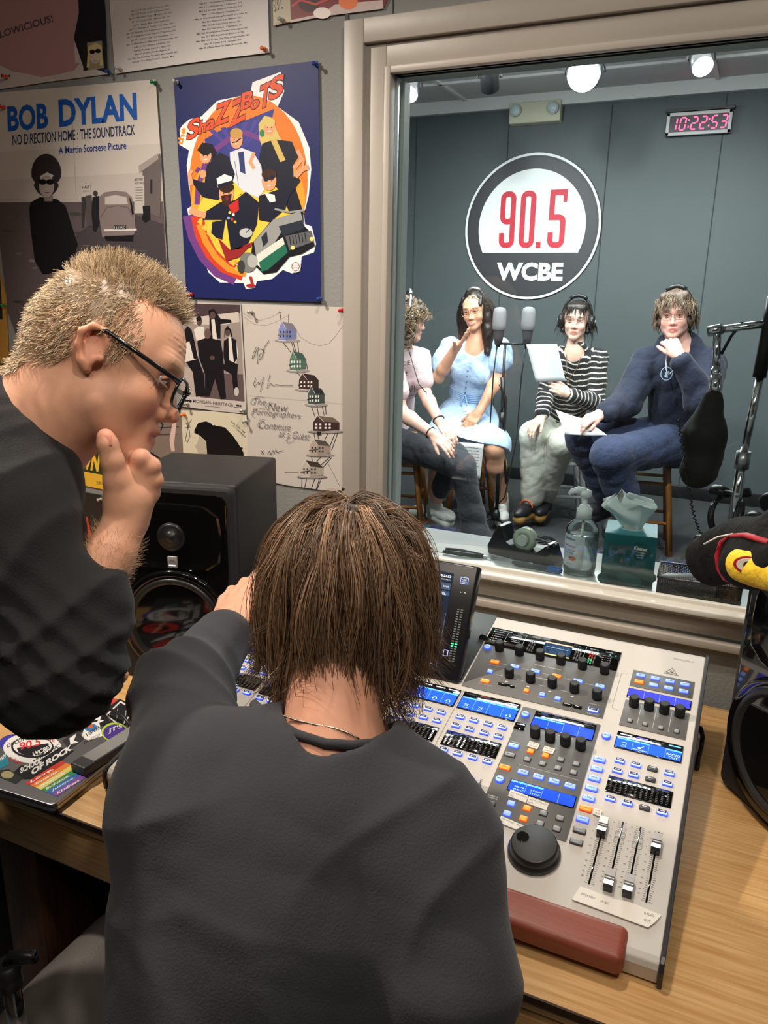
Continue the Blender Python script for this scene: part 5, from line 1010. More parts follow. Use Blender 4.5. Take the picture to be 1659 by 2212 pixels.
def house(x, y, w, h, body, roof, gable='l', porch=True):
    A.ell((x+w*.5, y+h*1.02), (w*.72, h*.1), srgb(150, 144, 140), 24)
    A.poly([(x, y+h*.42), (x+w*.38, y+h*.36), (x+w*.38, y+h), (x, y+h*.96)], body); A.poly([(x+w*.38, y+h*.36), (x+w, y+h*.44), (x+w, y+h*.9), (x+w*.38, y+h)], [c*.72 for c in body])
    A.poly([(x-4, y+h*.44), (x+w*.17, y), (x+w*.40, y+h*.38)], body); A.poly([(x+w*.17, y), (x+w*.78, y+h*.12), (x+w*1.03, y+h*.46), (x+w*.42, y+h*.38)], roof); A.stroke([(x-6, y+h*.46), (x+w*.17, y-2), (x+w*.42, y+h*.4)], 4, LT)
    for k in range(4):
        for j in range(2): A.poly([(x+w*(.08+.16*(k % 2)+(.36 if k > 1 else 0)), y+h*(.5+.22*j)), (x+w*(.16+.16*(k % 2)+(.36 if k > 1 else 0)), y+h*(.5+.22*j)), (x+w*(.16+.16*(k % 2)+(.36 if k > 1 else 0)), y+h*(.62+.22*j)), (x+w*(.08+.16*(k % 2)+(.36 if k > 1 else 0)), y+h*(.62+.22*j))], srgb(230, 226, 220) if body[0] < .2 else srgb(60, 60, 70))
    if porch: A.poly([(x-10, y+h*.7), (x+w*.4, y+h*.62), (x+w*.44, y+h*.68), (x-6, y+h*.77)], roof); A.line((x-8, y+h), (x+w*.4, y+h*1.02), 6, LT)
def legs(pts):
    for a, b in pts: A.line(a, b, 6, srgb(52, 44, 44))
legs([((950, 400), (1035, 510)), ((1030, 390), (1060, 500)), ((1045, 390), (1080, 510)), ((1088, 395), (1102, 515)), ((1075, 680), (1115, 712)), ((1135, 660), (1150, 690)), ((1170, 600), (1183, 680)), ((1150, 840), (1200, 870)), ((1210, 975), (1248, 1085)), ((1262, 980), (1280, 1075)), ((1310, 985), (1328, 1070)), ((1340, 980), (1345, 1060)), ((1235, 1215), (1248, 1285)), ((1270, 1215), (1276, 1280)), ((1370, 1215), (1330, 1290)), ((1430, 1215), (1370, 1370)), ((1455, 1210), (1395, 1380)), ((1215, 1440), (1222, 1480)), ((1300, 1440), (1260, 1480)), ((1380, 1440), (1300, 1510)), ((1395, 1445), (1320, 1530)), ((1130, 1610), (1127, 1715)), ((1172, 1630), (1152, 1720)), ((1245, 1630), (1212, 1728)), ((1290, 1620), (1255, 1735)), ((1318, 1600), (1260, 1735))])
A.line((1355, 1480), (1470, 1705), 2.5, LN); A.line((975, 1578), (1100, 1575), 4, srgb(130, 124, 120))
house(920, 225, 160, 170, srgb(132, 140, 190), srgb(120, 116, 130)); house(1020, 490, 145, 175, srgb(92, 122, 108), srgb(64, 88, 80)); house(1102, 690, 175, 145, srgb(72, 54, 52), srgb(54, 44, 46)); house(1185, 805, 145, 165, srgb(70, 86, 82), srgb(50, 48, 52)); house(1228, 1070, 235, 140, srgb(70, 50, 50), srgb(108, 96, 84), porch=False); house(1200, 1280, 180, 140, srgb(176, 160, 146), srgb(84, 76, 70)); house(1125, 1470, 190, 145, srgb(190, 180, 166), srgb(66, 56, 48))
SCR = srgb(96, 92, 96)
for t, x0, y0, x1, y1, h in (('The', 680, 965, 800, 975, 66), ('New', 820, 1020, 992, 1036, 84), ('Pornographers', 680, 1072, 1105, 1112, 84), ('Continue', 735, 1180, 1018, 1205, 78), ('as a Guest', 918, 1258, 1190, 1290, 80)):
    A.text(t, (x0, y0), (x1, y1), h*.8, SCR, -.012, (.28, -1))
A.stroke([(700, 970), (668, 960), (680, 925), (730, 900), (790, 905)], 3, SCR); A.stroke([(700, 1085), (676, 1060), (690, 1020), (740, 1000), (800, 1010)], 3, SCR); A.stroke([(760, 1185), (730, 1160), (750, 1110), (800, 1100)], 3, SCR); A.stroke([(1060, 1290), (1010, 1315), (985, 1290), (1020, 1262)], 3, SCR); A.stroke([(830, 1030), (800, 990), (830, 950), (880, 960), (900, 1000)], 3, SCR)
A.stroke([(720, 455), (690, 520), (682, 560), (700, 545), (726, 470), (740, 460), (728, 540), (732, 605)], 4, INKB); A.stroke([(835, 395), (790, 460), (770, 550), (745, 570), (750, 520), (790, 500), (780, 480), (750, 470)], 4, INKB); A.stroke([(715, 730), (695, 790), (705, 808), (740, 770), (745, 790), (790, 720), (775, 770), (755, 855)], 4, INKB); A.stroke([(842, 700), (815, 825), (850, 780), (870, 800), (900, 790), (940, 800), (1045, 802)], 4, INKB)
A.stroke([(760, 1380), (790, 1415)], 4, INKB); A.stroke([(785, 1380), (765, 1415)], 4, INKB); A.stroke([(820, 1420), (840, 1385), (850, 1420), (870, 1380), (880, 1410), (895, 1370), (905, 1400), (960, 1382)], 4, INKB)
A.poly([(1260, 1240), (1262, 1210), (1300, 1212), (1300, 1240)], INKB)
done(A, 'poster', 'creased white poster with a tower of stilted houses left of the window')
# --- curly haired portrait print
A = poster([(46, 1020), (300, 1028), (632, 1062), (650, 1405), (660, 1600), (70, 1560), (64, 1360)], srgb(206, 198, 176), F2(YW-.002), YW-.002)
A.poly([(165, 1200), (200, 1135), (270, 1120), (360, 1160), (440, 1175), (510, 1250), (560, 1320), (605, 1400), (620, 1580), (240, 1560), (280, 1420), (270, 1300), (210, 1245), (165, 1225)], srgb(18, 16, 20)); A.poly([(210, 1250), (262, 1300), (280, 1420), (240, 1500), (190, 1380), (168, 1340), (190, 1320)], srgb(180, 168, 150))
for k in range(18): t = rng.uniform(0, 1); A.ell((200+400*t, 1150+230*t*t+rng.uniform(-12, 6)), (16, 14), srgb(18, 16, 20), 8)
A.ell((335, 1148), (12, 8), srgb(220, 214, 200)); A.stroke([(140, 1100), (110, 1160), (85, 1290), (105, 1305), (118, 1270)], 4, INKB); A.stroke([(88, 1130), (120, 1200), (126, 1270)], 4, INKB); A.stroke([(80, 1180), (130, 1170)], 4, INKB)
A.text('your guys rock', (502, 1110), (630, 1215), 26, INKB, -.01); A.text('in a classy way', (520, 1150), (630, 1255), 22, INKB, -.01)
done(A, 'signed_print', 'signed portrait print of a dark curly head behind the studio monitor', 'print')
# --- partly hidden prints behind the man
F0 = lambda y: pframe(0, 0, 1, y)
A = poster([(372, 880), (394, 885), (397, 1010), (386, 1040), (260, 1040), (262, 880)], srgb(122, 108, 100), F0(YW-.0015), YW-.0015)
A.stroke([(340, 905), (352, 918), (345, 935), (318, 948), (312, 965), (330, 990), (352, 1005)], 3, INKB); A.stroke([(300, 950), (320, 975), (360, 1000)], 4, INKB); A.line((325, 925), (386, 922), 1.5, INKB); A.line((330, 940), (384, 938), 1.5, INKB); A.poly([(374, 905), (382, 905), (376, 960), (378, 975), (370, 975), (366, 950)], srgb(206, 180, 170))
done(A, 'poster', 'taupe poster with looping black lines half hidden behind the man in glasses')
A = poster([(126, 938), (236, 960), (250, 1062), (226, 1058), (138, 1040), (120, 1010)], srgb(226, 180, 60), F0(YW-.0025), YW-.0025)
A.poly([(126, 938), (236, 960), (244, 1030), (134, 1010)], srgb(52, 60, 40)); A.poly([(134, 975), (160, 985), (164, 1015), (136, 1010)], srgb(206, 170, 150)); T(A, 'DOWN', 134, 1004, 212, 1020, 40, srgb(236, 190, 60), .05); A.text('THROUGH', (208, 1046), (232, 1050), 7, INKB, .01, (0, -1))
done(A, 'album_sleeve', 'yellow sleeve lettered DOWN on the wall behind the hand', 'album cover')
A = poster([(165, 1060), (222, 1070), (240, 1190), (250, 1290), (150, 1280), (150, 1060)], srgb(46, 42, 40), F0(YW-.002), YW-.002)
A.stroke([(185, 1117), (190, 1140), (196, 1160), (210, 1178)], 7, srgb(190, 70, 50)); A.poly([(184, 1152), (205, 1160), (213, 1182), (200, 1182), (190, 1175)], srgb(190, 80, 56)); A.stroke([(188, 1174), (198, 1173), (200, 1182), (210, 1182)], 3, srgb(230, 226, 220)); A.text('m', (211, 1184), (217, 1184), 5, srgb(220, 180, 60), .02, (0, -1))
done(A, 'poster', 'dark poster with a red raised hand behind the forearm')
A = poster([(222, 1070), (256, 1078), (262, 1290), (246, 1290)], srgb(116, 158, 176), F0(YW-.0025), YW-.0025)
A.ell((238, 1130), (14, 40), srgb(96, 146, 172)); A.line((223, 1072), (240, 1200), 3, srgb(190, 196, 196))
done(A, 'poster', 'narrow pale blue poster edge behind the forearm')
A = poster([(-90, 560), (0, 590), (14, 640), (20, 800), (-90, 860)], srgb(176, 130, 60), F0(YW-.0025), YW-.0025)
A.poly([(-90, 540), (0, 590), (6, 690), (-90, 690)], srgb(44, 38, 34)); T(A, 'OUR', -4, 790, 12, 788, 9, INKB, .02)
done(A, 'poster', 'ochre poster at the far left edge of the wall')
# ------------------------------------------------------------------ push pins
def pin(px, py, col, lab, scl=1.0):
    p = P(px, py, y=YW-.018); b = Vector((p.x, YW-.0055, p.z)); e = empty('push_pin', b, lab, 'push pin', 'push pins in the wall'); M = Matrix.Rotation(math.radians(90), 4, 'X')
    mb = MB(); mb.lathe([(.0048, .001), (.0050, .0025), (.0026, .004), (.0022, .010), (.0042, .0125), (.0044, .0145), (1e-6, .015)], 16, M); mb.build('grip', col, e)
    mb = MB(); mb.cyl((0, .006, 0), (0, -.002, 0), .0006, n=6); mb.build('needle', M_CHROME, e)
PCL = glass_mat('pin_clear', (.8, .8, .78)); PC = mat('pin_smoky_clear', srgb(170, 168, 160), rough=.12, spec=.8); PR = mat('pin_red', srgb(190, 30, 34), rough=.25); PB = mat('pin_blue', srgb(30, 60, 130), rough=.25); PG = mat('pin_green', srgb(20, 110, 60), rough=.25); PO = mat('pin_orange', srgb(216, 110, 40), rough=.3); PK = mat('pin_dark', srgb(60, 40, 44), rough=.3)
for px, py, c, lab in ((6, 164, PR, 'red push pin at the left edge under the mauve poster'), (229, 154, PB, 'dark blue push pin at the lower right corner of the mauve poster'), (252, 147, PC, 'clear push pin at the lower left corner of the tour date sheet'), (566, 104, PO, 'orange push pin at the lower right corner of the tour date sheet'), (603, 40, PC, 'clear push pin on the margin of the glossy red poster'),
    (328, 177, PG, 'green push pin at the top right of the soundtrack poster'), (376, 175, PC, 'clear push pin at the top left corner of the navy poster'), (678, 137, PB, 'blue push pin at the top right corner of the navy poster'), (408, 636, PR, 'red push pin at the lower left corner of the navy poster'), (687, 646, PB, 'blue push pin at the lower right corner of the navy poster'),
    (537, 674, PC, 'clear push pin at the top left of the stacked houses poster'), (735, 671, PR, 'red push pin at the top right of the stacked houses poster'), (742, 1056, PK, 'dark push pin at the lower right of the stacked houses poster'), (398, 873, PC, 'clear push pin below the band photograph caption, left'), (521, 887, PC, 'clear push pin below the band photograph caption, right'),
    (392, 897, PO, 'orange push pin at the top left of the signed portrait print'), (526, 911, PC, 'clear push pin at the top right of the signed portrait print'), (1, 230, PR, 'red push pin at the left margin of the soundtrack poster'), (3, 660, PG, 'green push pin at the far left edge of the wall'), (212, 1080, PC, 'clear push pin beside the forearm on the dark poster'), (222, 1073, PG, 'green push pin at the top of the pale blue poster')): pin(px, py, c, lab)
# ------------------------------------------------------------------ things on the window sill
ZS = .9385
def frame2(o, a): return Matrix.Translation(o) @ Matrix.Rotation(a, 4, 'Z')
p = P(1250, 1240, y=1.70); e = empty('hand_sanitizer_bottle', (p.x, 1.70, ZS), 'clear pump bottle of hand sanitizer beside the green tissue box', 'bottle')
mb = MB(); mb.lathe([(.030, 0), (.035, .003), (.036, .02), (.036, .098), (.033, .112), (.022, .122), (.014, .127), (.014, .134)], 36); mb.build('bottle_body', M_CLEAR, e)
mb = MB(); mb.lathe([(.029, .002), (.0335, .006), (.0345, .02), (.0345, .088), (1e-6, .088)], 32); mb.build('gel', mat('clear_gel', (.62, .70, .70), rough=.12, trans=.75, ior=1.35), e)
A = Art(lambda a, b, l: Vector((.0366*math.sin(a/.0366-.45), -.0366*math.cos(a/.0366-.45)-.0001*l, b)))
for k in range(12): x = -.030+k*.005; A.poly([(x, .022), (x+.005, .022), (x+.005, .095), (x, .095)], srgb(206, 214, 216))
for t, x0, x1, z, hh, c in (('izomo', -.02, .008, .083, .007, srgb(40, 80, 150)), ('Hand Sanitizer', -.022, .012, .068, .005, srgb(190, 90, 60)), ('kills 99.9% germs', -.022, .01, .058, .0035, srgb(60, 120, 170)), ('moisturizing', -.022, .006, .052, .0035, srgb(60, 120, 170)), ('8 fl oz', -.010, .004, .027, .003, srgb(80, 90, 100))): A.text(t, (x0, z), (x1, z), hh, c, .01)
A.ell((.004, .042), (.009, .005), srgb(186, 96, 70), 14); A.build('bottle_label', M_PRINT, e)
mb = MB(); MWH = mat('white_plastic', srgb(220, 224, 222), rough=.35); mb.lathe([(.017, .128), (.017, .150), (.013, .152), (.011, .158), (.005, .159), (.005, .178)], 24); mb.build('pump_collar', MWH, e)
mb = MB(); mb.lathe([(.008, .176), (.013, .180), (.013, .190), (.006, .194), (1e-6, .195)], 20); mb.tube([(0, 0, .189), (-.016, -.003, .192), (-.030, -.005, .187), (-.036, -.006, .180)], [.0085, .008, .006, .004], 12); mb.build('pump_head', MWH, e)
mb = MB(); mb.cyl((0, 0, .02), (0, 0, .13), .003, n=8); mb.build('dip_tube', MWH, e)
# tissue box
TO = P(1352, 1262, y=1.715); TO.z = ZS; ta = math.radians(6); e = empty('tissue_box', TO, 'teal cube tissue box with a white tissue pulled up', 'tissue box', rot=(0, 0, ta))
mb = MB(); s = .0545
mb.box((0, 0, .0575), (2*s, 2*s, .115), bev=.0015); 
MTL = mat('tissue_box_card', srgb(38, 110, 112), rough=.3, noise=(14, .45)); MTT = mat('tissue_box_top', srgb(60, 150, 158), rough=.3, noise=(9, .2)); bx = mb.build('box', [MTL], e)
A = Art(lambda a, b, l: Vector((a, -s-.0002-.00004*l, b)))
for k in range(11): A.ell((-.05+.1*((k*37) % 11)/10, .012+.035*((k*53) % 10)/10), (.011, .011), [srgb(52, 122, 124), srgb(70, 134, 132), srgb(44, 116, 108)][k % 3], 20)
A.ell((.022, .082), (.019, .021), srgb(20, 84, 82), 24); A.text('Kleenex', (.009, .085), (.036, .083), .008, srgb(225, 235, 235), .03); A.text('PROFESSIONAL', (.011, .078), (.034, .077), .003, srgb(190, 210, 210)); A.text('comfort', (.014, .072), (.031, .071), .0035, srgb(200, 220, 220), .01); A.text('touch', (.016, .067), (.029, .066), .0035, srgb(200, 220, 220), .01)
for k in range(5): A.stroke(rrect(-.045+k*.009, .070, -.040+k*.009, .092, .002), .0018, srgb(30, 90, 90), True)
A.build('box_print', M_PRINT, bx)
mb = MB(); mb.prism([(.026*math.cos(2*math.pi*k/28), .040*math.sin(2*math.pi*k/28)*.0+.022*math.sin(2*math.pi*k/28), .1152) for k in range(28)], (0, 0, .0006)); mb.build('opening_film', mat('film', (.55, .62, .62), rough=.1, spec=.8), e)
mb = MB(); mb.box((0, 0, .1150), (2*s-.003, 2*s-.003, .0006)); mb.build('box_top_print', MTT, e)
# the tissue: a crumpled, pleated sheet rising out of the slot
n, m = 46, 26; V = []; F = []
for j in range(m):
    v = j/(m-1)
    for i in range(n):
        u = i/(n-1); t = u*2*math.pi
        w_ = lerp(.016, .052, min(1, v*1.5))*(1-.75*max(0, v-.72)/.28); 
        r = w_*(1+.16*math.sin(3*t+2*v)+.10*math.sin(7*t+5*v)); x = r*math.cos(t)*1.05-.018*v*v+(-.012)*v; y = .45*r*math.sin(t)+.006*math.sin(9*v+3*t); z = .112+.082*v**.85+.012*math.sin(t+1)*v+.007*math.sin(5*t)*v
        if v > .55: z -= .02*(v-.55)*(1+math.cos(t))
        V.append((x, y, z))
for j in range(m-1):
    for i in range(n-1): F.append((j*n+i, j*n+i+1, (j+1)*n+i+1, (j+1)*n+i))
ME = fast_mesh('tissue', V, np.array(F), mat('tissue_paper', srgb(206, 216, 212), rough=.8, sub=.05)); ti = link('tissue', ME, e); sdm = ti.modifiers.new('thickness', 'SOLIDIFY'); sdm.thickness = .0006
# tape dispenser
DP = P(1135, 1205, y=1.735); DP.z = ZS; e = empty('tape_dispenser', DP, 'black desktop tape dispenser with a roll of clear tape', 'tape dispenser', rot=(0, 0, math.radians(-14)))
mb = MB(); mb.prism([(-.088, -.026, 0), (-.092, -.026, .02), (-.066, -.026, .076), (-.055, -.026, .074), (-.045, -.026, .040), (-.02, -.026, .026), (.035, -.026, .026), (.062, -.026, .050), (.070, -.026, .050), (.086, -.026, .012), (.088, -.026, 0)], (0, .052, 0)); mb.build('dispenser_body', mat('dispenser_black', (.015, .016, .018), rough=.25), e, bevel=.003)
mb = MB(); Mr = Matrix.Translation((-.004, 0, .048)) @ Matrix.Rotation(math.radians(90), 4, 'X'); mb.lathe([(.014, -.010), (.028, -.010), (.028, .010), (.014, .010), (.014, -.010)], 36, Mr); mb.build('tape_roll', mat('tape_roll', srgb(188, 198, 176), rough=.3), e)
mb = MB(); mb.box((.066, 0, .053), (.008, .030, .003), bev=.0005); mb.build('cutter', M_ALU, e)
mb = MB(); mb.box((.045, -.002, .058), (.05, .018, .0004), Matrix.Rotation(math.radians(6), 4, 'Y')); mb.build('tape_end', M_CLEAR, e)
mb = MB(); mb.cyl((-.004, -.018, .048), (-.004, .018, .048), .0135, n=24); mb.build('hub', mat('hub_white', srgb(200, 204, 196), rough=.4), e)
# paper, scissors, pens
def slabxy(name, pts, z0, th, m, lab, cat, group=None):
    mb = MB(); mb.prism([(x, y, z0) for x, y in pts], (0, 0, th)); o = mb.build(name, m); return tag(o, lab, cat, group)
def pz(px, py, z): q = P(px, py, z=z); return (q.x, q.y)
slabxy('paper_sheet', [pz(925, 1172, ZS), pz(1048, 1182, ZS), pz(1052, 1207, ZS), pz(930, 1190, ZS)], ZS+.0004, .0006, M_PAPER, 'white sheet lying on the sill left of the tape dispenser', 'paper')
def pen(name, a, b, z, r, cols, lab, cat='pen'):
    A_ = Vector((*pz(*a, z), z)); B_ = Vector((*pz(*b, z), z)); d = (B_-A_); e = empty(name, A_, lab, cat); d0 = d
    mb = MB(); mb.tube([(0, 0, 0), d*.08, d*.1, d*.72], [r*.35, r*.9, r, r], 12); mb.build('barrel', cols[0], e)
    mb = MB(); mb.tube([d*.72, d*.97, d], [r*1.12, r*1.12, r*.8], 12); mb.build('cap', cols[1], e)
    mb = MB(); mb.tube([d*.75+Vector((0, 0, r*1.2)), d*.98+Vector((0, 0, r*1.4))], .0012, 6); mb.build('clip', cols[1], e)
MPG = mat('pen_grey', srgb(92, 98, 104), rough=.3); MPB = mat('pen_blue', srgb(40, 110, 180), rough=.2); MPN = mat('pen_navy', srgb(36, 64, 150), rough=.2)
pen('marker_pen', (1106, 1214), (1214, 1234), ZS+.0075, .0065, (MPG, MPB), 'grey and blue marker lying on the sill left of the sanitizer')
e = empty('scissors', Vector((*pz(1000, 1200, ZS), ZS)), 'dark handled scissors lying on the sill at the left', 'scissors')
b0_ = Vector((*pz(1000, 1200, ZS), ZS)); q0 = Vector((*pz(960, 1193, ZS), ZS))-b0_; q1 = Vector((*pz(1043, 1205, ZS), ZS))-b0_; q2 = Vector((*pz(1098, 1213, ZS), ZS))-b0_
for s_ in (-1, 1):
    dv = (q1-q0); pv = Vector((-dv.y, dv.x, 0)).normalized()*.007
    mb = MB(); mb.tube([q0+pv*s_*1.4+Vector((0, 0, .005)), q0*.6+q1*.4+pv*s_*1.7+Vector((0, 0, .006)), q1+pv*s_*.4+Vector((0, 0, .005))], [.004, .0055, .004], 10); mb.build('handle', mat('scissor_grip', srgb(50, 54, 58), rough=.4), e)
mb = MB(); mb.prism([q1+Vector((0, -.004, .004)), q2+Vector((0, 0, .003)), q1+Vector((0, .004, .004))], (0, 0, .002)); mb.build('blade', M_ALU, e)
# wire mesh tray with pens
TR0 = Vector((*pz(1505, 1290, ZS), ZS)); e = empty('mesh_tray', TR0, 'black wire mesh desk tray holding pens at the right of the sill', 'desk tray', rot=(0, 0, math.radians(3)))
mm = bpy.data.materials.new('wire_mesh'); mm.use_nodes = True; nt = mm.node_tree; b = nt.nodes['Principled BSDF']; sock(b, 'Base Color', (.02, .02, .022, 1)); sock(b, 'Roughness', .4)
tcn = nt.nodes.new('ShaderNodeTexCoord'); mpn = nt.nodes.new('ShaderNodeMapping'); mpn.inputs['Scale'].default_value = (320, 320, 320); mpn.inputs['Rotation'].default_value = (0, .785, .785); ck_ = nt.nodes.new('ShaderNodeTexChecker'); ck_.inputs['Scale'].default_value = 1.0; nt.links.new(tcn.outputs['Object'], mpn.inputs[0]); nt.links.new(mpn.outputs[0], ck_.inputs[0]); ck_.inputs[1].default_value = (1, 1, 1, 1); ck_.inputs[2].default_value = (.35, .35, .35, 1); nt.links.new(ck_.outputs[0], b.inputs['Alpha'])
mb = MB(); a_, b_, h_ = .080, .052, .050
for (c, d) in (((0, -b_, h_/2), (2*a_, .001, h_)), ((0, b_, h_/2), (2*a_, .001, h_)), ((-a_, 0, h_/2), (.001, 2*b_, h_)), ((a_, 0, h_/2), (.001, 2*b_, h_)), ((0, 0, .001), (2*a_, 2*b_, .001)), ((0, 0, h_*.4), (.001, 2*b_, h_*.8))): mb.box(c, d)
mb.build('mesh_basket', mm, e)
mb = MB(); mb.tube([(-a_, -b_, h_), (a_, -b_, h_), (a_, b_, h_), (-a_, b_, h_), (-a_, -b_, h_)], .0022, 8); mb.tube([(-a_, -b_, .002), (a_, -b_, .002), (a_, b_, .002), (-a_, b_, .002), (-a_, -b_, .002)], .0015, 8); mb.build('rim', M_BLACK, e)
for i, (x0, y0, x1, y1, zc, cs, lab) in enumerate(((-.078, -.03, .03, -.005, .044, (mat('pen_white', srgb(214, 216, 214), rough=.3), MPN), 'blue and white ballpoint pen lying across the mesh tray'), (-.06, .015, .05, .02, .010, (MPG, M_BLACK), 'grey pen inside the mesh tray'), (.0, -.035, .075, -.03, .012, (mat('hi_yellow', srgb(214, 206, 40), rough=.4), M_BLACK), 'yellow highlighter inside the mesh tray'))):
    A_ = e.matrix_basis @ Vector((x0, y0, zc)) if False else TR0+Vector((x0, y0, zc)); B_ = TR0+Vector((x1, y1, zc+(.012 if i == 0 else 0))); pe = empty('ballpoint_pen' if i < 2 else 'highlighter', A_, lab, 'pen'); d = B_-A_
    mb = MB(); mb.tube([(0, 0, 0), d*.1, d*.6], [.0015, .0042, .0045], 10); mb.build('barrel', cs[0], pe); mb = MB(); mb.tube([d*.6, d*.97, d], [.005, .005, .003], 10); mb.build('cap', cs[1], pe)
g0 = [(1432, 1272), (1450, 1277), (1475, 1290), (1505, 1294), (1522, 1290), (1524, 1283), (1512, 1280), (1490, 1286), (1465, 1284), (1445, 1272), (1434, 1268), (1430, 1270)]
mb = MB(); pts = [Vector((*pz(a, b+4, ZS), ZS+.0035)) for a, b in g0]; mb.tube(pts+[pts[0]], .0022, 8); tag(mb.build('rubber_band', mat('band_beige', srgb(196, 186, 160), rough=.5)), 'beige rubber band lying in front of the mesh tray', 'rubber band')
# ------------------------------------------------------------------ laptop with stickers, black bar on top
LZ = TZ+.018; q = [pz(0, 1690, LZ), pz(112, 1735, LZ), pz(282, 1610, LZ)]
c0 = Vector((*pz(116, 1738, LZ), 0)); c1 = Vector((*pz(300, 1592, LZ), 0)); 
LXa = (c1-c0); LXa = LXa.normalized(); LYa = Vector((-LXa.y, LXa.x, 0)); LO = Vector((c0.x, c0.y, TZ+.001)); LM = Matrix((LXa, LYa, Vector((0, 0, 1)))).transposed().to_4x4()
lp = empty('laptop', LO, 'closed silver laptop covered in band and radio stickers on the desk', 'laptop')
mb = MB(); pts = rrect(0, 0, .304, .212, .012); mb.prism([(x, y, .0015) for x, y in pts], (0, 0, .0075), LM); mb.build('base', M_ALU, lp, bevel=.0008)
mb = MB(); mb.prism([(x, y, .0098) for x, y in pts], (0, 0, .0052), LM); ld = mb.build('lid', mat('lid_silver', (.42, .42, .44), rough=.35, metal=1), lp, bevel=.0008)
mb = MB()
for x, y in ((.02, .02), (.28, .02), (.02, .19), (.28, .19)): mb.cyl(LM @ Vector((x, y, 0)), LM @ Vector((x, y, .002)), .006, n=12)
mb.build('rubber_feet', M_RUBBER, lp)
def inv(px, py):
    w_ = P(px, py, z=LO.z+.015)-LO; v = LM.inverted() @ w_; return (v.x, v.y)
stk = Art(lambda a, b, l: LM @ Vector((a, b, .0152+.000006*l)))
def spx(pts, c): stk.poly([inv(*q) for q in pts], c)
def stx(t, a, b, h, c, bold=.02):
    A0, B0 = inv(*a), inv(*b); C0 = inv(a[0], a[1]-h); d = Vector((B0[0]-A0[0], B0[1]-A0[1])); u = Vector((C0[0]-A0[0], C0[1]-A0[1])); hh = u.length; stk.text(t, A0, B0, hh, c, bold, tuple(u.normalized()))
def sel(c, rx, ry, col, n=28): spx([(c[0]+rx*math.cos(2*math.pi*k/n), c[1]+ry*math.sin(2*math.pi*k/n)) for k in range(n)], col)
KB, KW = srgb(26, 26, 30), srgb(214, 212, 208)
spx([(208, 1512), (238, 1503), (262, 1518), (240, 1536), (214, 1540)], srgb(196, 60, 56)); stx('1.2.10', (188, 1545), (214, 1530), 10, srgb(200, 60, 60)); spx([(262, 1512), (300, 1508), (318, 1520), (290, 1530)], srgb(226, 190, 60))
spx([(190, 1560), (258, 1510), (312, 1530), (262, 1575), (232, 1572)], KB); spx([(228, 1545), (260, 1514), (292, 1532), (262, 1572)], KW); spx([(232, 1545), (260, 1518), (288, 1533), (262, 1568)], KB)
stx('TELE', (236, 1562), (238, 1536), 10, KW); stx('FUN', (252, 1562), (254, 1534), 10, KW); stx('KEN', (268, 1562), (274, 1536), 10, KW); spx([(200, 1556), (222, 1538), (216, 1556), (226, 1556), (206, 1566), (212, 1556)], KW)
spx([(186, 1530), (190, 1518), (200, 1530), (206, 1548), (190, 1558)], srgb(210, 206, 200))
sel((128, 1566), 58, 27, KB); sel((132, 1564), 46, 20, srgb(206, 50, 44)); sel((128, 1562), 30, 12, KB); sel((124, 1558), 20, 8, srgb(206, 50, 44)); stx('CHOOSTR', (108, 1586), (146, 1550), 10, KW)
sel((34, 1606), 36, 20, srgb(60, 56, 150)); stx('WXCU))', (18, 1606), (62, 1590), 10, KW)
spx([(36, 1570), (54, 1566), (54, 1582), (30, 1590)], KB); stx('EST', (34, 1582), (50, 1574), 7, KW)
spx([(0, 1640), (14, 1626), (20, 1652), (0, 1662)], srgb(40, 120, 140)); stx('WN', (0, 1648), (12, 1636), 10, KW)
spx([(186, 1562), (214, 1560), (222, 1590), (190, 1600), (176, 1592)], srgb(210, 208, 204)); sel((196, 1572), 14, 9, srgb(50, 110, 160)); sel((194, 1568), 7, 5, srgb(200, 80, 50)); stx('NEW VISION', (158, 1610), (218, 1574), 9, KB); stx('DANCE CO', (182, 1608), (216, 1590), 6, KB, 0)
sel((248, 1582), 29, 21, srgb(160, 180, 60)); sel((249, 1583), 26, 18, srgb(66, 46, 120)); stx("JT'S", (234, 1586), (264, 1574), 11, KW)
spx([(134, 1600), (170, 1578), (180, 1598), (150, 1620)], srgb(48, 46, 50)); spx([(150, 1595), (165, 1585), (160, 1600), (170, 1604), (152, 1608)], KW)
sel((70, 1616), 63, 33, KW); sel((70, 1614), 46, 24, KB); sel((70, 1612), 42, 21, KW); spx([(36, 1616), (104, 1606), (108, 1616), (92, 1630), (60, 1634), (40, 1626)], KB)
stx('90.5', (42, 1622), (88, 1610), 17, srgb(196, 50, 50), .02); stx('WCBE', (70, 1636), (106, 1620), 10, KW); stx('DISCOVER', (16, 1616), (66, 1594), 8, KB); stx('LIVE', (96, 1598), (118, 1604), 7, srgb(180, 50, 50)); stx('LOCAL', (16, 1640), (48, 1654), 8, srgb(180, 50, 50)); stx('NEW MUSIC', (72, 1650), (128, 1614), 8, KB)
spx([(30, 1668), (44, 1655), (74, 1650), (130, 1614), (160, 1622), (84, 1682), (52, 1684)], KB); stx('SCHOOL', (44, 1672), (90, 1648), 13, KW, .04); stx('OF ROCK', (68, 1676), (156, 1620), 14, KW, .05)
spx([(0, 1664), (20, 1662), (50, 1682), (34, 1694), (0, 1680)], srgb(40, 46, 40)); sel((16, 1674), 14, 8, srgb(160, 150, 110))
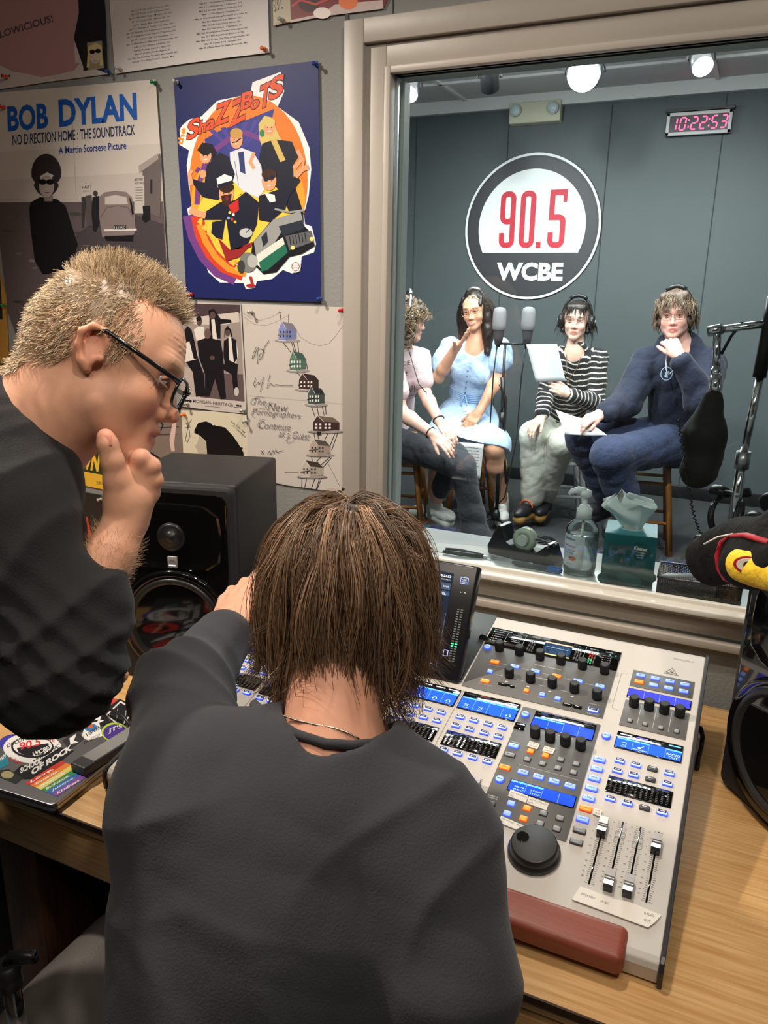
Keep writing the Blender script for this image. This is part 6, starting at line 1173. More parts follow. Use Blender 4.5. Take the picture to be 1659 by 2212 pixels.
for k, (c, t) in enumerate(((srgb(196, 60, 50), 'Love.'), (srgb(222, 130, 60), 'Equality.'), (srgb(222, 206, 120), 'Respect.'), (srgb(70, 140, 80), 'Inclusion.'), (srgb(60, 110, 180), 'Justice.'), (srgb(130, 80, 160), 'Kindness.'))):
    a = (54+k*11.5, 1692+k*4.8); b = (132+k*11, 1644+k*4.6); spx([a, b, (b[0]+11, b[1]+4.6), (a[0]+11.5, a[1]+4.8)], c); stx(t, (a[0]+12, a[1]+.5), (a[0]+62, a[1]-29), 6, srgb(240, 236, 230), .02)
stk.build('stickers', M_PRINT, ld)
pa, pb, pc = P(152, 1650, z=LO.z+.030), P(296, 1562, z=LO.z+.030), P(184, 1662, z=LO.z+.03)
e = empty('external_drive', Vector((pa.x, pa.y, LO.z+.0165)), 'slim dark grey bar shaped drive lying on the stickered laptop', 'drive'); d = Vector((pb.x-pa.x, pb.y-pa.y, 0)); wd_ = Vector((pc.x-pa.x, pc.y-pa.y, 0)); wd_ -= d.normalized()*wd_.dot(d.normalized())
mb = MB(); mb.prism([(0, 0, 0), d*1.05, d*1.05+wd_, wd_], (0, 0, .016)); mb.build('casing', mat('drive_grey', srgb(60, 60, 62), rough=.4), e, bevel=.002)
mb = MB(); mb.prism([Vector((0, 0, .0162))+d*.15+wd_*.06, Vector((0, 0, .0162))+d+wd_*.06, Vector((0, 0, .0162))+d+wd_*.94, Vector((0, 0, .0162))+d*.15+wd_*.94], (0, 0, .0005)); mb.build('top_plate', mat('drive_plate', srgb(150, 148, 146), rough=.35, metal=.4), e)
mb = MB(); mb.tube([P(200, 1522, z=TZ+.03), P(240, 1533, z=TZ+.035), P(266, 1548, z=TZ+.035), P(278, 1562, z=TZ+.03), P(284, 1575, z=TZ+.022)], .003, 8); tag(mb.build('usb_cable', M_BLACK), 'black cable curving across the stickered laptop', 'cable')
mb = MB(); mb.tube([P(342, 1432, z=TZ+.009), P(362, 1437, z=TZ+.009)], .0085, 12); mb.tube([P(362, 1437, z=TZ+.006), P(400, 1446, z=TZ+.005), P(450, 1452, z=TZ+.005), P(520, 1440, z=TZ+.005)], .003, 8); tag(mb.build('audio_cable', M_BLACK), 'black plug and cable in front of the left studio monitor', 'cable')
mb = MB(); mb.tube([P(1513, 1572, z=TZ+.05), P(1518, 1590, z=TZ+.03), P(1515, 1615, z=TZ+.01), P(1508, 1640, z=TZ+.006), P(1506, 1660, z=TZ+.006)], .004, 8); tag(mb.build('power_cable', M_BLACK), 'black cable lying between the console and the right monitor', 'cable')
# ------------------------------------------------------------------ draped bag on the right monitor
def bag_surface():
    e = empty('draped_bag', (.13, 1.22, 1.175), 'black fabric bag with red piping and a yellow eyed patch over the right monitor', 'bag')
    q = lambda a, b, y: V3_(P(a, b, y=y))
    pr = [cap(q(1532, 1200, 1.30), q(1590, 1185, 1.25), .030, .036, .03), cap(q(1545, 1230, 1.28), q(1585, 1225, 1.22), .026, .028, .03), cap(q(1590, 1180, 1.25), q(1690, 1165, 1.16), .036, .040, .03), cap(q(1600, 1225, 1.17), q(1700, 1225, 1.09), .026, .03, .03), cap(q(1560, 1190, 1.33), q(1700, 1150, 1.34), .03, .03, .03), ell((.20, 1.26, 1.19), (.12, .12, .035), k=.04)]
    organic('bag_cloth', pr, .004, mat('bag_black', (.006, .0055, .005), rough=.9, spec=.2, bump=(60, .5)), e, fold(.006, 34, 3), local=e.location)
    return e
V3_ = lambda v: np.array([v[0], v[1], v[2]], float)
bg = bag_surface()
def on_bag(px, py, y): return P(px, py, y=y)-Vector(bg.location)
mb = MB(); mb.tube([on_bag(x, y, yy) for x, y, yy in ((1588, 1258, 1.165), (1568, 1250, 1.185), (1554, 1227, 1.195), (1551, 1200, 1.195), (1560, 1172, 1.20), (1582, 1157, 1.195), (1612, 1156, 1.155), (1665, 1172, 1.09))], .0062, 8, flat=.6)
mb.build('red_piping', mat('piping_red', srgb(150, 22, 34), rough=.6), bg)
pr = [cap(on_bag(1610, 1226, 1.135), on_bag(1700, 1246, 1.07), .019, .025, .02), cap(on_bag(1600, 1212, 1.14), on_bag(1640, 1212, 1.12), .012, .016, .02)]
organic('yellow_patch', pr, .003, mat('patch_yellow', srgb(226, 186, 40), rough=.8, bump=(60, .5)), bg, fold(.002, 60, 5))
for k, (rx, ry, c) in enumerate(((.019, .0125, srgb(170, 30, 40)), (.015, .0095, srgb(220, 214, 200)), (.0065, .0055, srgb(30, 28, 28)))):
    mb = MB(); M = Matrix.Translation(on_bag(1617, 1221, 1.101-.0012*k)) @ Matrix.Rotation(math.radians(90), 4, 'X'); n_ = 24
    mb.prism([(rx*math.cos(2*math.pi*i/n_), ry*math.sin(2*math.pi*i/n_), 0) for i in range(n_)], (0, 0, .001), M); mb.build(('eye_ring', 'eye_patch', 'eye_dot')[k], mat('patch_%d' % k, c, rough=.8), bg)
mb = MB(); pts = [on_bag(x, y, 1.19) for x, y in ((1520, 1176), (1550, 1160), (1600, 1150), (1640, 1142), (1680, 1142))]; mb.tube(pts, .0014, 6); mb.build('stitching', mat('stitch', srgb(190, 186, 176), rough=.8), bg)

# ------------------------------------------------------------------ studio furniture and stands
def stool(cx, cy, hz, m, lab, rot=0., r=.16, spl=.055, turned=False, lr=.017):
    e = empty('bar_stool', (cx, cy, 0), lab, 'stool', 'stools in the studio'); Mz = Matrix.Rotation(rot, 4, 'Z')
    mb = MB(); mb.lathe([(r*.9, hz-.035), (r, hz-.025), (r, hz-.006), (r*.93, hz), (1e-6, hz-.003)], 36, Mz); mb.build('seat', m, e)
    tops = []; 
    for k in range(4):
        a = math.pi/4+k*math.pi/2; t = Mz @ Vector((r*.72*math.cos(a), r*.72*math.sin(a), hz-.03)); f = Mz @ Vector(((r*.72+spl*2.2)*math.cos(a), (r*.72+spl*2.2)*math.sin(a), 0)); tops.append((t, f))
        mb = MB(); 
        if turned: mb.tube([t, t.lerp(f, .3), t.lerp(f, .6), t.lerp(f, .95), f], [lr*.8, lr*1.15, lr*1.2, lr*.8, lr*.75], 12)
        else:
            d = (f-t).normalized(); mb.tube([t, f], [lr*1.25]*2, 4)
        mb.build('leg', m, e)
    for lv, (i, j) in enumerate(((0, 1), (1, 2), (2, 3), (3, 0))):
        for q in ((.30, .62) if lv % 2 else (.38, .72)):
            a = tops[i][0].lerp(tops[i][1], q); b = tops[j][0].lerp(tops[j][1], q); mb = MB(); mb.tube([a, a.lerp(b, .5), b], [lr*.6, lr*(.8 if turned else .62), lr*.6], 10 if turned else 4); mb.build('rung', m, e)
    return e
M_STW = mat('stool_white_paint', srgb(196, 200, 198), rough=.45)
NB = P(1405, 1000, y=5.02); stool(NB.x-.01, 5.02, .74, M_STOOL, 'wooden bar stool under the person in the navy hoodie', math.radians(8), .17)
WS_ = P(1215, 965, y=5.42); stool(WS_.x, 5.42, .70, M_STW, 'white painted stool under the person in the striped sweater', math.radians(20), .17, turned=True)
BS = P(1010, 960, y=5.28); stool(BS.x, 5.30, .72, M_STOOL, 'wooden bar stool under the person in the pale blue dress', math.radians(30), .16)
PS = P(858, 985, y=4.62); stool(PS.x+.02, 4.66, .68, M_STOOL, 'wooden bar stool under the person in the pink shirt at the window edge', math.radians(15), .16)
# twin microphone stand
MS = P(1069, 1146, z=0); MS = Vector((MS.x, MS.y, 0)); YM = MS.y
e = empty('microphone_stand', MS, 'black tripod microphone stand between the person in blue and the person in stripes', 'microphone stand')
def rel(px, py, y=None): return P(px, py, y=y or YM)-MS
mb = MB(); mb.tube([rel(1073, 1105), rel(1082, 900)], .0125, 12); mb.build('lower_tube', M_BLACK, e); mb = MB(); mb.tube([rel(1082, 910), rel(1091, 745)], .009, 12); mb.build('upper_tube', M_BLACK, e)
mb = MB(); mb.tube([rel(1083, 925), rel(1085, 890)], .02, 12); mb.tube([rel(1085, 815), rel(1089, 880)], .014, 10); mb.build('clutch', M_BLACK, e)
mb = MB(); mb.tube([rel(1078, 742), rel(1142, 744)], .007, 8); mb.build('cross_bar', M_BLACK, e)
mb = MB(); mb.tube([rel(1094, 1045), rel(1088, 975), rel(1092, 860), rel(1080, 830)], .010, 10); mb.build('boom_counterweight', M_BLACK, e)
for a in (90, 210, 330):
    mb = MB(); mb.tube([Vector((0, 0, .10)), Vector((.20*math.cos(math.radians(a)), .20*math.sin(math.radians(a)), .012))], .009, 8); mb.build('tripod_leg', M_BLACK, e)
mb = MB(); mb.lathe([(.03, .075), (.03, .12), (.016, .15)], 16); mb.build('tripod_hub', M_BLACK, e)
MG = mat('foam_grey', srgb(120, 120, 122), rough=.95, bump=(400, .3))
for px_, lab in ((1078, 'grey foam covered microphone on the left of the twin stand'), (1140, 'grey foam covered microphone on the right of the twin stand')):
    c = P(px_, 708, y=YM); me_ = empty('microphone', c, lab, 'microphone', 'microphones on the twin stand')
    mb = MB(); mb.lathe([(.022, -.105), (.030, -.06), (.033, -.02), (.034, .0)], 20); mb.build('mic_body', mat('mic_grey', srgb(60, 60, 62), rough=.4), me_)
    mb = MB(); mb.lathe([(.034, -.006), (.040, .0), (.043, .03), (.042, .10), (.036, .125), (.02, .135), (1e-6, .137)], 26, Matrix.Translation((0, 0, -.01))); mb.build('windscreen', MG, me_)
    mb = MB(); mb.tube([Vector((0, 0, -.10)), Vector((.0, 0, -.118))], .014, 12); mb.build('mount', M_BLACK, me_)
    mb = MB(); f_ = MS-c; mb.tube([Vector((-.005, 0, -.10)), Vector((-.02, 0, -.3)), Vector((-.03, .02, -.7)), Vector((-.08 if px_ > 1100 else -.045, .0, -1.1)), Vector((f_.x-.12, f_.y-.05, f_.z+.012))], .0045, 6); mb.build('cable', M_BLACK, me_)
def loop_cable(name, c, r, lab, n=3, m=M_BLACK, rad=.006):
    mb = MB(); pts = []
    for k in range(24*n): t = 2*math.pi*k/24; rr = r*(1+.25*math.sin(1.7*t)+.1*math.sin(3.1*t)); pts.append((c[0]+rr*math.cos(t), c[1]+rr*.6*math.sin(t), .008+.004*(k//24)))
    mb.tube(pts, rad, 6); tag(mb.build(name, m), lab, 'cable')
q = P(1130, 1165, z=0); loop_cable('cable_coil', (q.x, q.y), .17, 'coiled black cable on the studio carpet under the striped person')
# boom arm in front of the studio glass
YA = 2.55
def ra(px, py, y=YA): return P(px, py, y=y)
gb = P(1566, 1185, y=YA+.05); e = empty('microphone_boom', Vector((ra(1578, 1150).x, YA, .80)), 'chrome boom arm and stand at the right edge of the window', 'microphone boom'); O = Vector(e.location)
mb = MB(); mb.tube([ra(1577, 1160)-O, ra(1606, 985)-O], .0150, 16); mb.build('lower_pole', M_CHROME, e); mb = MB(); mb.tube([ra(1601, 1012)-O, ra(1607, 975)-O], .021, 16); mb.build('collar', M_ALU, e)
mb = MB(); mb.tube([ra(1606, 980)-O, ra(1645, 800)-O], .0115, 16); mb.build('upper_pole', M_CHROME, e); mb = MB(); mb.tube([ra(1640, 815)-O, ra(1662, 700)-O, ra(1672, 640)-O], .019, 12); mb.build('grip_sleeve', M_BLACK, e)
mb = MB(); mb.tube([ra(1540, 714)-O, ra(1670, 697)-O], [.011, .012], 16); mb.build('boom_arm', M_CHROME, e); mb = MB(); mb.tube([ra(1528, 716)-O, ra(1562, 710)-O], .016, 16); mb.build('elbow_joint', M_CHROME, e)
mb = MB(); mb.tube([ra(1549, 718)-O, ra(1547, 800)-O], .0115, 16); mb.tube([ra(1547, 795)-O, ra(1545, 812)-O], .0145, 16); mb.tube([ra(1547, 810)-O, ra(1543, 855)-O], .0165, 16); mb.build('drop_tube', M_CHROME, e)
mb = MB(); mb.tube([ra(1558, 765)-O, ra(1580, 725)-O, ra(1600, 702)-O, ra(1603, 695)-O, ra(1600, 712)-O], .0045, 8); mb.build('arm_cable', M_BLACK, e)
ba = ra(1540, 850); be = empty('black_cloth_bag', ba, 'black cloth cover hanging from the chrome boom arm', 'cloth cover')
pr = [cap(ra(1540, 858), ra(1525, 935), .022, .052, .03), cap(ra(1525, 935), ra(1512, 1015), .056, .050, .03)]
organic('cover_cloth', pr, .006, mat('cover_black', (.016, .014, .014), rough=.8), be, fold(.006, 30, 4), local=ba)
mb = MB(); pts = [ra(x, y, YA-.05)-O for x, y in ((1466, 905), (1470, 940), (1478, 990), (1486, 1045), (1494, 1090), (1502, 1125), (1512, 1150), (1535, 1160))]
mb2 = MB(); n_ = 60; fine = []
for i in range(len(pts)-1):
    for k in range(12): fine.append(pts[i].lerp(pts[i+1], k/12))
hel = [p_+Vector((.0045*math.cos(k*1.9), .0045*math.sin(k*1.9), 0)) for k, p_ in enumerate(fine)]; mb.tube(hel, .0022, 6); mb.build('coiled_cable', M_BLACK, e)
# low black table with spare headphones
tb = empty('side_table', (.32, 2.72, 0), 'low black table beyond the window at the right', 'table')
mb = MB(); mb.box((0, 0, .785), (.66, .55, .03), bev=.004); mb.build('table_top', M_BLACK, tb)
for sx in (-1, 1):
    for sy in (-1, 1): mb = MB(); mb.box((sx*.30, sy*.25, .385), (.03, .03, .77)); mb.build('leg', M_BLACK, tb)
def headphones(T, R, s=1.0, parent_lab=None, name='headphones', group=None, band=.085, m=M_BLACK, pads=.034, cush=None):
    """R columns: forward, left, up; T head centre"""
    T = Vector(T); R = Matrix([list(r) for r in R]); e = empty(name, T, parent_lab, 'headphones', group)
    f = lambda x, y, z: R @ Vector((x*s, y*s, z*s))
    mb = MB(); pts = [f(-.005, band*math.cos(a), -.005+(.142)*math.sin(a)**.8 if math.sin(a) > 0 else -.005) for a in [math.pi*k/16 for k in range(17)]]; mb.tube(pts, .0075*s, 8); mb.build('headband', m, e)
    mb = MB(); mb.tube([p_+f(0, 0, .004) for p_ in pts[5:12]], .0105*s, 8); mb.build('band_cushion', cush or m, e)
    for y in (1, -1):
        M = Matrix.Translation(f(-.004, y*(band+.002), -.004)) @ R.to_4x4() @ Matrix.Rotation(math.radians(-90*y), 4, 'X')
        mb = MB(); mb.lathe([(pads*.8*s, -.018*s), (pads*1.05*s, -.010*s), (pads*s, .004*s), (pads*.9*s, .014*s), (pads*.5*s, .018*s), (1e-6, .018*s)], 24, M); mb.build('ear_cup', m, e)
        mb = MB(); mb.lathe([(pads*.42*s, .0185*s), (pads*.3*s, .021*s), (1e-6, .0212*s)], 20, M); mb.build('cup_badge', M_ALU, e)
    return e
RX90 = np.array([[1, 0, 0], [0, .2, -.98], [0, .98, .2]])
headphones(P(1540, 1118, y=2.62), rotm(1.2, .4, .5), 1.0, 'spare black headphones heaped on the left of the side table')
headphones(P(1600, 1122, y=2.70), rotm(1.4, -.3, -.6), 1.0, 'spare black headphones heaped beside the chrome pole')
headphones(P(1650, 1108, y=2.66), rotm(.5, 1.2, .2), 1.0, 'spare black headphones at the right edge of the side table')
q = P(1564, 1150, y=2.48); mb = MB(); mb.box((q.x, q.y, q.z+.0), (.035, .003, .022), Matrix.Identity(4), bev=.0005); tag(mb.build('white_tag', M_PAPER), 'small white tag hanging at the edge of the side table', 'tag')
# framed strips of light fixtures are not built: they are only reflections in the glass
# ------------------------------------------------------------------ chairs of the control room
e = empty('office_chair', (-.62, .54, 0), 'grey vinyl office chair under the seated person in the foreground', 'chair')
MV = mat('vinyl_grey', srgb(92, 88, 84), rough=.38, bump=(350, .12), coat=.1)
organic('seat', [ell((-.615, .64, .490), (.275, .26, .050), k=.04), cap((-.80, .50, .488), (-.83, .78, .492), .045, .045, .06)], .008, MV, e, None, local=e.location)
mb = MB(); mb.tube([Vector((-.615+.272*math.cos(a), .64+.258*math.sin(a), .478))-Vector(e.location) for a in [2*math.pi*k/48 for k in range(49)]], .010, 8); mb.build('seat_piping', MV, e)
mb = MB(); mb.cyl((.02, .10, .08), (.02, .10, .46), .028, n=20); mb.build('gas_column', M_BLACK, e)
for k in range(5):
    a = 2*math.pi*k/5+.3; f = Vector((.30*math.cos(a), .10+.30*math.sin(a), .07)); mb = MB(); mb.tube([Vector((.02, .10, .10)), f], [.03, .018], 10, flat=.7); mb.build('base_arm', M_BLACK, e)
    mb = MB(); mb.cyl(f+Vector((-.012, 0, -.042)), f+Vector((.012, 0, -.042)), .028, n=16); mb.build('caster', M_RUBBER, e)
e = empty('folded_stand', (P(30, 2130, y=.55).x, .55, 0), 'black and chrome folded stand at the bottom left corner', 'stand')
q = lambda px, py: P(px, py, y=.55)-Vector(e.location)
mb = MB(); mb.tube([q(22, 2125), q(40, 2212), q(60, 2400)], .012, 14); mb.build('chrome_tube', M_CHROME, e); mb = MB(); mb.tube([q(14, 2080), q(24, 2130)], .016, 12); mb.tube([q(14, 2082), q(24, 2062), q(72, 2062), q(74, 2072), q(34, 2072)], .006, 8); mb.build('clamp', M_BLACK, e)
# ------------------------------------------------------------------ people
V3 = lambda v: np.array([v[0], v[1], v[2]], float)
def J(px, py, y): return V3(P(px, py, y=y))
def cloth(name, c, rough=.85, bump=(38, .55), sheen=.1, **k): return mat(name, c, rough=rough, bump=bump, sheen=sheen, **k)
SKL = np.array(srgb(226, 178, 156)); LIPC = np.array(srgb(190, 110, 104))
def torso_prims(neck, pelvis, shL, shR, hipw=.16, depth=.105, belly=.10, bust=0, chestw=None):
    up = (neck-pelvis); Lh = np.linalg.norm(up); up = up/Lh; side = shL-shR; side = side-up*(side@up); w = np.linalg.norm(side); side /= w; fw = np.cross(side, up)
    R = np.stack([side, fw, up], 1); cw = chestw or w*.5
    o = [ell(pelvis+up*Lh*.70, (cw*.92, depth, Lh*.30), R, .05), ell(pelvis+up*Lh*.38, (cw*.80, belly, Lh*.34), R, .05), ell(pelvis+up*.02, (hipw, depth*1.12, .11), R, .05),
         cap(shL-up*.025, shR-up*.025, .052, .052, .04), cap(neck-up*.07, neck, .062, .055, .03)]
    for s_ in (shL, shR): o += [ell(s_-up*.02, (.055, .055, .06), R, .03)]
    if bust: 
        for s_ in (1, -1): o += [ell(pelvis+up*Lh*.66+side*s_*.07+fw*depth*.75, (.06, bust, .06), R, .04)]
    return o, R
def limb(a, b, c, r0, r1, r2, k=.02): 
    m = a+(b-a)*.5; n = b+(c-b)*.3
    return [cap(a, m, r0, (r0+r1)*.52, k), cap(m, b, (r0+r1)*.52, r1, k), cap(b, n, r1, r1*1.04, k), cap(n, c, r1*1.04, r2, k)]
def shoe(ank, d, L=.25, up=(0, 0, 1), w=.043):
    d = np.array(d, float); d[2] = min(d[2], 0); d /= np.linalg.norm(d); R = basis(d, (0, 0, 1) if abs(d[2]) < .9 else (1, 0, 0)); z = R[:, 2]; h = ank-z*.055
    up_ = [cap(h-d*.03, h+d*(L-.10), w*.95, w*.8, .03), ell(h+d*(L-.11)-z*.005, (.075, w, .034), R, .03), cap(ank+z*.01, h, .042, .045, .03)]
    sole = [cap(h-d*.04-z*.038, h+d*(L-.09)-z*.042, w*.92, w*1.02, .02)]
    return up_, sole, R, h
class Person:
    def __init__(s, lab, head, fwd, up, base, hs=1.0, skin=SKL, res=.0042, lip=LIPC, brow=None, female=False, jaw=1.0):
        s.e = empty('person', base, lab, 'person'); s.b = V3(base); s.HT = head; s.HR = basis(fwd, up); s.hs = hs; s.skin = skin; s.res = res; s.lip = lip; s.brow = brow; s.extra = []
        s.body = xform(head_prims(jaw=jaw), head, s.HR, hs)
    def h(s, x, y, z): return s.HT+s.HR@(np.array([x, y, z])*s.hs)
    def skinbuild(s, iris, cut=None):
        f = face_cols(s.skin, s.lip, s.HT, s.HR, s.hs, s.brow)
        s.skin_o = organic('body', s.body, s.res, M_SKIN, s.e, col=f, sm=1, local=s.b, cut=cut, extra=s.extra)
        if iris: eyes(s.HT, s.HR, s.hs, s.e, s.b, iris, skin=mat('eyelid_skin', tuple(np.array(s.skin)*np.array([.82, .66, .60])), rough=.5))
    def wear(s, name, prims, m, off=.010, disp=None, res=None, cut=None, keep=False, col=None, sm=1, hole=()): return organic(name, grow(prims, off)+list(hole), res or s.res, m, s.e, disp, cut=cut, local=s.b, col=col, sm=sm)
def glasses(p, m, wire=.0014, w=.026, hh=.020, x=.112, z=.006, temple=True):
    for y in (1, -1):
        pts = []
        for (a, b) in rrect(-w, -hh, w, hh, min(w, hh)*.75, 4): pts.append(Vector(p.h(x-abs(y*.033+a)*.12, y*.033+a, z+b)-p.b))
        mb = MB(); mb.tube(pts+[pts[0]], wire, 6); mb.build('glasses_rim', m, p.e)
        if not temple: continue
        mb = MB(); mb.tube([Vector(p.h(x-.01, y*(.033+w), z+.008)-p.b), Vector(p.h(.05, y*.079, z+.012)-p.b), Vector(p.h(-.005, y*.082, z+.014)-p.b), Vector(p.h(-.018, y*.080, z-.008)-p.b)], wire*1.1, 6); mb.build('glasses_temple', m, p.e)
    mb = MB(); mb.tube([Vector(p.h(x, .008, z+.006)-p.b), Vector(p.h(x+.004, 0, z+.009)-p.b), Vector(p.h(x, -.008, z+.006)-p.b)], wire, 6); mb.build('glasses_bridge', m, p.e)
HAIRM = lambda name, c, r=.42: mat(name, c, rough=r, attr='Col', spec=.5)
def hair_strands(p, name, m, roots, lens, flow, rad=.0011, segs=8, wave=(0, 0), col=(.05, .03, .02), cvar=.35, lift=.0, n=3, grav=None, clump=0):
    """roots (m,3) in head space; flow(q, t) -> direction in head space"""
    M_ = len(roots); L = np.zeros((M_, segs, 3)); q = roots.copy(); L[:, 0] = q; st = (lens/(segs-1))[:, None]; ph = rng.uniform(0, 6.28, (M_, 1)); sgn = rng.normal(size=(M_, 3))
    for k in range(1, segs):
        d = flow(q, k/(segs-1)); d = d/np.maximum(np.linalg.norm(d, axis=1, keepdims=True), 1e-6); q = q+d*st; 
        L[:, k] = q
    if wave[0]:
        tt = np.linspace(0, 1, segs)[None, :, None]; w1 = np.sin(ph[:, None]+tt*wave[1]); w2 = np.cos(ph[:, None]*1.7+tt*wave[1]); a = rng.normal(size=(M_, 1, 3)); b = rng.normal(size=(M_, 1, 3)); L = L+(a*w1+b*w2)*wave[0]*np.minimum(1, tt*3)
    Wd = p.HT+(L*p.hs)@p.HR.T; tp = np.linspace(1, .25, segs)[None, :]**.6; R_ = rad*p.hs*tp*rng.uniform(.7, 1.3, (M_, 1))
    C = np.array(col)[None, :]*(1+cvar*rng.normal(size=(M_, 1))).clip(.3, 2.4)
    return strands(name, Wd, R_, m, p.e, n, p.b, C)
def scalp(nr, zmin=-.02, hairline=True, back=-.05, rx=.099, ry=.079, rz=.087, c=(-.010, 0, .040), front=.055):
    v = rng.normal(size=(nr*6, 3)); v /= np.linalg.norm(v, axis=1)[:, None]; q = v*np.array([rx, ry, rz])+np.array(c)
    keep = np.where(q[:, 0] > .02, q[:, 2] > front+(q[:, 0]-.02)*.30, np.where(q[:, 0] > -.03, q[:, 2] > zmin+.02, q[:, 2] > back))
    return q[keep][:nr]

# ---------- person in the pale blue dress
yB = 5.06
nk = J(1030, 738, yB+.02); pel = J(1010, 905, 5.22); sR = J(972, 748, yB+.05); sL = J(1080, 748, yB+.05)
p = Person('person with long dark hair in a pale blue dress, one palm raised', J(1027, 672, yB), (-.02, -.98, -.14), (-.12, -.1, 1), (J(1010, 905, 5.22)[0], 5.22, 0), 1.0, np.array(srgb(214, 160, 130)), brow=srgb(60, 42, 34))
B = p; tp, TR = torso_prims(nk, pel, sL, sR, .185, .115, .115, .05, .17)
eR = J(947, 815, yB-.06); wR = J(984, 752, yB-.18); eL = J(1078, 812, yB+.02); wL = J(1036, 888, yB-.16)
armR = limb(sR, eR, wR, .046, .040, .028); armL = limb(sL, eL, wL, .046, .040, .028)
hR = hand_prims(wR, J(1003, 732, yB-.22)-wR, (.3, .35, -.9), (.12, .15, .15, .2), (.7, .1), 1, 1.0); hL = hand_prims(wL, J(1022, 905, yB-.2)-wL, (.1, -.9, .5), (.35, .4, .45, .5), (.5, .2), -1, 1.0)
kR = J(955, 948, 4.86); aR = J(932, 1082, 5.12); kL = J(1068, 968, 4.84); aL = J(1084, 1085, 5.12); hpR = pel+TR[:, 0]*-.09; hpL = pel+TR[:, 0]*.09
legs_ = limb(hpR, kR, aR, .085, .062, .038, .03)+limb(hpL, kL, aL, .085, .062, .038, .03)
p.body += [cap(p.h(-.02, 0, -.04), nk+np.array([0, 0, -.03]), .052, .058, .03)]+tp+armR+armL+hR+hL+legs_
p.skinbuild(M_IRISB)
MD = cloth('dress_denim_blue', srgb(176, 202, 232), noise=(30, .10))
sk = [cap(hpR, kR+(hpR-kR)*.12, .105, .112, .06), cap(hpL, kL+(hpL-kL)*.12, .105, .112, .06), cap(pel+np.array([0, -.10, .0]), (kR+kL)/2+(pel-(kR+kL)/2)*.2, .13, .11, .08)]
p.wear('dress', tp[:4]+tp[5:]+sk, MD, .010, fold(.005, 44, 11), cut=[(kL+np.array([0, .10, -.05]), (0.0, -.5, -1))], hole=[cap(nk+np.array([0, .02, .02]), nk+np.array([0, -.04, -.03]), .075, .07, .01, 's'), cap(nk+np.array([0, -.10, -.02]), nk+np.array([0, -.16, -.11]), .055, .02, .01, 's')])
for a, b, nm in ((sR, eR, 'sleeve'), (sL, eL, 'sleeve')): p.wear(nm, [ell(a+(b-a)*.05, (.058, .058, .058), None, .03), ell(a+(b-a)*.48, (.078, .074, .080), None, .04), cap(a, a+(b-a)*.68, .055, .052, .03)], MD, .004, fold(.006, 46, 12))
mb = MB(); w0 = pel+(nk-pel)*.42
for k in range(5):
    c_ = w0+np.array([0, 0, -.012*k]); mb.tube([Vector(c_+TR[:, 0]*.150*math.cos(a)+TR[:, 1]*.128*math.sin(a)-p.b) for a in [2*math.pi*i/36 for i in range(37)]], .0065, 6)
mb.tube([Vector(w0+TR[:, 1]*.135+np.array([0, 0, 0])-p.b), Vector(w0+TR[:, 1]*.15+np.array([-.02, 0, -.04])-p.b), Vector(w0+TR[:, 1]*.15+np.array([-.01, 0, -.10])-p.b)], .004, 6); mb.tube([Vector(w0+TR[:, 1]*.135-p.b), Vector(w0+TR[:, 1]*.15+np.array([.02, 0, -.05])-p.b), Vector(w0+TR[:, 1]*.15+np.array([.03, 0, -.13])-p.b)], .004, 6); mb.build('waistband', cloth('waist_blue', srgb(150, 180, 218)), p.e)
for k in range(5):
    mb = MB(); c_ = nk+(pel-nk)*(.28+.07*k)+TR[:, 1]*.135; mb.sphere(Vector(c_-p.b), .006, 8); mb.build('button', cloth('button_blue', srgb(90, 110, 150)), p.e)
M_H1 = HAIRM('hair_black_brown', (.03, .02, .016))
hb = xform([ell((-.022, 0, .048), (.098, .084, .088), k=.02), cap((-.05, 0, .02), (-.05, 0, -.14), .07, .06, .03), cap((.0, .078, .03), (.028, .082, -.16), .030, .034, .02), cap((.0, -.078, .03), (.0, -.082, -.12), .028, .026, .02), cap((.02, .085, -.12), (.06, .075, -.26), .036, .022, .02), cap((.03, .06, .085), (.062, .062, .045), .014, .010, .01), cap((.03, -.06, .085), (.060, -.062, .045), .014, .010, .01)], p.HT, p.HR, 1.0)
organic('hair', hb, .0042, M_H1, p.e, fold(.003, 70, 21), lambda V: np.tile(np.array([.014, .010, .009]), (len(V), 1)), local=p.b)
rt = scalp(900, -.01, front=.075); rt = rt*np.array([1.06, 1.1, 1.05])
hair_strands(p, 'long_strands', M_H1, rt, rng.uniform(.26, .40, len(rt)), lambda q, t: np.stack([np.where(q[:, 0] > .03, -.1, -.02)+0*q[:, 0], np.sign(q[:, 1])*(.9*(1-min(1, t*3))+.02)+0*q[:, 1], -np.ones(len(q))*(.5+t)], 1), .0016, 9, (.003, 5), (.026, .017, .013), .4)
glasses(p, mat('wire_gold', (.45, .36, .25), rough=.25, metal=1), .0012, .025, .021)
mb = MB(); pts = [Vector(p.h(.098-abs(y)*9*abs(y), y, -.066+11*y*y)-p.b) for y in (-.018, -.009, 0, .009, .018)]; mb.tube(pts, [.0012, .0035, .0042, .0035, .0012], 8); mb.build('teeth', mat('teeth', srgb(225, 218, 205), rough=.3), p.e)
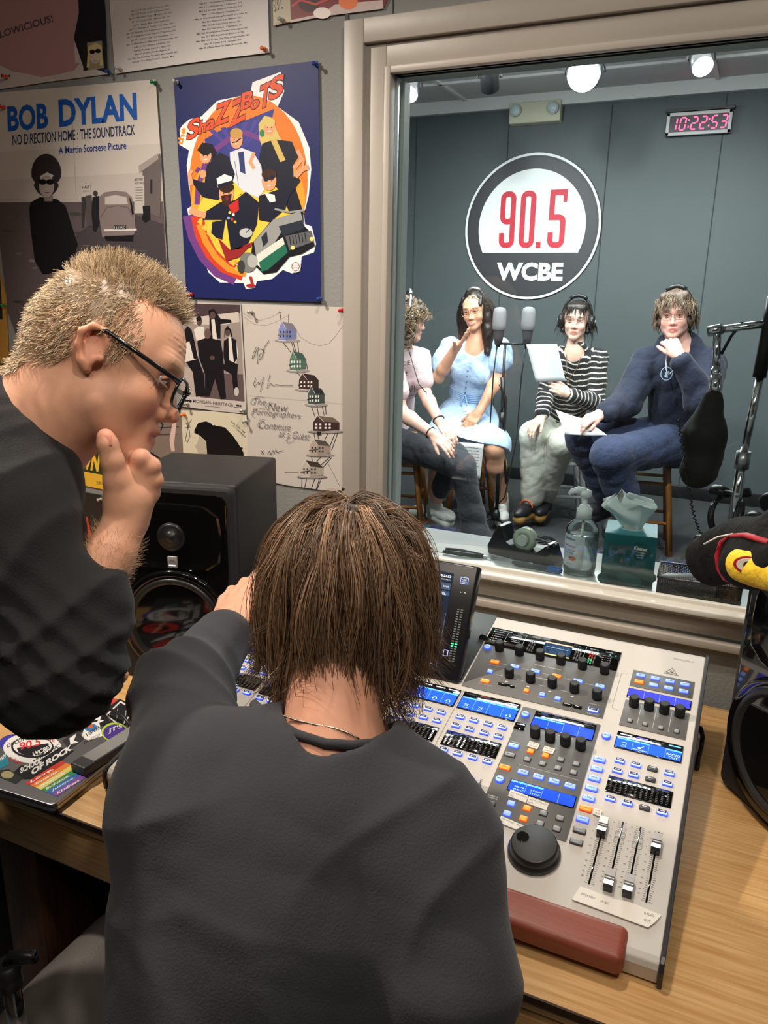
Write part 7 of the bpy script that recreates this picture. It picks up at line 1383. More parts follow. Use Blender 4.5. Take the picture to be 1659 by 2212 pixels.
for a, d, nm in ((aR, (-.35, -.8, 0), 'l'), (aL, (.28, -.9, 0), 'r')):
    u, s2, _, _ = shoe(a, d, .25); p.wear('shoe', u, cloth('shoe_white', srgb(206, 206, 202), bump=(60, .3)), .003, fold(.002, 70, 3)); p.wear('shoe_sole', s2, mat('sole_white', srgb(214, 214, 210), rough=.6), 0, cut=[(a-np.array([0, 0, .075]), (0, 0, 1))])
    p.wear('sock', [cap(a+np.array([0, 0, .05]), a, .040, .042, .02)], cloth('sock_white', srgb(210, 210, 208)), .002)
headphones(Vector(p.HT), p.HR, 1.04, 'black headphones with a silver band worn by the person in the pale blue dress', cush=M_ALU)
def sheet(name, pts, lab, group=None, lines=9, bend=.01, tcol=srgb(222, 224, 224)):
    """pts: TL,TR,BR,BL world points, printed on the front"""
    a, b, c, d = (Vector(q) for q in pts); nrm = (b-a).cross(d-a).normalized(); V = []; F = []; N = 9
    def S_(u, v, l=0): q = (a*(1-u)+b*u)*(1-v)+(d*(1-u)+c*u)*v; return q+nrm*(bend*math.sin(u*3.1)+l*.0004)
    V = [S_(i/(N-1), j/(N-1)) for j in range(N) for i in range(N)]; F = [[j*N+i, j*N+i+1, (j+1)*N+i+1, (j+1)*N+i] for j in range(N-1) for i in range(N-1)]
    mb = MB(); mb.add(V, F, True); o = mb.build(name, mat('sheet_white', tcol, rough=.7)); md = o.modifiers.new('thickness', 'SOLIDIFY'); md.thickness = .0006; tag(o, lab, 'paper', group)
    s_ = 1 if nrm.dot(Vector((0, 0, CAMZ))-a) > 0 else -1; A = Art(lambda u, v, l: S_(u, v, s_*4)); g = srgb(130, 132, 136)
    for k in range(lines):
        v = .12+.76*k/lines; u = .12
        while u < .86: w_ = rng.uniform(.04, .12); A.poly([(u, v), (min(.9, u+w_), v), (min(.9, u+w_), v+.016), (u, v+.016)], g); u += w_+.018
    A.build('print', M_PRINT, o); return o
yq = yB-.22
sheet('paper_sheet', [J(942, 893, 5.0), J(1013, 876, 5.0), J(1046, 957, 4.70), J(968, 935, 4.72)], 'printed page on the lap of the person in the pale blue dress')
sheet('paper_sheet', [J(975, 955, 4.62), J(1045, 960, 4.62), J(1037, 1036, 4.66), J(975, 1030, 4.66)], 'printed page hanging below the hand of the person in the pink shirt')

# ---------- person in the striped sweater
yS = 5.08
nk = J(1243, 757, yS+.02); pel = J(1215, 925, 5.38); sR = J(1205, 768, yS+.06); sL = J(1290, 772, yS+.06); hd = J(1245, 694, yS)
p = Person('person with dark fringe in a black and white striped sweater holding up a page', hd, (.10, -.98, -.02), (.03, 0, 1), (pel[0], 5.38, 0), .98, np.array(srgb(232, 192, 172)), brow=srgb(70, 52, 44))
tp, TR = torso_prims(nk, pel, sL, sR, .155, .095, .095, .035, .15)
eL = J(1290, 872, yS+.0); wL = J(1228, 852, yS-.22); eR = J(1178, 850, yS-.02); wR = J(1172, 897, yS-.16)
hL = hand_prims(wL, J(1205, 838, yS-.25)-wL, (.2, -.95, .3), (.5, .7, .75, .8), (.3, .6), -1, .95); hR = hand_prims(wR, J(1158, 912, yS-.20)-wR, (-.2, -.4, 1), (.3, .35, .4, .4), (.5, .2), 1, .95)
armL = limb(sL, eL, wL, .042, .036, .026); armR = limb(sR, eR, wR, .042, .036, .026)
hpR = pel+TR[:, 0]*-.08; hpL = pel+TR[:, 0]*.08; kR = J(1152, 938, 4.98); aR = J(1150, 1080, 5.12); kL = J(1215, 955, 4.96); aL = J(1178, 1075, 5.28)
legs_ = limb(hpR, kR, aR, .08, .062, .05, .03)+limb(hpL, kL, aL, .08, .062, .05, .03)
p.body += [cap(p.h(-.02, 0, -.04), nk+np.array([0, 0, -.03]), .048, .054, .03)]+tp+armR+armL+hR+hL+legs_
p.skinbuild(M_IRISG)
M_STR = cloth('striped_knit', (.02, .02, .022)); nt = M_STR.node_tree; b = nt.nodes['Principled BSDF']
at = nt.nodes.new('ShaderNodeAttribute'); at.attribute_name = 'Col'; nt.links.new(at.outputs['Color'], b.inputs['Base Color'])
def stripes(axes, T0, period=.034, white=.22):
    """white bands across each sleeve and across the body"""
    def f(V):
        best = np.full(len(V), 9.); s_ = np.zeros(len(V))
        for a, bb in axes:
            d = bb-a; L = np.linalg.norm(d); d = d/L; t = (V-a)@d; tc = np.clip(t, 0, L); dist = np.linalg.norm(V-a-tc[:, None]*d, axis=1); m_ = dist < best; best = np.where(m_, dist, best); s_ = np.where(m_, t, s_)
        w_ = ((s_+.004*np.sin(V[:, 0]*60))/period) % 1 < white
        return np.where(w_[:, None], np.array(srgb(214, 210, 200)), np.array([.012, .012, .014]))
    return f
sleeves = [(sL, eL), (eL, wL), (sR, eR), (eR, wR)]; mid = (nk+pel)/2
p.wear('sweater', tp+armL[:3]+[cap(armL[3]['a'], wL+(eL-wL)*.1, armL[3]['ra'], .034, .02)]+armR[:3]+[cap(armR[3]['a'], wR+(eR-wR)*.1, armR[3]['ra'], .034, .02)]+[cap(pel+np.array([0, 0, .0]), pel+np.array([0, -.02, .10]), .13, .12, .05)], M_STR, .012, fold(.004, 40, 31), col=stripes(sleeves+[(pel+TR[:, 0]*.02, nk), (pel-TR[:, 0]*.06, nk-TR[:, 0]*.05), (pel+TR[:, 0]*.07, nk+TR[:, 0]*.05)], 0), res=.0036,
      hole=[cap(nk+np.array([0, .02, .03]), nk+np.array([0, -.03, -.01]), .066, .066, .01, 's'), cap(nk+np.array([0, -.09, -.02]), nk+np.array([-.01, -.13, -.12]), .066, .014, .01, 's')])
MW = cloth('white_jeans', srgb(206, 206, 194), noise=(14, .12), bump=(30, .3))
p.wear('trousers', [cap(pel+np.array([0, 0, -.02]), (hpL+hpR)/2+np.array([0, 0, .02]), .13, .13, .06)]+[cap(hpR, kR, .088, .074, .04), cap(kR, aR+np.array([0, 0, .03]), .074, .068, .03), cap(hpL, kL, .088, .074, .04), cap(kL, aL+np.array([0, 0, .03]), .074, .066, .03)], MW, .011, fold(.0028, 44, 32))
u, s2, _, _ = shoe(aR+np.array([0, 0, .0]), (-.25, -.9, 0), .25); p.wear('clog', u, mat('clog_black', (.02, .02, .022), rough=.4), .004); p.wear('clog_sole', s2, mat('clog_sole_tan', srgb(170, 130, 70), rough=.6), .001, cut=[(aR-np.array([0, 0, .078]), (0, 0, 1))])
mb = MB(); f_ = V3((-.25, -.9, 0)); f_ /= np.linalg.norm(f_); l_ = np.cross((0, 0, 1), f_); c_ = aR-np.array([0, 0, .035])+f_*.075
mb.tube([Vector(c_+l_*.047*math.cos(a)+np.array([0, 0, 1])*.045*math.sin(a)-p.b) for a in [math.pi*k/10 for k in range(11)]], .011, 6, flat=.5); mb.build('orange_strap', cloth('strap_orange', srgb(206, 96, 60)), p.e)
u, s2, _, _ = shoe(aL, (.05, -.95, 0), .25); p.wear('clog', u, mat('clog_black', (.02, .02, .022), rough=.4), .004); p.wear('clog_sole', s2, mat('clog_sole_tan', srgb(170, 130, 70), rough=.6), .001, cut=[(aL-np.array([0, 0, .078]), (0, 0, 1))])
p.wear('sock', [cap(aR+np.array([0, 0, .05]), aR, .040, .042, .02)], cloth('sock_purple', srgb(90, 76, 130)), .002)
M_H2 = HAIRM('hair_dark_brown', (.03, .02, .016))
hb = xform([ell((-.020, 0, .046), (.096, .083, .085), k=.02), cap((-.03, .072, .03), (.0, .078, -.06), .022, .016, .02), cap((-.03, -.072, .03), (.0, -.078, -.06), .022, .016, .02), cap((-.07, 0, .02), (-.075, 0, -.05), .045, .035, .03), cap((.055, -.04, .085), (.055, .04, .085), .026, .026, .02)], p.HT, p.HR, p.hs)
organic('hair', hb, .004, M_H2, p.e, fold(.002, 80, 22), lambda V: np.tile(np.array([.018, .012, .010]), (len(V), 1)), local=p.b)
rt = scalp(600, -.01, front=.06)*np.array([1.04, 1.06, 1.04])
hair_strands(p, 'fine_strands', M_H2, rt, rng.uniform(.08, .14, len(rt)), lambda q, t: np.stack([np.where(q[:, 0] > .02, .55*(1-t), -.3), q[:, 1]*4, -np.ones(len(q))*(.35+t)], 1), .0013, 8, (.0015, 4), (.035, .024, .018), .4)
fr = np.stack([np.full(110, .066)+rng.normal(size=110)*.006, rng.uniform(-.05, .05, 110), np.full(110, .098)+rng.normal(size=110)*.004], 1)
hair_strands(p, 'fringe', M_H2, fr, rng.uniform(.05, .072, 110), lambda q, t: np.stack([np.full(len(q), .55*(1-t)+.02), q[:, 1]*3, -np.ones(len(q))*(.5+t)], 1), .0019, 7, (.001, 3), (.03, .02, .016), .4)
headphones(Vector(p.HT)+Vector((0, 0, .004)), p.HR, 1.08, 'black headphones worn by the person in the striped sweater', pads=.042)
mb = MB(); mb.tube([Vector(nk+TR[:, 0]*.055+np.array([0, -.02, .02])-p.b), Vector(nk+TR[:, 0]*.03+TR[:, 1]*.085+np.array([0, 0, -.07])-p.b), Vector(nk+TR[:, 1]*.105+np.array([-.01, 0, -.13])-p.b), Vector(nk-TR[:, 0]*.03+TR[:, 1]*.085+np.array([0, 0, -.07])-p.b), Vector(nk-TR[:, 0]*.055+np.array([0, -.02, .02])-p.b)], .0025, 6); mb.sphere(Vector(nk+TR[:, 1]*.11+np.array([-.01, 0, -.14])-p.b), .010, 8); mb.build('necklace', mat('cord_brown', srgb(96, 74, 54), rough=.6), p.e)
mb = MB(); mb.tube([Vector(p.h(-.01, .0, -.05)-p.b+.0*Vector((0, 0, 0)))+Vector((.09, -.02, -.02)), Vector(wL-p.b)+Vector((.09, -.02, -.02)), Vector(wL-p.b)+Vector((.05, .0, -.14))], .002, 6); 
sheet('paper_sheet', [J(1137, 744, yS-.27), J(1203, 743, yS-.27), J(1222, 824, yS-.27), J(1158, 826, yS-.27)], 'page held up by the person in the striped sweater', lines=0, tcol=srgb(196, 198, 202))

# ---------- person in the navy hoodie
yN = 4.80
nk = J(1468, 742, yN+.06); pel = J(1462, 948, 5.04); sR = J(1398, 782, yN+.08); sL = J(1532, 785, yN+.08); hd = J(1458, 682, yN)
p = Person('person with wavy hair and headphones in a navy hoodie, fist held at the chin', hd, (.0, -.99, -.05), (-.06, 0, 1), (pel[0], 5.04, 0), 1.06, np.array(srgb(232, 178, 162)), brow=srgb(100, 74, 60), jaw=1.15)
tp, TR = torso_prims(nk, pel, sL, sR, .19, .135, .15, 0, .19)
eR = J(1350, 872, yN-.06); wR = J(1300, 893, yN-.26); eL = J(1518, 868, yN-.16); wL = J(1468, 770, yN-.22)
hR = hand_prims(wR, J(1270, 905, yN-.32)-wR, (-.1, -.6, .8), (.4, .6, .7, .8), (.4, .5), 1, 1.0); hL = hand_prims(wL, J(1450, 740, yN-.20)-wL, (.25, -.95, .1), (.9, 1.1, 1.15, 1.2), (.5, .5), 1, 1.05)
armL = limb(sL, eL, wL, .062, .052, .032); armR = limb(sR, eR, wR, .062, .052, .032)
hpR = pel+TR[:, 0]*-.10; hpL = pel+TR[:, 0]*.10; kR = J(1262, 945, 4.62); aR = J(1318, 1078, 4.86); kL = J(1320, 985, 4.46); aL = J(1356, 1112, 4.66)
p.body += [cap(p.h(-.02, 0, -.04), nk+np.array([0, 0, -.03]), .062, .07, .03)]+tp+armR+armL+hR+hL+limb(hpR, kR, aR, .10, .075, .045, .03)+limb(hpL, kL, aL, .10, .075, .045, .03)
p.skinbuild(M_IRISB)
MN = cloth('hoodie_navy', srgb(25, 31, 52), noise=(40, .10), bump=(26, .8))
def sleeve(a, b, c, r0, r1, r2): return [cap(a, b, r0, r1, .04), cap(b, c, r1, r2, .03)]
p.wear('hoodie', tp+sleeve(sL, eL, wL+(eL-wL)*.14, .075, .070, .042)+sleeve(sR, eR, wR+(eR-wR)*.14, .075, .070, .042)+[cap(nk+np.array([-.07, .02, -.01]), nk+np.array([.0, .10, .01]), .045, .05, .03), cap(nk+np.array([.07, .02, -.01]), nk+np.array([.0, .10, .01]), .045, .05, .03), ell(pel+np.array([0, -.02, .05]), (.20, .16, .09), None, .05)], MN, .014, fold(.0065, 30, 41), hole=[cap(nk+np.array([0, -.03, .09]), nk+np.array([0, -.06, .0]), .08, .058, .02, 's')])
for (w_, e_) in ((wL, eL), (wR, eR)): p.wear('cuff', [cap(w_+(e_-w_)*.10, w_+(e_-w_)*.30, .040, .044, .01)], MN, .010, fold(.0015, 90, 42))
MJ = cloth('jeans_blue', srgb(42, 53, 84), noise=(14, .40), bump=(34, .7))
p.wear('jeans', [cap(pel+np.array([0, .0, -.02]), (hpL+hpR)/2+np.array([0, -.04, .0]), .15, .15, .06)]+[cap(hpR, kR, .115, .095, .04), cap(kR, aR+np.array([0, 0, .02]), .095, .078, .03), cap(hpL, kL, .118, .098, .04), cap(kL, aL+np.array([0, 0, .02]), .098, .08, .03)], MJ, .010, fold(.0045, 40, 43))
for a in (aR, aL):
    u, s2, _, _ = shoe(a+np.array([0, 0, .02]), (-.35, -.9, 0), .28); p.wear('shoe', u, mat('shoe_black', (.02, .02, .022), rough=.5), .004); p.wear('shoe_sole', s2, M_RUBBER, .001)
mb = MB(); zc = [Vector(nk+TR[:, 1]*(.10+.07*min(1, k/2))+np.array([-.03, 0, -.03-.055*k])-p.b) for k in range(4)]
mb.tube([zc[0]+Vector((-.03, 0, .02)), zc[1]+Vector((-.015, -.03, 0)), zc[2]+Vector((.0, -.035, .02))], .004, 6); mb.tube([zc[2]+Vector((0, -.035, .02)), zc[1]+Vector((.05, -.03, .01))], .004, 6); mb.build('zipper', M_ALU, p.e)
cc = Vector(J(1441, 806, yN-.16)-p.b); M = Matrix.Translation(cc) @ Matrix.Rotation(math.radians(90), 4, 'X')
A = Art(lambda a, b, l: M @ Vector((a, b, .03+.0004*l))); A.stroke([(.03*math.cos(t), .036*math.sin(t)) for t in [2*math.pi*k/24 for k in range(24)]], .004, srgb(150, 170, 190), True)
for k in range(14): t = rng.uniform(0, 6.28); r_ = rng.uniform(0, .02); A.ell((r_*math.cos(t), r_*math.sin(t)), (.006, .004), srgb(160, 180, 200), 8)
A.build('chest_emblem', M_PRINT, p.e)
M_H3 = HAIRM('hair_light_brown', (.12, .08, .05), .5)
hb = xform([ell((-.020, 0, .046), (.100, .087, .090), k=.02), cap((-.06, 0, .02), (-.06, 0, -.04), .055, .05, .03), cap((.05, -.045, .095), (.05, .045, .095), .030, .030, .02), cap((.0, .075, .04), (.02, .078, -.035), .022, .018, .02), cap((.0, -.075, .04), (.02, -.078, -.035), .022, .018, .02)], p.HT, p.HR, p.hs)
organic('hair', hb, .0042, M_H3, p.e, fold(.005, 70, 23), lambda V: np.tile(np.array([.085, .055, .036]), (len(V), 1)), local=p.b)
rt = scalp(1100, -.02, front=.058, back=-.05)*np.array([1.07, 1.08, 1.08])
hair_strands(p, 'wavy_strands', M_H3, rt, rng.uniform(.07, .115, len(rt)), lambda q, t: np.stack([np.where(q[:, 0] > .0, .9*(1-t)+.02, -.3*(1-t)), q[:, 1]*4*(1-t), .1-1.6*t*np.ones(len(q))], 1), .0019, 9, (.004, 8), (.17, .115, .072), .45)
headphones(Vector(p.HT)+Vector((0, 0, .006)), p.HR, 1.10, 'black headphones with silver rimmed cups worn by the person in the navy hoodie', pads=.040)
glasses(p, mat('wire_dark', (.12, .07, .05), rough=.3, metal=1), .0010, .026, .019)
sheet('paper_sheet', [J(1200, 885, yN-.30), J(1262, 905, yN-.30), J(1312, 940, yN-.36), J(1222, 938, yN-.36)], 'page lying on the knee of the person in the navy hoodie')

# ---------- person in the pink shirt at the window edge
yK = 4.30
hd = J(878, 692, yK); nk = J(868, 752, yK+.04); pel = J(838, 930, 4.62); sR = J(838, 772, yK-.10); sL = J(900, 768, yK+.14)
p = Person('person with curly hair in a pale pink T-shirt and black trousers at window edge', hd, (.80, .52, -.12), (.05, 0, 1), (pel[0], 4.62, 0), 1.0, np.array(srgb(228, 182, 164)), brow=srgb(90, 66, 48))
tp, TR = torso_prims(nk, pel, sL, sR, .155, .11, .11, .03, .16)
eR = J(866, 890, yK-.12); wR = J(935, 938, yK-.20); eL = J(918, 850, yK+.10); wL = J(950, 912, yK-.02)
hR = hand_prims(wR, J(962, 958, yK-.22)-wR, (.5, -.6, .6), (.25, .3, .35, .4), (.5, .2), -1, .98); hL = hand_prims(wL, J(968, 935, yK-.06)-wL, (.5, -.5, .6), (.3, .35, .4, .4), (.5, .2), 1, .98)
hpR = pel+TR[:, 0]*-.08; hpL = pel+TR[:, 0]*.08; kR = J(998, 1008, 4.38); aR = J(1030, 1160, 4.46); kL = J(985, 985, 4.60); aL = J(940, 1085, 4.74)
armL = limb(sL, eL, wL, .042, .037, .027); armR = limb(sR, eR, wR, .044, .040, .028)
p.body += [cap(p.h(-.02, 0, -.04), nk+np.array([0, 0, -.03]), .048, .056, .03)]+tp+armR+armL+hR+hL+limb(hpR, kR, aR, .08, .06, .04, .03)+limb(hpL, kL, aL, .08, .06, .04, .03)
p.skinbuild(M_IRISB)
MP = cloth('tshirt_pink', srgb(232, 208, 212), noise=(20, .05))
p.wear('tshirt', tp+[cap(sR, sR+(eR-sR)*.62, .06, .060, .03), cap(sL, sL+(eL-sL)*.62, .058, .058, .03), cap(pel+np.array([0, 0, -.02]), pel+np.array([0, 0, .12]), .15, .14, .05)], MP, .010, fold(.006, 30, 51), cut=[(nk+np.array([0, 0, .01]), (.2, 0, 1))])
A = Art(lambda a, b, l: Vector(J(a, b, 4.13+.0022*(b-780))-p.b)); g = srgb(84, 80, 86)
for t, x0, y0, x1, y1, h_ in (('DIE', 870, 790, 886, 788, 9), ('!', 876, 812, 880, 812, 10), ('ARI', 880, 848, 896, 846, 14), ('ZONA', 884, 862, 900, 858, 8)): A.text(t, (x0, y0), (x1, y1), h_, g, .0, (0, -1))
A.build('shirt_print', M_PRINT, p.e)
MBK = cloth('trousers_black', srgb(52, 54, 60))
p.wear('trousers', [cap(pel+np.array([0, 0, -.03]), (hpL+hpR)/2, .13, .13, .06), cap(hpR, kR, .092, .074, .04), cap(kR, aR+(kR-aR)*.35, .074, .066, .03), cap(aR+(kR-aR)*.35, aR+np.array([0, 0, -.02]), .066, .088, .03), cap(hpL, kL, .09, .074, .04), cap(kL, aL+(kL-aL)*.3, .07, .058, .03)], MBK, .004, fold(.005, 28, 52))
for a, d, L_ in ((aR, (.3, -.9, 0), .24), (aL, (.75, -.55, 0), .25)):
    u, s2, _, _ = shoe(a, d, L_); p.wear('shoe', u, cloth('shoe_white', srgb(200, 202, 200), bump=(60, .3)), .003, fold(.002, 70, 3)); p.wear('shoe_sole', s2, mat('sole_white', srgb(210, 210, 206), rough=.6), 0)
for w_, d_ in ((wR, eR), (wL, eL)):
    mb = MB(); ax = (d_-w_)/np.linalg.norm(d_-w_); Rb = basis(ax, (0, 0, 1)); c_ = w_+ax*.02
    mb.tube([Vector(c_+Rb[:, 1]*.034*math.cos(a)+Rb[:, 2]*.034*math.sin(a)-p.b) for a in [2*math.pi*k/20 for k in range(21)]], .0035, 6); mb.build('bracelet', mat('bracelet_dark', (.05, .04, .04), rough=.4), p.e)
M_H4 = HAIRM('hair_curly_brown', (.14, .09, .05), .5)
hb = xform([ell((-.025, 0, .045), (.105, .092, .092), k=.02), cap((-.06, 0, .02), (-.07, 0, -.12), .07, .065, .03), cap((.0, .078, .03), (.0, .085, -.08), .03, .035, .02), cap((.0, -.078, .03), (.0, -.085, -.10), .034, .04, .02), cap((.05, -.05, .08), (.05, .05, .08), .034, .034, .02)], p.HT, p.HR, p.hs)
organic('hair', hb, .0045, M_H4, p.e, fold(.009, 90, 24), lambda V: np.tile(np.array([.075, .048, .030]), (len(V), 1)), local=p.b)
rt = np.concatenate([scalp(700, -.04, front=.05, back=-.06)*np.array([1.12, 1.16, 1.10]), np.stack([rng.uniform(-.10, .02, 260), rng.choice([-1, 1], 260)*rng.uniform(.07, .10, 260), rng.uniform(-.12, .02, 260)], 1)])
hair_strands(p, 'curls', M_H4, rt, rng.uniform(.05, .10, len(rt)), lambda q, t: np.stack([q[:, 0]*6, q[:, 1]*8, -.6*np.ones(len(q))], 1), .0022, 14, (.010, 15), (.22, .15, .09), .45)
headphones(Vector(p.HT)+Vector((0, 0, .010)), p.HR, 1.14, 'silver and black headphones over the curly hair at the window edge', pads=.036, m=M_ALU)
mb = MB(); mb.tube([Vector(J(880, 745, yK-.05)-p.b), Vector(J(893, 790, yK-.12)-p.b), Vector(J(905, 830, yK-.14)-p.b), Vector(J(922, 850, yK-.12)-p.b)], .0025, 6); mb.build('headphone_lead', M_BLACK, p.e)
# ------------------------------------------------------------------ man in glasses leaning in from the left
D3 = lambda px, py, d: V3(P(px, py, d=d))
nVR, nVU, nVF = V3(VR), V3(VU), V3(VF)
pit = math.radians(-23.5); yw = math.radians(10)
fw = (nVR*math.cos(yw)+nVF*math.sin(yw)); f_m = fw*math.cos(pit)+nVU*math.sin(pit); u_m = nVU*math.cos(pit)-fw*math.sin(pit)
hs = .945; Rm = basis(f_m, u_m); ear = D3(190, 745, 1.02); Tm = ear-Rm@(np.array([-.010, -.084, .004])*hs)
SKM = np.array(srgb(224, 168, 138))
p = Person('person with short fair hair and dark glasses in a black top, hand on chin', Tm, f_m, u_m, (Tm[0]-.1, Tm[1]+.05, 0), hs, SKM, .0024, np.array(srgb(186, 112, 100)), srgb(176, 136, 100))
p.body = xform(head_prims(nose=1.22, jaw=1.12)+[ell((.083, 0, -.093), (.017, .021, .018), k=.015)], Tm, Rm, hs)
DM = lambda x_, y_, d_: D3(x_, y_, d_+.155)
nb = DM(-5, 1010, .99); n1 = DM(118, 872, .955)
sh = DM(12, 1130, .90); el = DM(122, 1455, .89); wr = DM(274, 1120, .895)
p.body += [cap(p.h(-.045, 0, .0), n1, .054, .058, .03), cap(n1, nb, .058, .072, .03), cap(p.h(.0, 0, -.055), DM(100, 935, .97), .044, .060, .03)]
p.body += [cap(sh, el, .052, .044, .02), ell(DM(-330, 1300, 1.02), (.15, .13, .27), None, .05), cap(nb, DM(-120, 1150, 1.0), .08, .12, .05)]
arm = [cap(el, el+(wr-el)*.3, .038, .039, .02), cap(el+(wr-el)*.3, el+(wr-el)*.78, .039, .0265, .02), cap(el+(wr-el)*.78, wr, .0265, .0238, .02)]
# hand under the chin: back of the hand towards the camera
hx = DM(312, 1010, .88)-DM(270, 1110, .895); hx /= np.linalg.norm(hx)
arm += [cap(wr, DM(282, 1078, .890), .0238, .026, .02), ell(DM(288, 1054, .892), (.040, .030, .0155), np.stack([hx, np.cross(nVF, hx), nVF], 1), .015), cap(DM(266, 1075, .89), DM(264, 1040, .885), .016, .014, .02)]
for (kx, ky, kd), (mx_, my, md_), (tx, ty, td), r in (((304, 990, .876), (280, 1000, .918), (258, 1012, .925), .0112), ((325, 1008, .880), (298, 1004, .925), (266, 1016, .93), .0116), ((331, 1037, .886), (304, 1034, .93), (272, 1042, .93), .0112), ((326, 1065, .892), (304, 1064, .93), (278, 1070, .93), .0100)):
    arm += [cap(DM(lerp(276, kx, .35), lerp(1088, ky, .35), .890), DM(kx, ky, kd), .0135, r*.98, .005), ell(DM(kx, ky, kd-.002), (r*1.14,)*3, None, .005), cap(DM(kx, ky, kd), DM(mx_, my, md_), r, r*.95, .003), cap(DM(mx_, my, md_), DM(tx, ty, td), r*.95, r*.85, .003)]
th = [DM(262, 1085, .882), DM(252, 1036, .872), DM(243, 996, .864), DM(232, 958, .860), DM(228, 944, .860)]
arm += [cap(th[0], th[1], .017, .0150, .012), cap(th[1], th[2], .0155, .0135, .006), cap(th[2], th[3], .0138, .0125, .005), cap(th[3], th[4], .0125, .0105, .004)]
p.extra = [arm]
# the other hand, cupping the elbow
p.body += chain([DM(120, 1500, .93), DM(170, 1492, .93), DM(212, 1478, .93), DM(245, 1464, .93), DM(262, 1458, .93)], [.026, .020, .0125, .0115, .009], .01)+chain([DM(160, 1500, .95), DM(205, 1480, .97), DM(240, 1450, .975), DM(258, 1438, .97)], [.018, .0115, .0105, .009], .008)
fc = face_cols(SKM, np.array(srgb(190, 120, 108)), Tm, Rm, hs, srgb(186, 146, 108), .5, .45)
def fcm(V):
    c = fc(V); tip = np.clip(1.2-np.linalg.norm(V-th[4], axis=1)/.014, 0, 1)[:, None]*.5; c = c*(1-tip)+np.array(srgb(226, 130, 112))*tip
    kn = np.zeros(len(V))
    for q in ((312, 983, .872), (336, 1006, .876), (342, 1038, .88)): kn = np.maximum(kn, np.clip(1.2-np.linalg.norm(V-DM(*q), axis=1)/.016, 0, 1))
    kn = kn[:, None]*.3; return c*(1-kn)+np.array(srgb(216, 136, 116))*kn
def facedisp(V):
    q = ((V-Tm)@Rm)/hs; d = np.zeros(len(V))
    m = np.exp(-((q[:, 0]-.088)/.02)**2-((q[:, 2]-.058)/.02)**2); d += m*.0009*np.sin(q[:, 2]*900)          # forehead lines
    m = np.exp(-((q[:, 0]+.035)/.04)**2-((q[:, 2]+.06)/.04)**2); d += m*.0005*np.sin((q[:, 0]*.8+q[:, 2]*.4)*330+2*np.sin(q[:, 2]*60))   # neck creases
    m = np.exp(-((q[:, 0]-.073)/.012)**2-((q[:, 2]-.0)/.012)**2)*(np.abs(q[:, 1]) > .04); d += m*.0008*np.sin(q[:, 2]*1500)
    return d
p.skin_o = organic('body', p.body, .0024, M_SKIN, p.e, disp=facedisp, col=fcm, sm=1, local=p.b, extra=p.extra)
eyes(Tm, Rm, hs, p.e, p.b, M_IRISG, skin=mat('lid_skin', tuple(SKM*np.array([.9, .76, .70])), rough=.5))
mb = MB(); c_ = Vector(DM(230, 951, .849)-p.b); Mx = Matrix.Translation(c_) @ Matrix((VR, -VF, VU)).transposed().to_4x4(); mb.box((0, 0, 0), (.0125, .0018, .0135), Mx, bev=.0008); mb.build('thumb_nail', mat('nail', srgb(226, 150, 130), rough=.3), p.e)
# glasses
MGB = mat('spectacle_black', (.012, .012, .014), rough=.12, coat=.5)
glasses(p, MGB, .0021, .026, .0185, .114, .0005, temple=False)
for y in (1, -1):
    mb = MB(); V = [Vector(p.h(.114-abs(y*.033+a)*.12, y*.033+a, .0005+b)-p.b) for a, b in rrect(-.0245, -.017, .0245, .017, .012, 4)]; mb.add(V, [list(range(len(V)))]); mb.build('lens', M_LENS, p.e)
    mb = MB(); mb.tube([Vector(p.h(.108, y*.060, .011)-p.b), Vector(p.h(.055, y*.0815, .020)-p.b), Vector(p.h(.004, y*.085, .030)-p.b), Vector(p.h(-.012, y*.082, .024)-p.b)], [.0036, .0030, .0028, .002], 8); mb.build('temple_arm', MGB, p.e)
# hair
M_HM = HAIRM('hair_fair', (.4, .3, .18), .42)
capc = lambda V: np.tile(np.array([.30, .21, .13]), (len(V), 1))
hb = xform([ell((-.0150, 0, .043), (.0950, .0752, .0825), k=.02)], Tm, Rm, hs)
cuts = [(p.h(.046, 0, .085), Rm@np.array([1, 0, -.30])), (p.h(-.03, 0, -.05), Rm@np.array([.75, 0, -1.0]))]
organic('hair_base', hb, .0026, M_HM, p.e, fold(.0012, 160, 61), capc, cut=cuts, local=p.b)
_me = p.skin_o.data; Vs = np.zeros(len(_me.vertices)*3, np.float32); _me.vertices.foreach_get('co', Vs); Vs = Vs.reshape(-1, 3).astype(float)+p.b
Ns = np.zeros(len(_me.vertices)*3, np.float32); _me.vertices.foreach_get('normal', Ns); Ns = Ns.reshape(-1, 3).astype(float)
def skin_roots(mask_fn, count):
    q = ((Vs-Tm)@Rm)/hs; idx = np.nonzero(mask_fn(q))[0]; idx = rng.choice(idx, count); t_ = rng.normal(size=(count, 3))*.0009
    return q[idx]+t_, Ns[idx]@Rm
def hairmask(q):
    x, y, z = q.T; zmin = np.interp(x, [-.12, -.089, -.084, -.063, -.042, -.024, -.012, .012, .013, .03, .045, .06], [-.072, -.059, -.047, -.0385, -.032, -.008, .032, .032, .004, .002, .03, .05])
    xmax = np.interp(z, [.0, .004, .02, .046, .08, .093, .097], [.028, .030, .040, .047, .031, .040, .070])
    return (z > zmin) & (x < xmax) & ((z < .095) | (np.abs(y) < .056)) & ~((np.abs(y) > .060) & (((x+.009)/.022)**2+((z-.004)/.034)**2 < 1)) & (x*x+y*y+z*z < .14**2)
q, nrm_ = skin_roots(hairmask, 15000); top = np.clip((q[:, 2]-.075)/.045, 0, 1)
q = q-nrm_*.002; ln = .013+.024*top**1.2+rng.normal(size=len(q))*.002
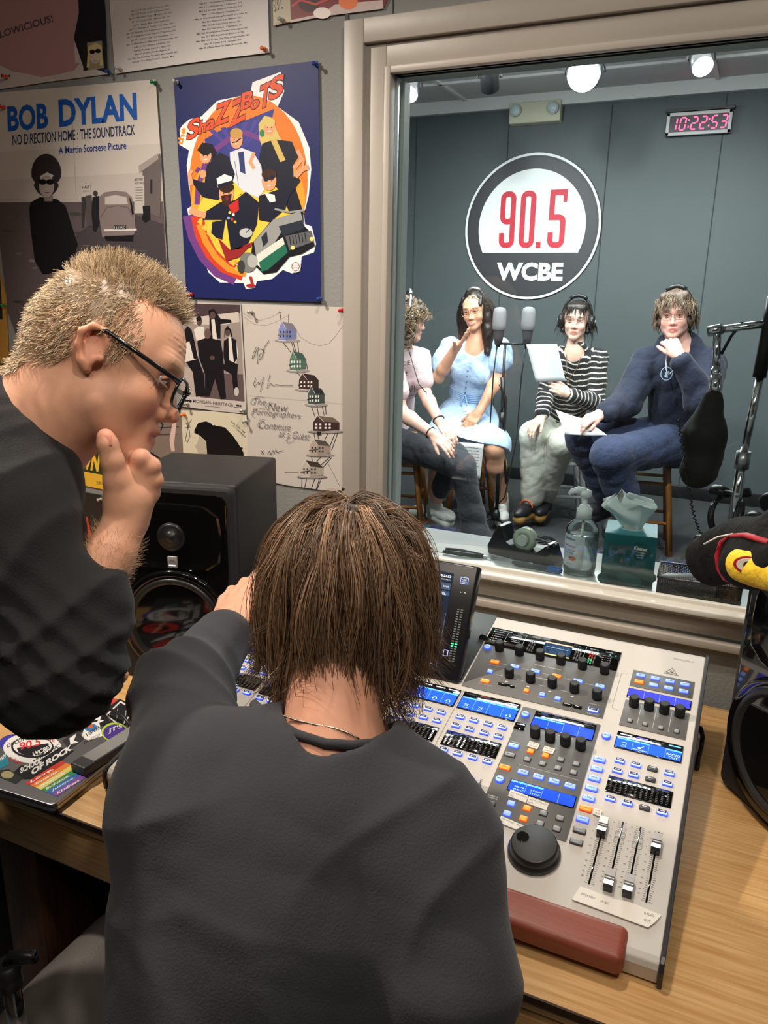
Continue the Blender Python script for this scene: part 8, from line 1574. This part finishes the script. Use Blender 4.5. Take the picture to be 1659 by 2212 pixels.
NZ = rng.normal(size=(len(q), 3))*.26+np.sin(q[:, [1, 2, 0]]*150)*.25
def fl(qq, t):
    d = nrm_*(.60+.6*top[:, None])*(1-t*.5); d[:, 0] += np.where(top > .3, .10+.25*np.clip(qq[:, 0]*12, -1, 1), -.55)*(1-.2*t); d[:, 2] += np.where(top > .3, .30, -.75); return d+NZ
hair_strands(p, 'hair_strands', M_HM, q, ln, fl, .00050, 6, (0, 0), (.60, .46, .30), .40)
def armmask(q):
    W_ = Tm+(q@Rm.T)*hs; t = ((W_-el)@(wr-el))/((wr-el)@(wr-el)); dd = np.linalg.norm(W_-el-t[:, None]*(wr-el), axis=1); return (t > .42) & (t < .90) & (dd < .05)
q, na_ = skin_roots(armmask, 1500); ndr = ((wr-el)/np.linalg.norm(wr-el))@Rm; nz_ = rng.normal(size=(1500, 3))*.35
hair_strands(p, 'arm_hair', M_HM, q, rng.uniform(.008, .015, 1500), lambda qq, t: na_*(.8-.5*t)+ndr*.5+nz_, .00016, 5, (0, 0), (.62, .42, .24), .3)
# arm hair
# black top
MT = cloth('black_jersey', (.0085, .0085, .0095), rough=.9, bump=(420, .15), sheen=.05)
dr = (wr-el)/np.linalg.norm(wr-el); _f1 = fold(.006, 16, 71)
def manfold(V):
    d = _f1(V)
    a = (V-el)@dr; r1 = 1-np.abs(np.sin(a*95+6*np.sin(V[:, 0]*9))); d -= .0075*r1*np.exp(-((a-.02)/.07)**2)
    ax = (el-sh)/np.linalg.norm(el-sh); t = (V-sh)@ax; r2 = 1-np.abs(np.sin(t*42+(V-sh)@nVR*22+1.2*np.sin(V[:, 2]*20))); d -= .0095*r2**2*np.exp(-((t-.10)/.16)**2)
    return d
slv = [cap(sh, el, .071, .062, .04), cap(el, el+(wr-el)*.42, .062, .047, .03)]
p.wear('long_sleeve_top', slv+[ell(DM(-330, 1300, 1.02), (.17, .15, .32), None, .06), cap(DM(-80, 945, .98), DM(28, 1056, .94), .068, .066, .06), cap(DM(-130, 1050, .98), DM(-170, 1220, 1.0), .11, .14, .08)], MT, .004, manfold, res=.005)
mb = MB(); c_ = el+(wr-el)*.46; Rb = basis(dr, (0, 0, 1))
for k in range(3): mb.tube([Vector(c_+dr*(.007*k-.018)+(Rb[:, 1]*math.cos(a)+Rb[:, 2]*math.sin(a))*(.053-.002*k)-p.b) for a in [2*math.pi*i/28 for i in range(29)]], .0058, 8)
mb.build('sleeve_cuff', MT, p.e)

# ------------------------------------------------------------------ seated person seen from behind
Tb = D3(742, 1300, 1.00); fb = V3((-.40, .86, -.42)); ub = V3((-.05, .35, 1))
p = Person('person with chin length brown hair in a faded black top, seen from behind', Tb, fb, ub, (-.38, .50, 0), .97, np.array(srgb(216, 158, 130)), .0032)
nbk = D3(712, 1640, .94); shL = D3(420, 1680, 1.00); shR = D3(915, 1808, .93); pelv = V3((-.37, .52, .58))
tp, TR = torso_prims(nbk+V3((0, .02, -.01)), pelv, shR, shL, .15, .115, .115, 0, .175)
elL = D3(392, 1500, 1.16); wrL = D3(484, 1374, 1.27); elR = V3(D3(960, 2120, .93)); wrR = elR+V3((-.20, .12, -.10))
hLd = D3(522, 1272, 1.33)-wrL
p.body += [cap(p.h(-.04, 0, -.02), nbk, .052, .058, .03)]+tp+limb(shL, elL, wrL, .048, .042, .028)+limb(shR, elR, wrR, .048, .042, .028)+hand_prims(wrL, hLd, -nVF*.7+nVR*-.4+nVU*.5, (.25, .25, .35, .4), (.4, .2), -1, 1.0)+hand_prims(wrR, (-.2, 1, -.1), (0, 0, 1), (.4, .4, .4, .4), (.5, .2), -1, 1.0)
kn1 = V3((-.70, .98, .50)); kn2 = V3((-.28, .98, .50))
p.body += limb(pelv+V3((-.09, 0, 0)), kn1, V3((-.72, 1.0, .08)), .085, .06, .04, .03)+limb(pelv+V3((.09, 0, 0)), kn2, V3((-.26, 1.0, .08)), .085, .06, .04, .03)
p.skinbuild(None)
MF = cloth('faded_black_cotton', srgb(47, 48, 53), rough=.92, noise=(5, .25), bump=(380, .14), sheen=.08)
bk = [cap(D3(418, 1790, .98), D3(416, 2320, 1.06), .070, .080, .06), ell(nbk+(pelv-nbk)*.45+TR[:, 1]*-.0, (.165, .12, .28), TR, .06)]
sdv = fold(.007, 12, 81); sdv2 = fold(.0012, 60, 82)
def backfold(V):
    q = (V-nbk)@TR; d = sdv(V)*.8+sdv2(V)
    r1 = 1-np.abs(np.sin((q[:, 2]+q[:, 0]*.75)*17+1.3*np.sin(q[:, 0]*14))); d -= .009*r1**2*np.exp(-((q[:, 2]+.34)/.16)**2)
    r2 = 1-np.abs(np.sin((q[:, 2]*.55-q[:, 0])*26+1.1*np.sin(q[:, 2]*17))); d -= .007*r2**2*np.exp(-((q[:, 2]+.06)/.10)**2-((q[:, 0]-.14)/.10)**2)
    a = (V-elL)@((wrL-elL)/np.linalg.norm(wrL-elL)); r3 = 1-np.abs(np.sin(a*60+V[:, 0]*18)); d -= .008*r3*np.exp(-((a-.0)/.07)**2)
    r4 = 1-np.abs(np.sin((q[:, 2]*1.0-q[:, 0]*.5)*30)); d -= .006*r4**2*np.exp(-((q[:, 2]+.08)/.09)**2-((q[:, 0]+.16)/.07)**2)
    return d
sp = [cap(nbk+(pelv-nbk)*.10, nbk+(nbk-pelv)*.3+V3((0, .04, .03)), .066, .075, .012, 's')]
p.wear('long_sleeve_top', [q_ for i_, q_ in enumerate(tp) if i_ != 4]+bk+[cap(shL, elL, .060, .054, .04), cap(elL, wrL-(wrL-elL)*.06, .054, .034, .03), cap(shR, elR, .066, .060, .04), cap(elR, wrR, .055, .04, .03), cap(shL+(nbk-shL)*.3, nbk+(shL-nbk)*.30, .050, .046, .04), cap(shR+(nbk-shR)*.3, nbk+(shR-nbk)*.30, .050, .046, .04), cap(nbk+(pelv-nbk)*.18, nbk+(pelv-nbk)*.30, .09, .12, .05), ell(pelv, (.165, .14, .12), None, .05)], MF, .006, backfold, res=.0045, hole=sp)
p.wear('trousers', [ell(pelv, (.19, .16, .12), None, .05), cap(pelv+V3((-.09, 0, 0)), kn1, .10, .08, .04), cap(kn1, V3((-.72, 1.0, .10)), .08, .06, .03), cap(pelv+V3((.09, 0, 0)), kn2, .10, .08, .04), cap(kn2, V3((-.26, 1.0, .10)), .08, .06, .03)], cloth('dark_trousers', (.02, .02, .025)), .004, None, res=.009)
for a in (V3((-.72, 1.0, .08)), V3((-.26, 1.0, .08))):
    u, s2, _, _ = shoe(a, (0, 1, 0), .27); p.wear('shoe', u, M_BLACK, .003, res=.008); p.wear('shoe_sole', s2, M_RUBBER, 0, res=.008)
# collar band and chain
col_px = [(548, 1520, .965), (590, 1556, .925), (640, 1586, .895), (702, 1606, .88), (760, 1610, .877), (806, 1606, .892), (828, 1592, .93)]
mb = MB(); mb.tube([Vector(D3(*q_)-p.b) for q_ in col_px], .0055, 10, flat=1.0); mb.build('collar_band', MF, p.e)
ch_px = [(612, 1546, .915), (640, 1556, .90), (680, 1565, .889), (720, 1572, .885), (750, 1582, .885), (772, 1594, .886), (786, 1606, .894)]
mb = MB(); cp_ = [Vector(D3(*q_)-p.b) for q_ in ch_px]; fine = [cp_[i].lerp(cp_[i+1], k/12) for i in range(len(cp_)-1) for k in range(12)]
mb.tube(fine, [.0009+.0006*(k % 2) for k in range(len(fine))], 6); mb.build('chain_necklace', mat('chain_silver', (.42, .38, .32), rough=.3, metal=1), p.e)
# hair: layered chin length, clumped
M_HB = HAIRM('hair_brown', (.12, .07, .04), .40)
hb = [ell((-.018, 0, .040), (.101, .088, .085), k=.02), cap((-.055, 0, .02), (-.058, 0, -.085), .062, .044, .03), cap((.0, .066, .02), (.01, .068, -.060), .032, .026, .03), cap((.0, -.066, .02), (.01, -.068, -.060), .032, .026, .03), cap((.05, .06, .03), (.06, .064, -.07), .028, .022, .03), cap((.05, -.06, .03), (.06, -.064, -.07), .028, .022, .03)]
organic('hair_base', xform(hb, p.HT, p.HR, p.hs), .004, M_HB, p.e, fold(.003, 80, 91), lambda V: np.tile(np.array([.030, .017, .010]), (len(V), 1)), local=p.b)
G = p.HR.T@np.array([0, 0, -1.]); CC = np.array([-.018, 0, .040]); crown = np.array([-.045, .005, .118])
NG = 620; v = rng.normal(size=(NG*3, 3)); v /= np.linalg.norm(v, axis=1)[:, None]; g0 = v*np.array([.104, .087, .088])+CC
g0 = g0[(g0[:, 2] > -.01-np.clip(g0[:, 0], 0, 1)*.0) | (g0[:, 0] < -.03) & (g0[:, 2] > -.05)][:NG]; g0 = g0[(g0[:, 0] < .06) | (g0[:, 2] > .06)]; NG = len(g0)
segs = 20; L = np.zeros((NG, segs, 3)); q = g0.copy(); L[:, 0] = q; rad_ = g0-crown; _n = (g0-CC)/np.array([.104, .087, .088])**2; _n /= np.linalg.norm(_n, axis=1)[:, None]; rad_ -= _n*(rad_*_n).sum(1)[:, None]; rad_ /= np.linalg.norm(rad_, axis=1)[:, None]
end_z = -.142+.030*rng.random(NG)+.055*np.clip((np.abs(g0[:, 1])-.035)/.035, 0, 1)+.02*(g0[:, 0] > -.02); lay = 1.0+.15*rng.random(NG)
total = np.clip((g0@(-G)-end_z)*1.05+.012, .05, .30)*rng.uniform(.72, 1.06, NG); wv = rng.normal(size=(NG, 3)); phs = rng.uniform(0, 6.28, NG)
for k in range(1, segs):
    t = k/(segs-1); d = rad_*(max(0, 1-t*2.2))*1.0+G[None, :]*(.35+1.1*t); n_ = (q-CC)/np.array([.104, .087, .088])**2; n_ /= np.linalg.norm(n_, axis=1)[:, None]
    low = np.clip((-.045-q@(-G))/.06, 0, 1)[:, None]; d -= n_*(.55*low*(1-low)*2)                       # tuck towards the neck
    flip = np.clip((t-.80)/.2, 0, 1); d += (n_*np.array([1, 1, .0])*1.5)*flip*(1.1+.7*np.sin(phs))[:, None]; d += wv*.16*np.sin(phs+t*7)[:, None]
    d /= np.linalg.norm(d, axis=1)[:, None]; q = q+d*(total/(segs-1))[:, None]
    r_ = np.array([.103, .090, .086])*lay[:, None]; e_ = np.linalg.norm((q-CC)/r_, axis=1); up_ = q[:, 2] > -.02; s_ = np.where((e_ < 1)&up_, 1/e_, 1)[:, None]; q = CC+(q-CC)*s_
    L[:, k] = q
MS_ = 22; A_ = np.repeat(L, MS_, 0); off = rng.normal(size=(len(A_), 1, 3))*.0042; tt = np.linspace(0, 1, segs)[None, :, None]
A_ = A_+off*(.55+1.0*np.sin(np.clip(tt, 0, 1)*2.4))+rng.normal(size=(len(A_), 1, 3))*.0015*np.sin(tt*9+rng.uniform(0, 6, (len(A_), 1, 1)))
Wd = p.HT+A_@p.HR.T; tp_ = (np.linspace(1, .2, segs)[None, :])**.5; Rr = .00046*tp_*rng.uniform(.7, 1.35, (len(A_), 1))
clc = np.repeat(rng.normal(size=(NG, 1)), MS_, 0); cc = np.array([.21, .125, .072])[None, :]*np.clip(1+.22*clc+.28*rng.normal(size=(len(A_), 1)), .35, 2.2)
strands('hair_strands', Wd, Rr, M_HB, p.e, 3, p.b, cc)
# flyaway strands
F_ = L[rng.integers(0, NG, 160)]+rng.normal(size=(160, 1, 3))*.004; F_ = F_+rng.normal(size=(160, 1, 3))*.016*np.linspace(0, 1, segs)[None, :, None]**2
strands('loose_strands', p.HT+F_@p.HR.T, .00035, M_HB, p.e, 3, p.b, np.tile([.12, .07, .04], (160, 1)))
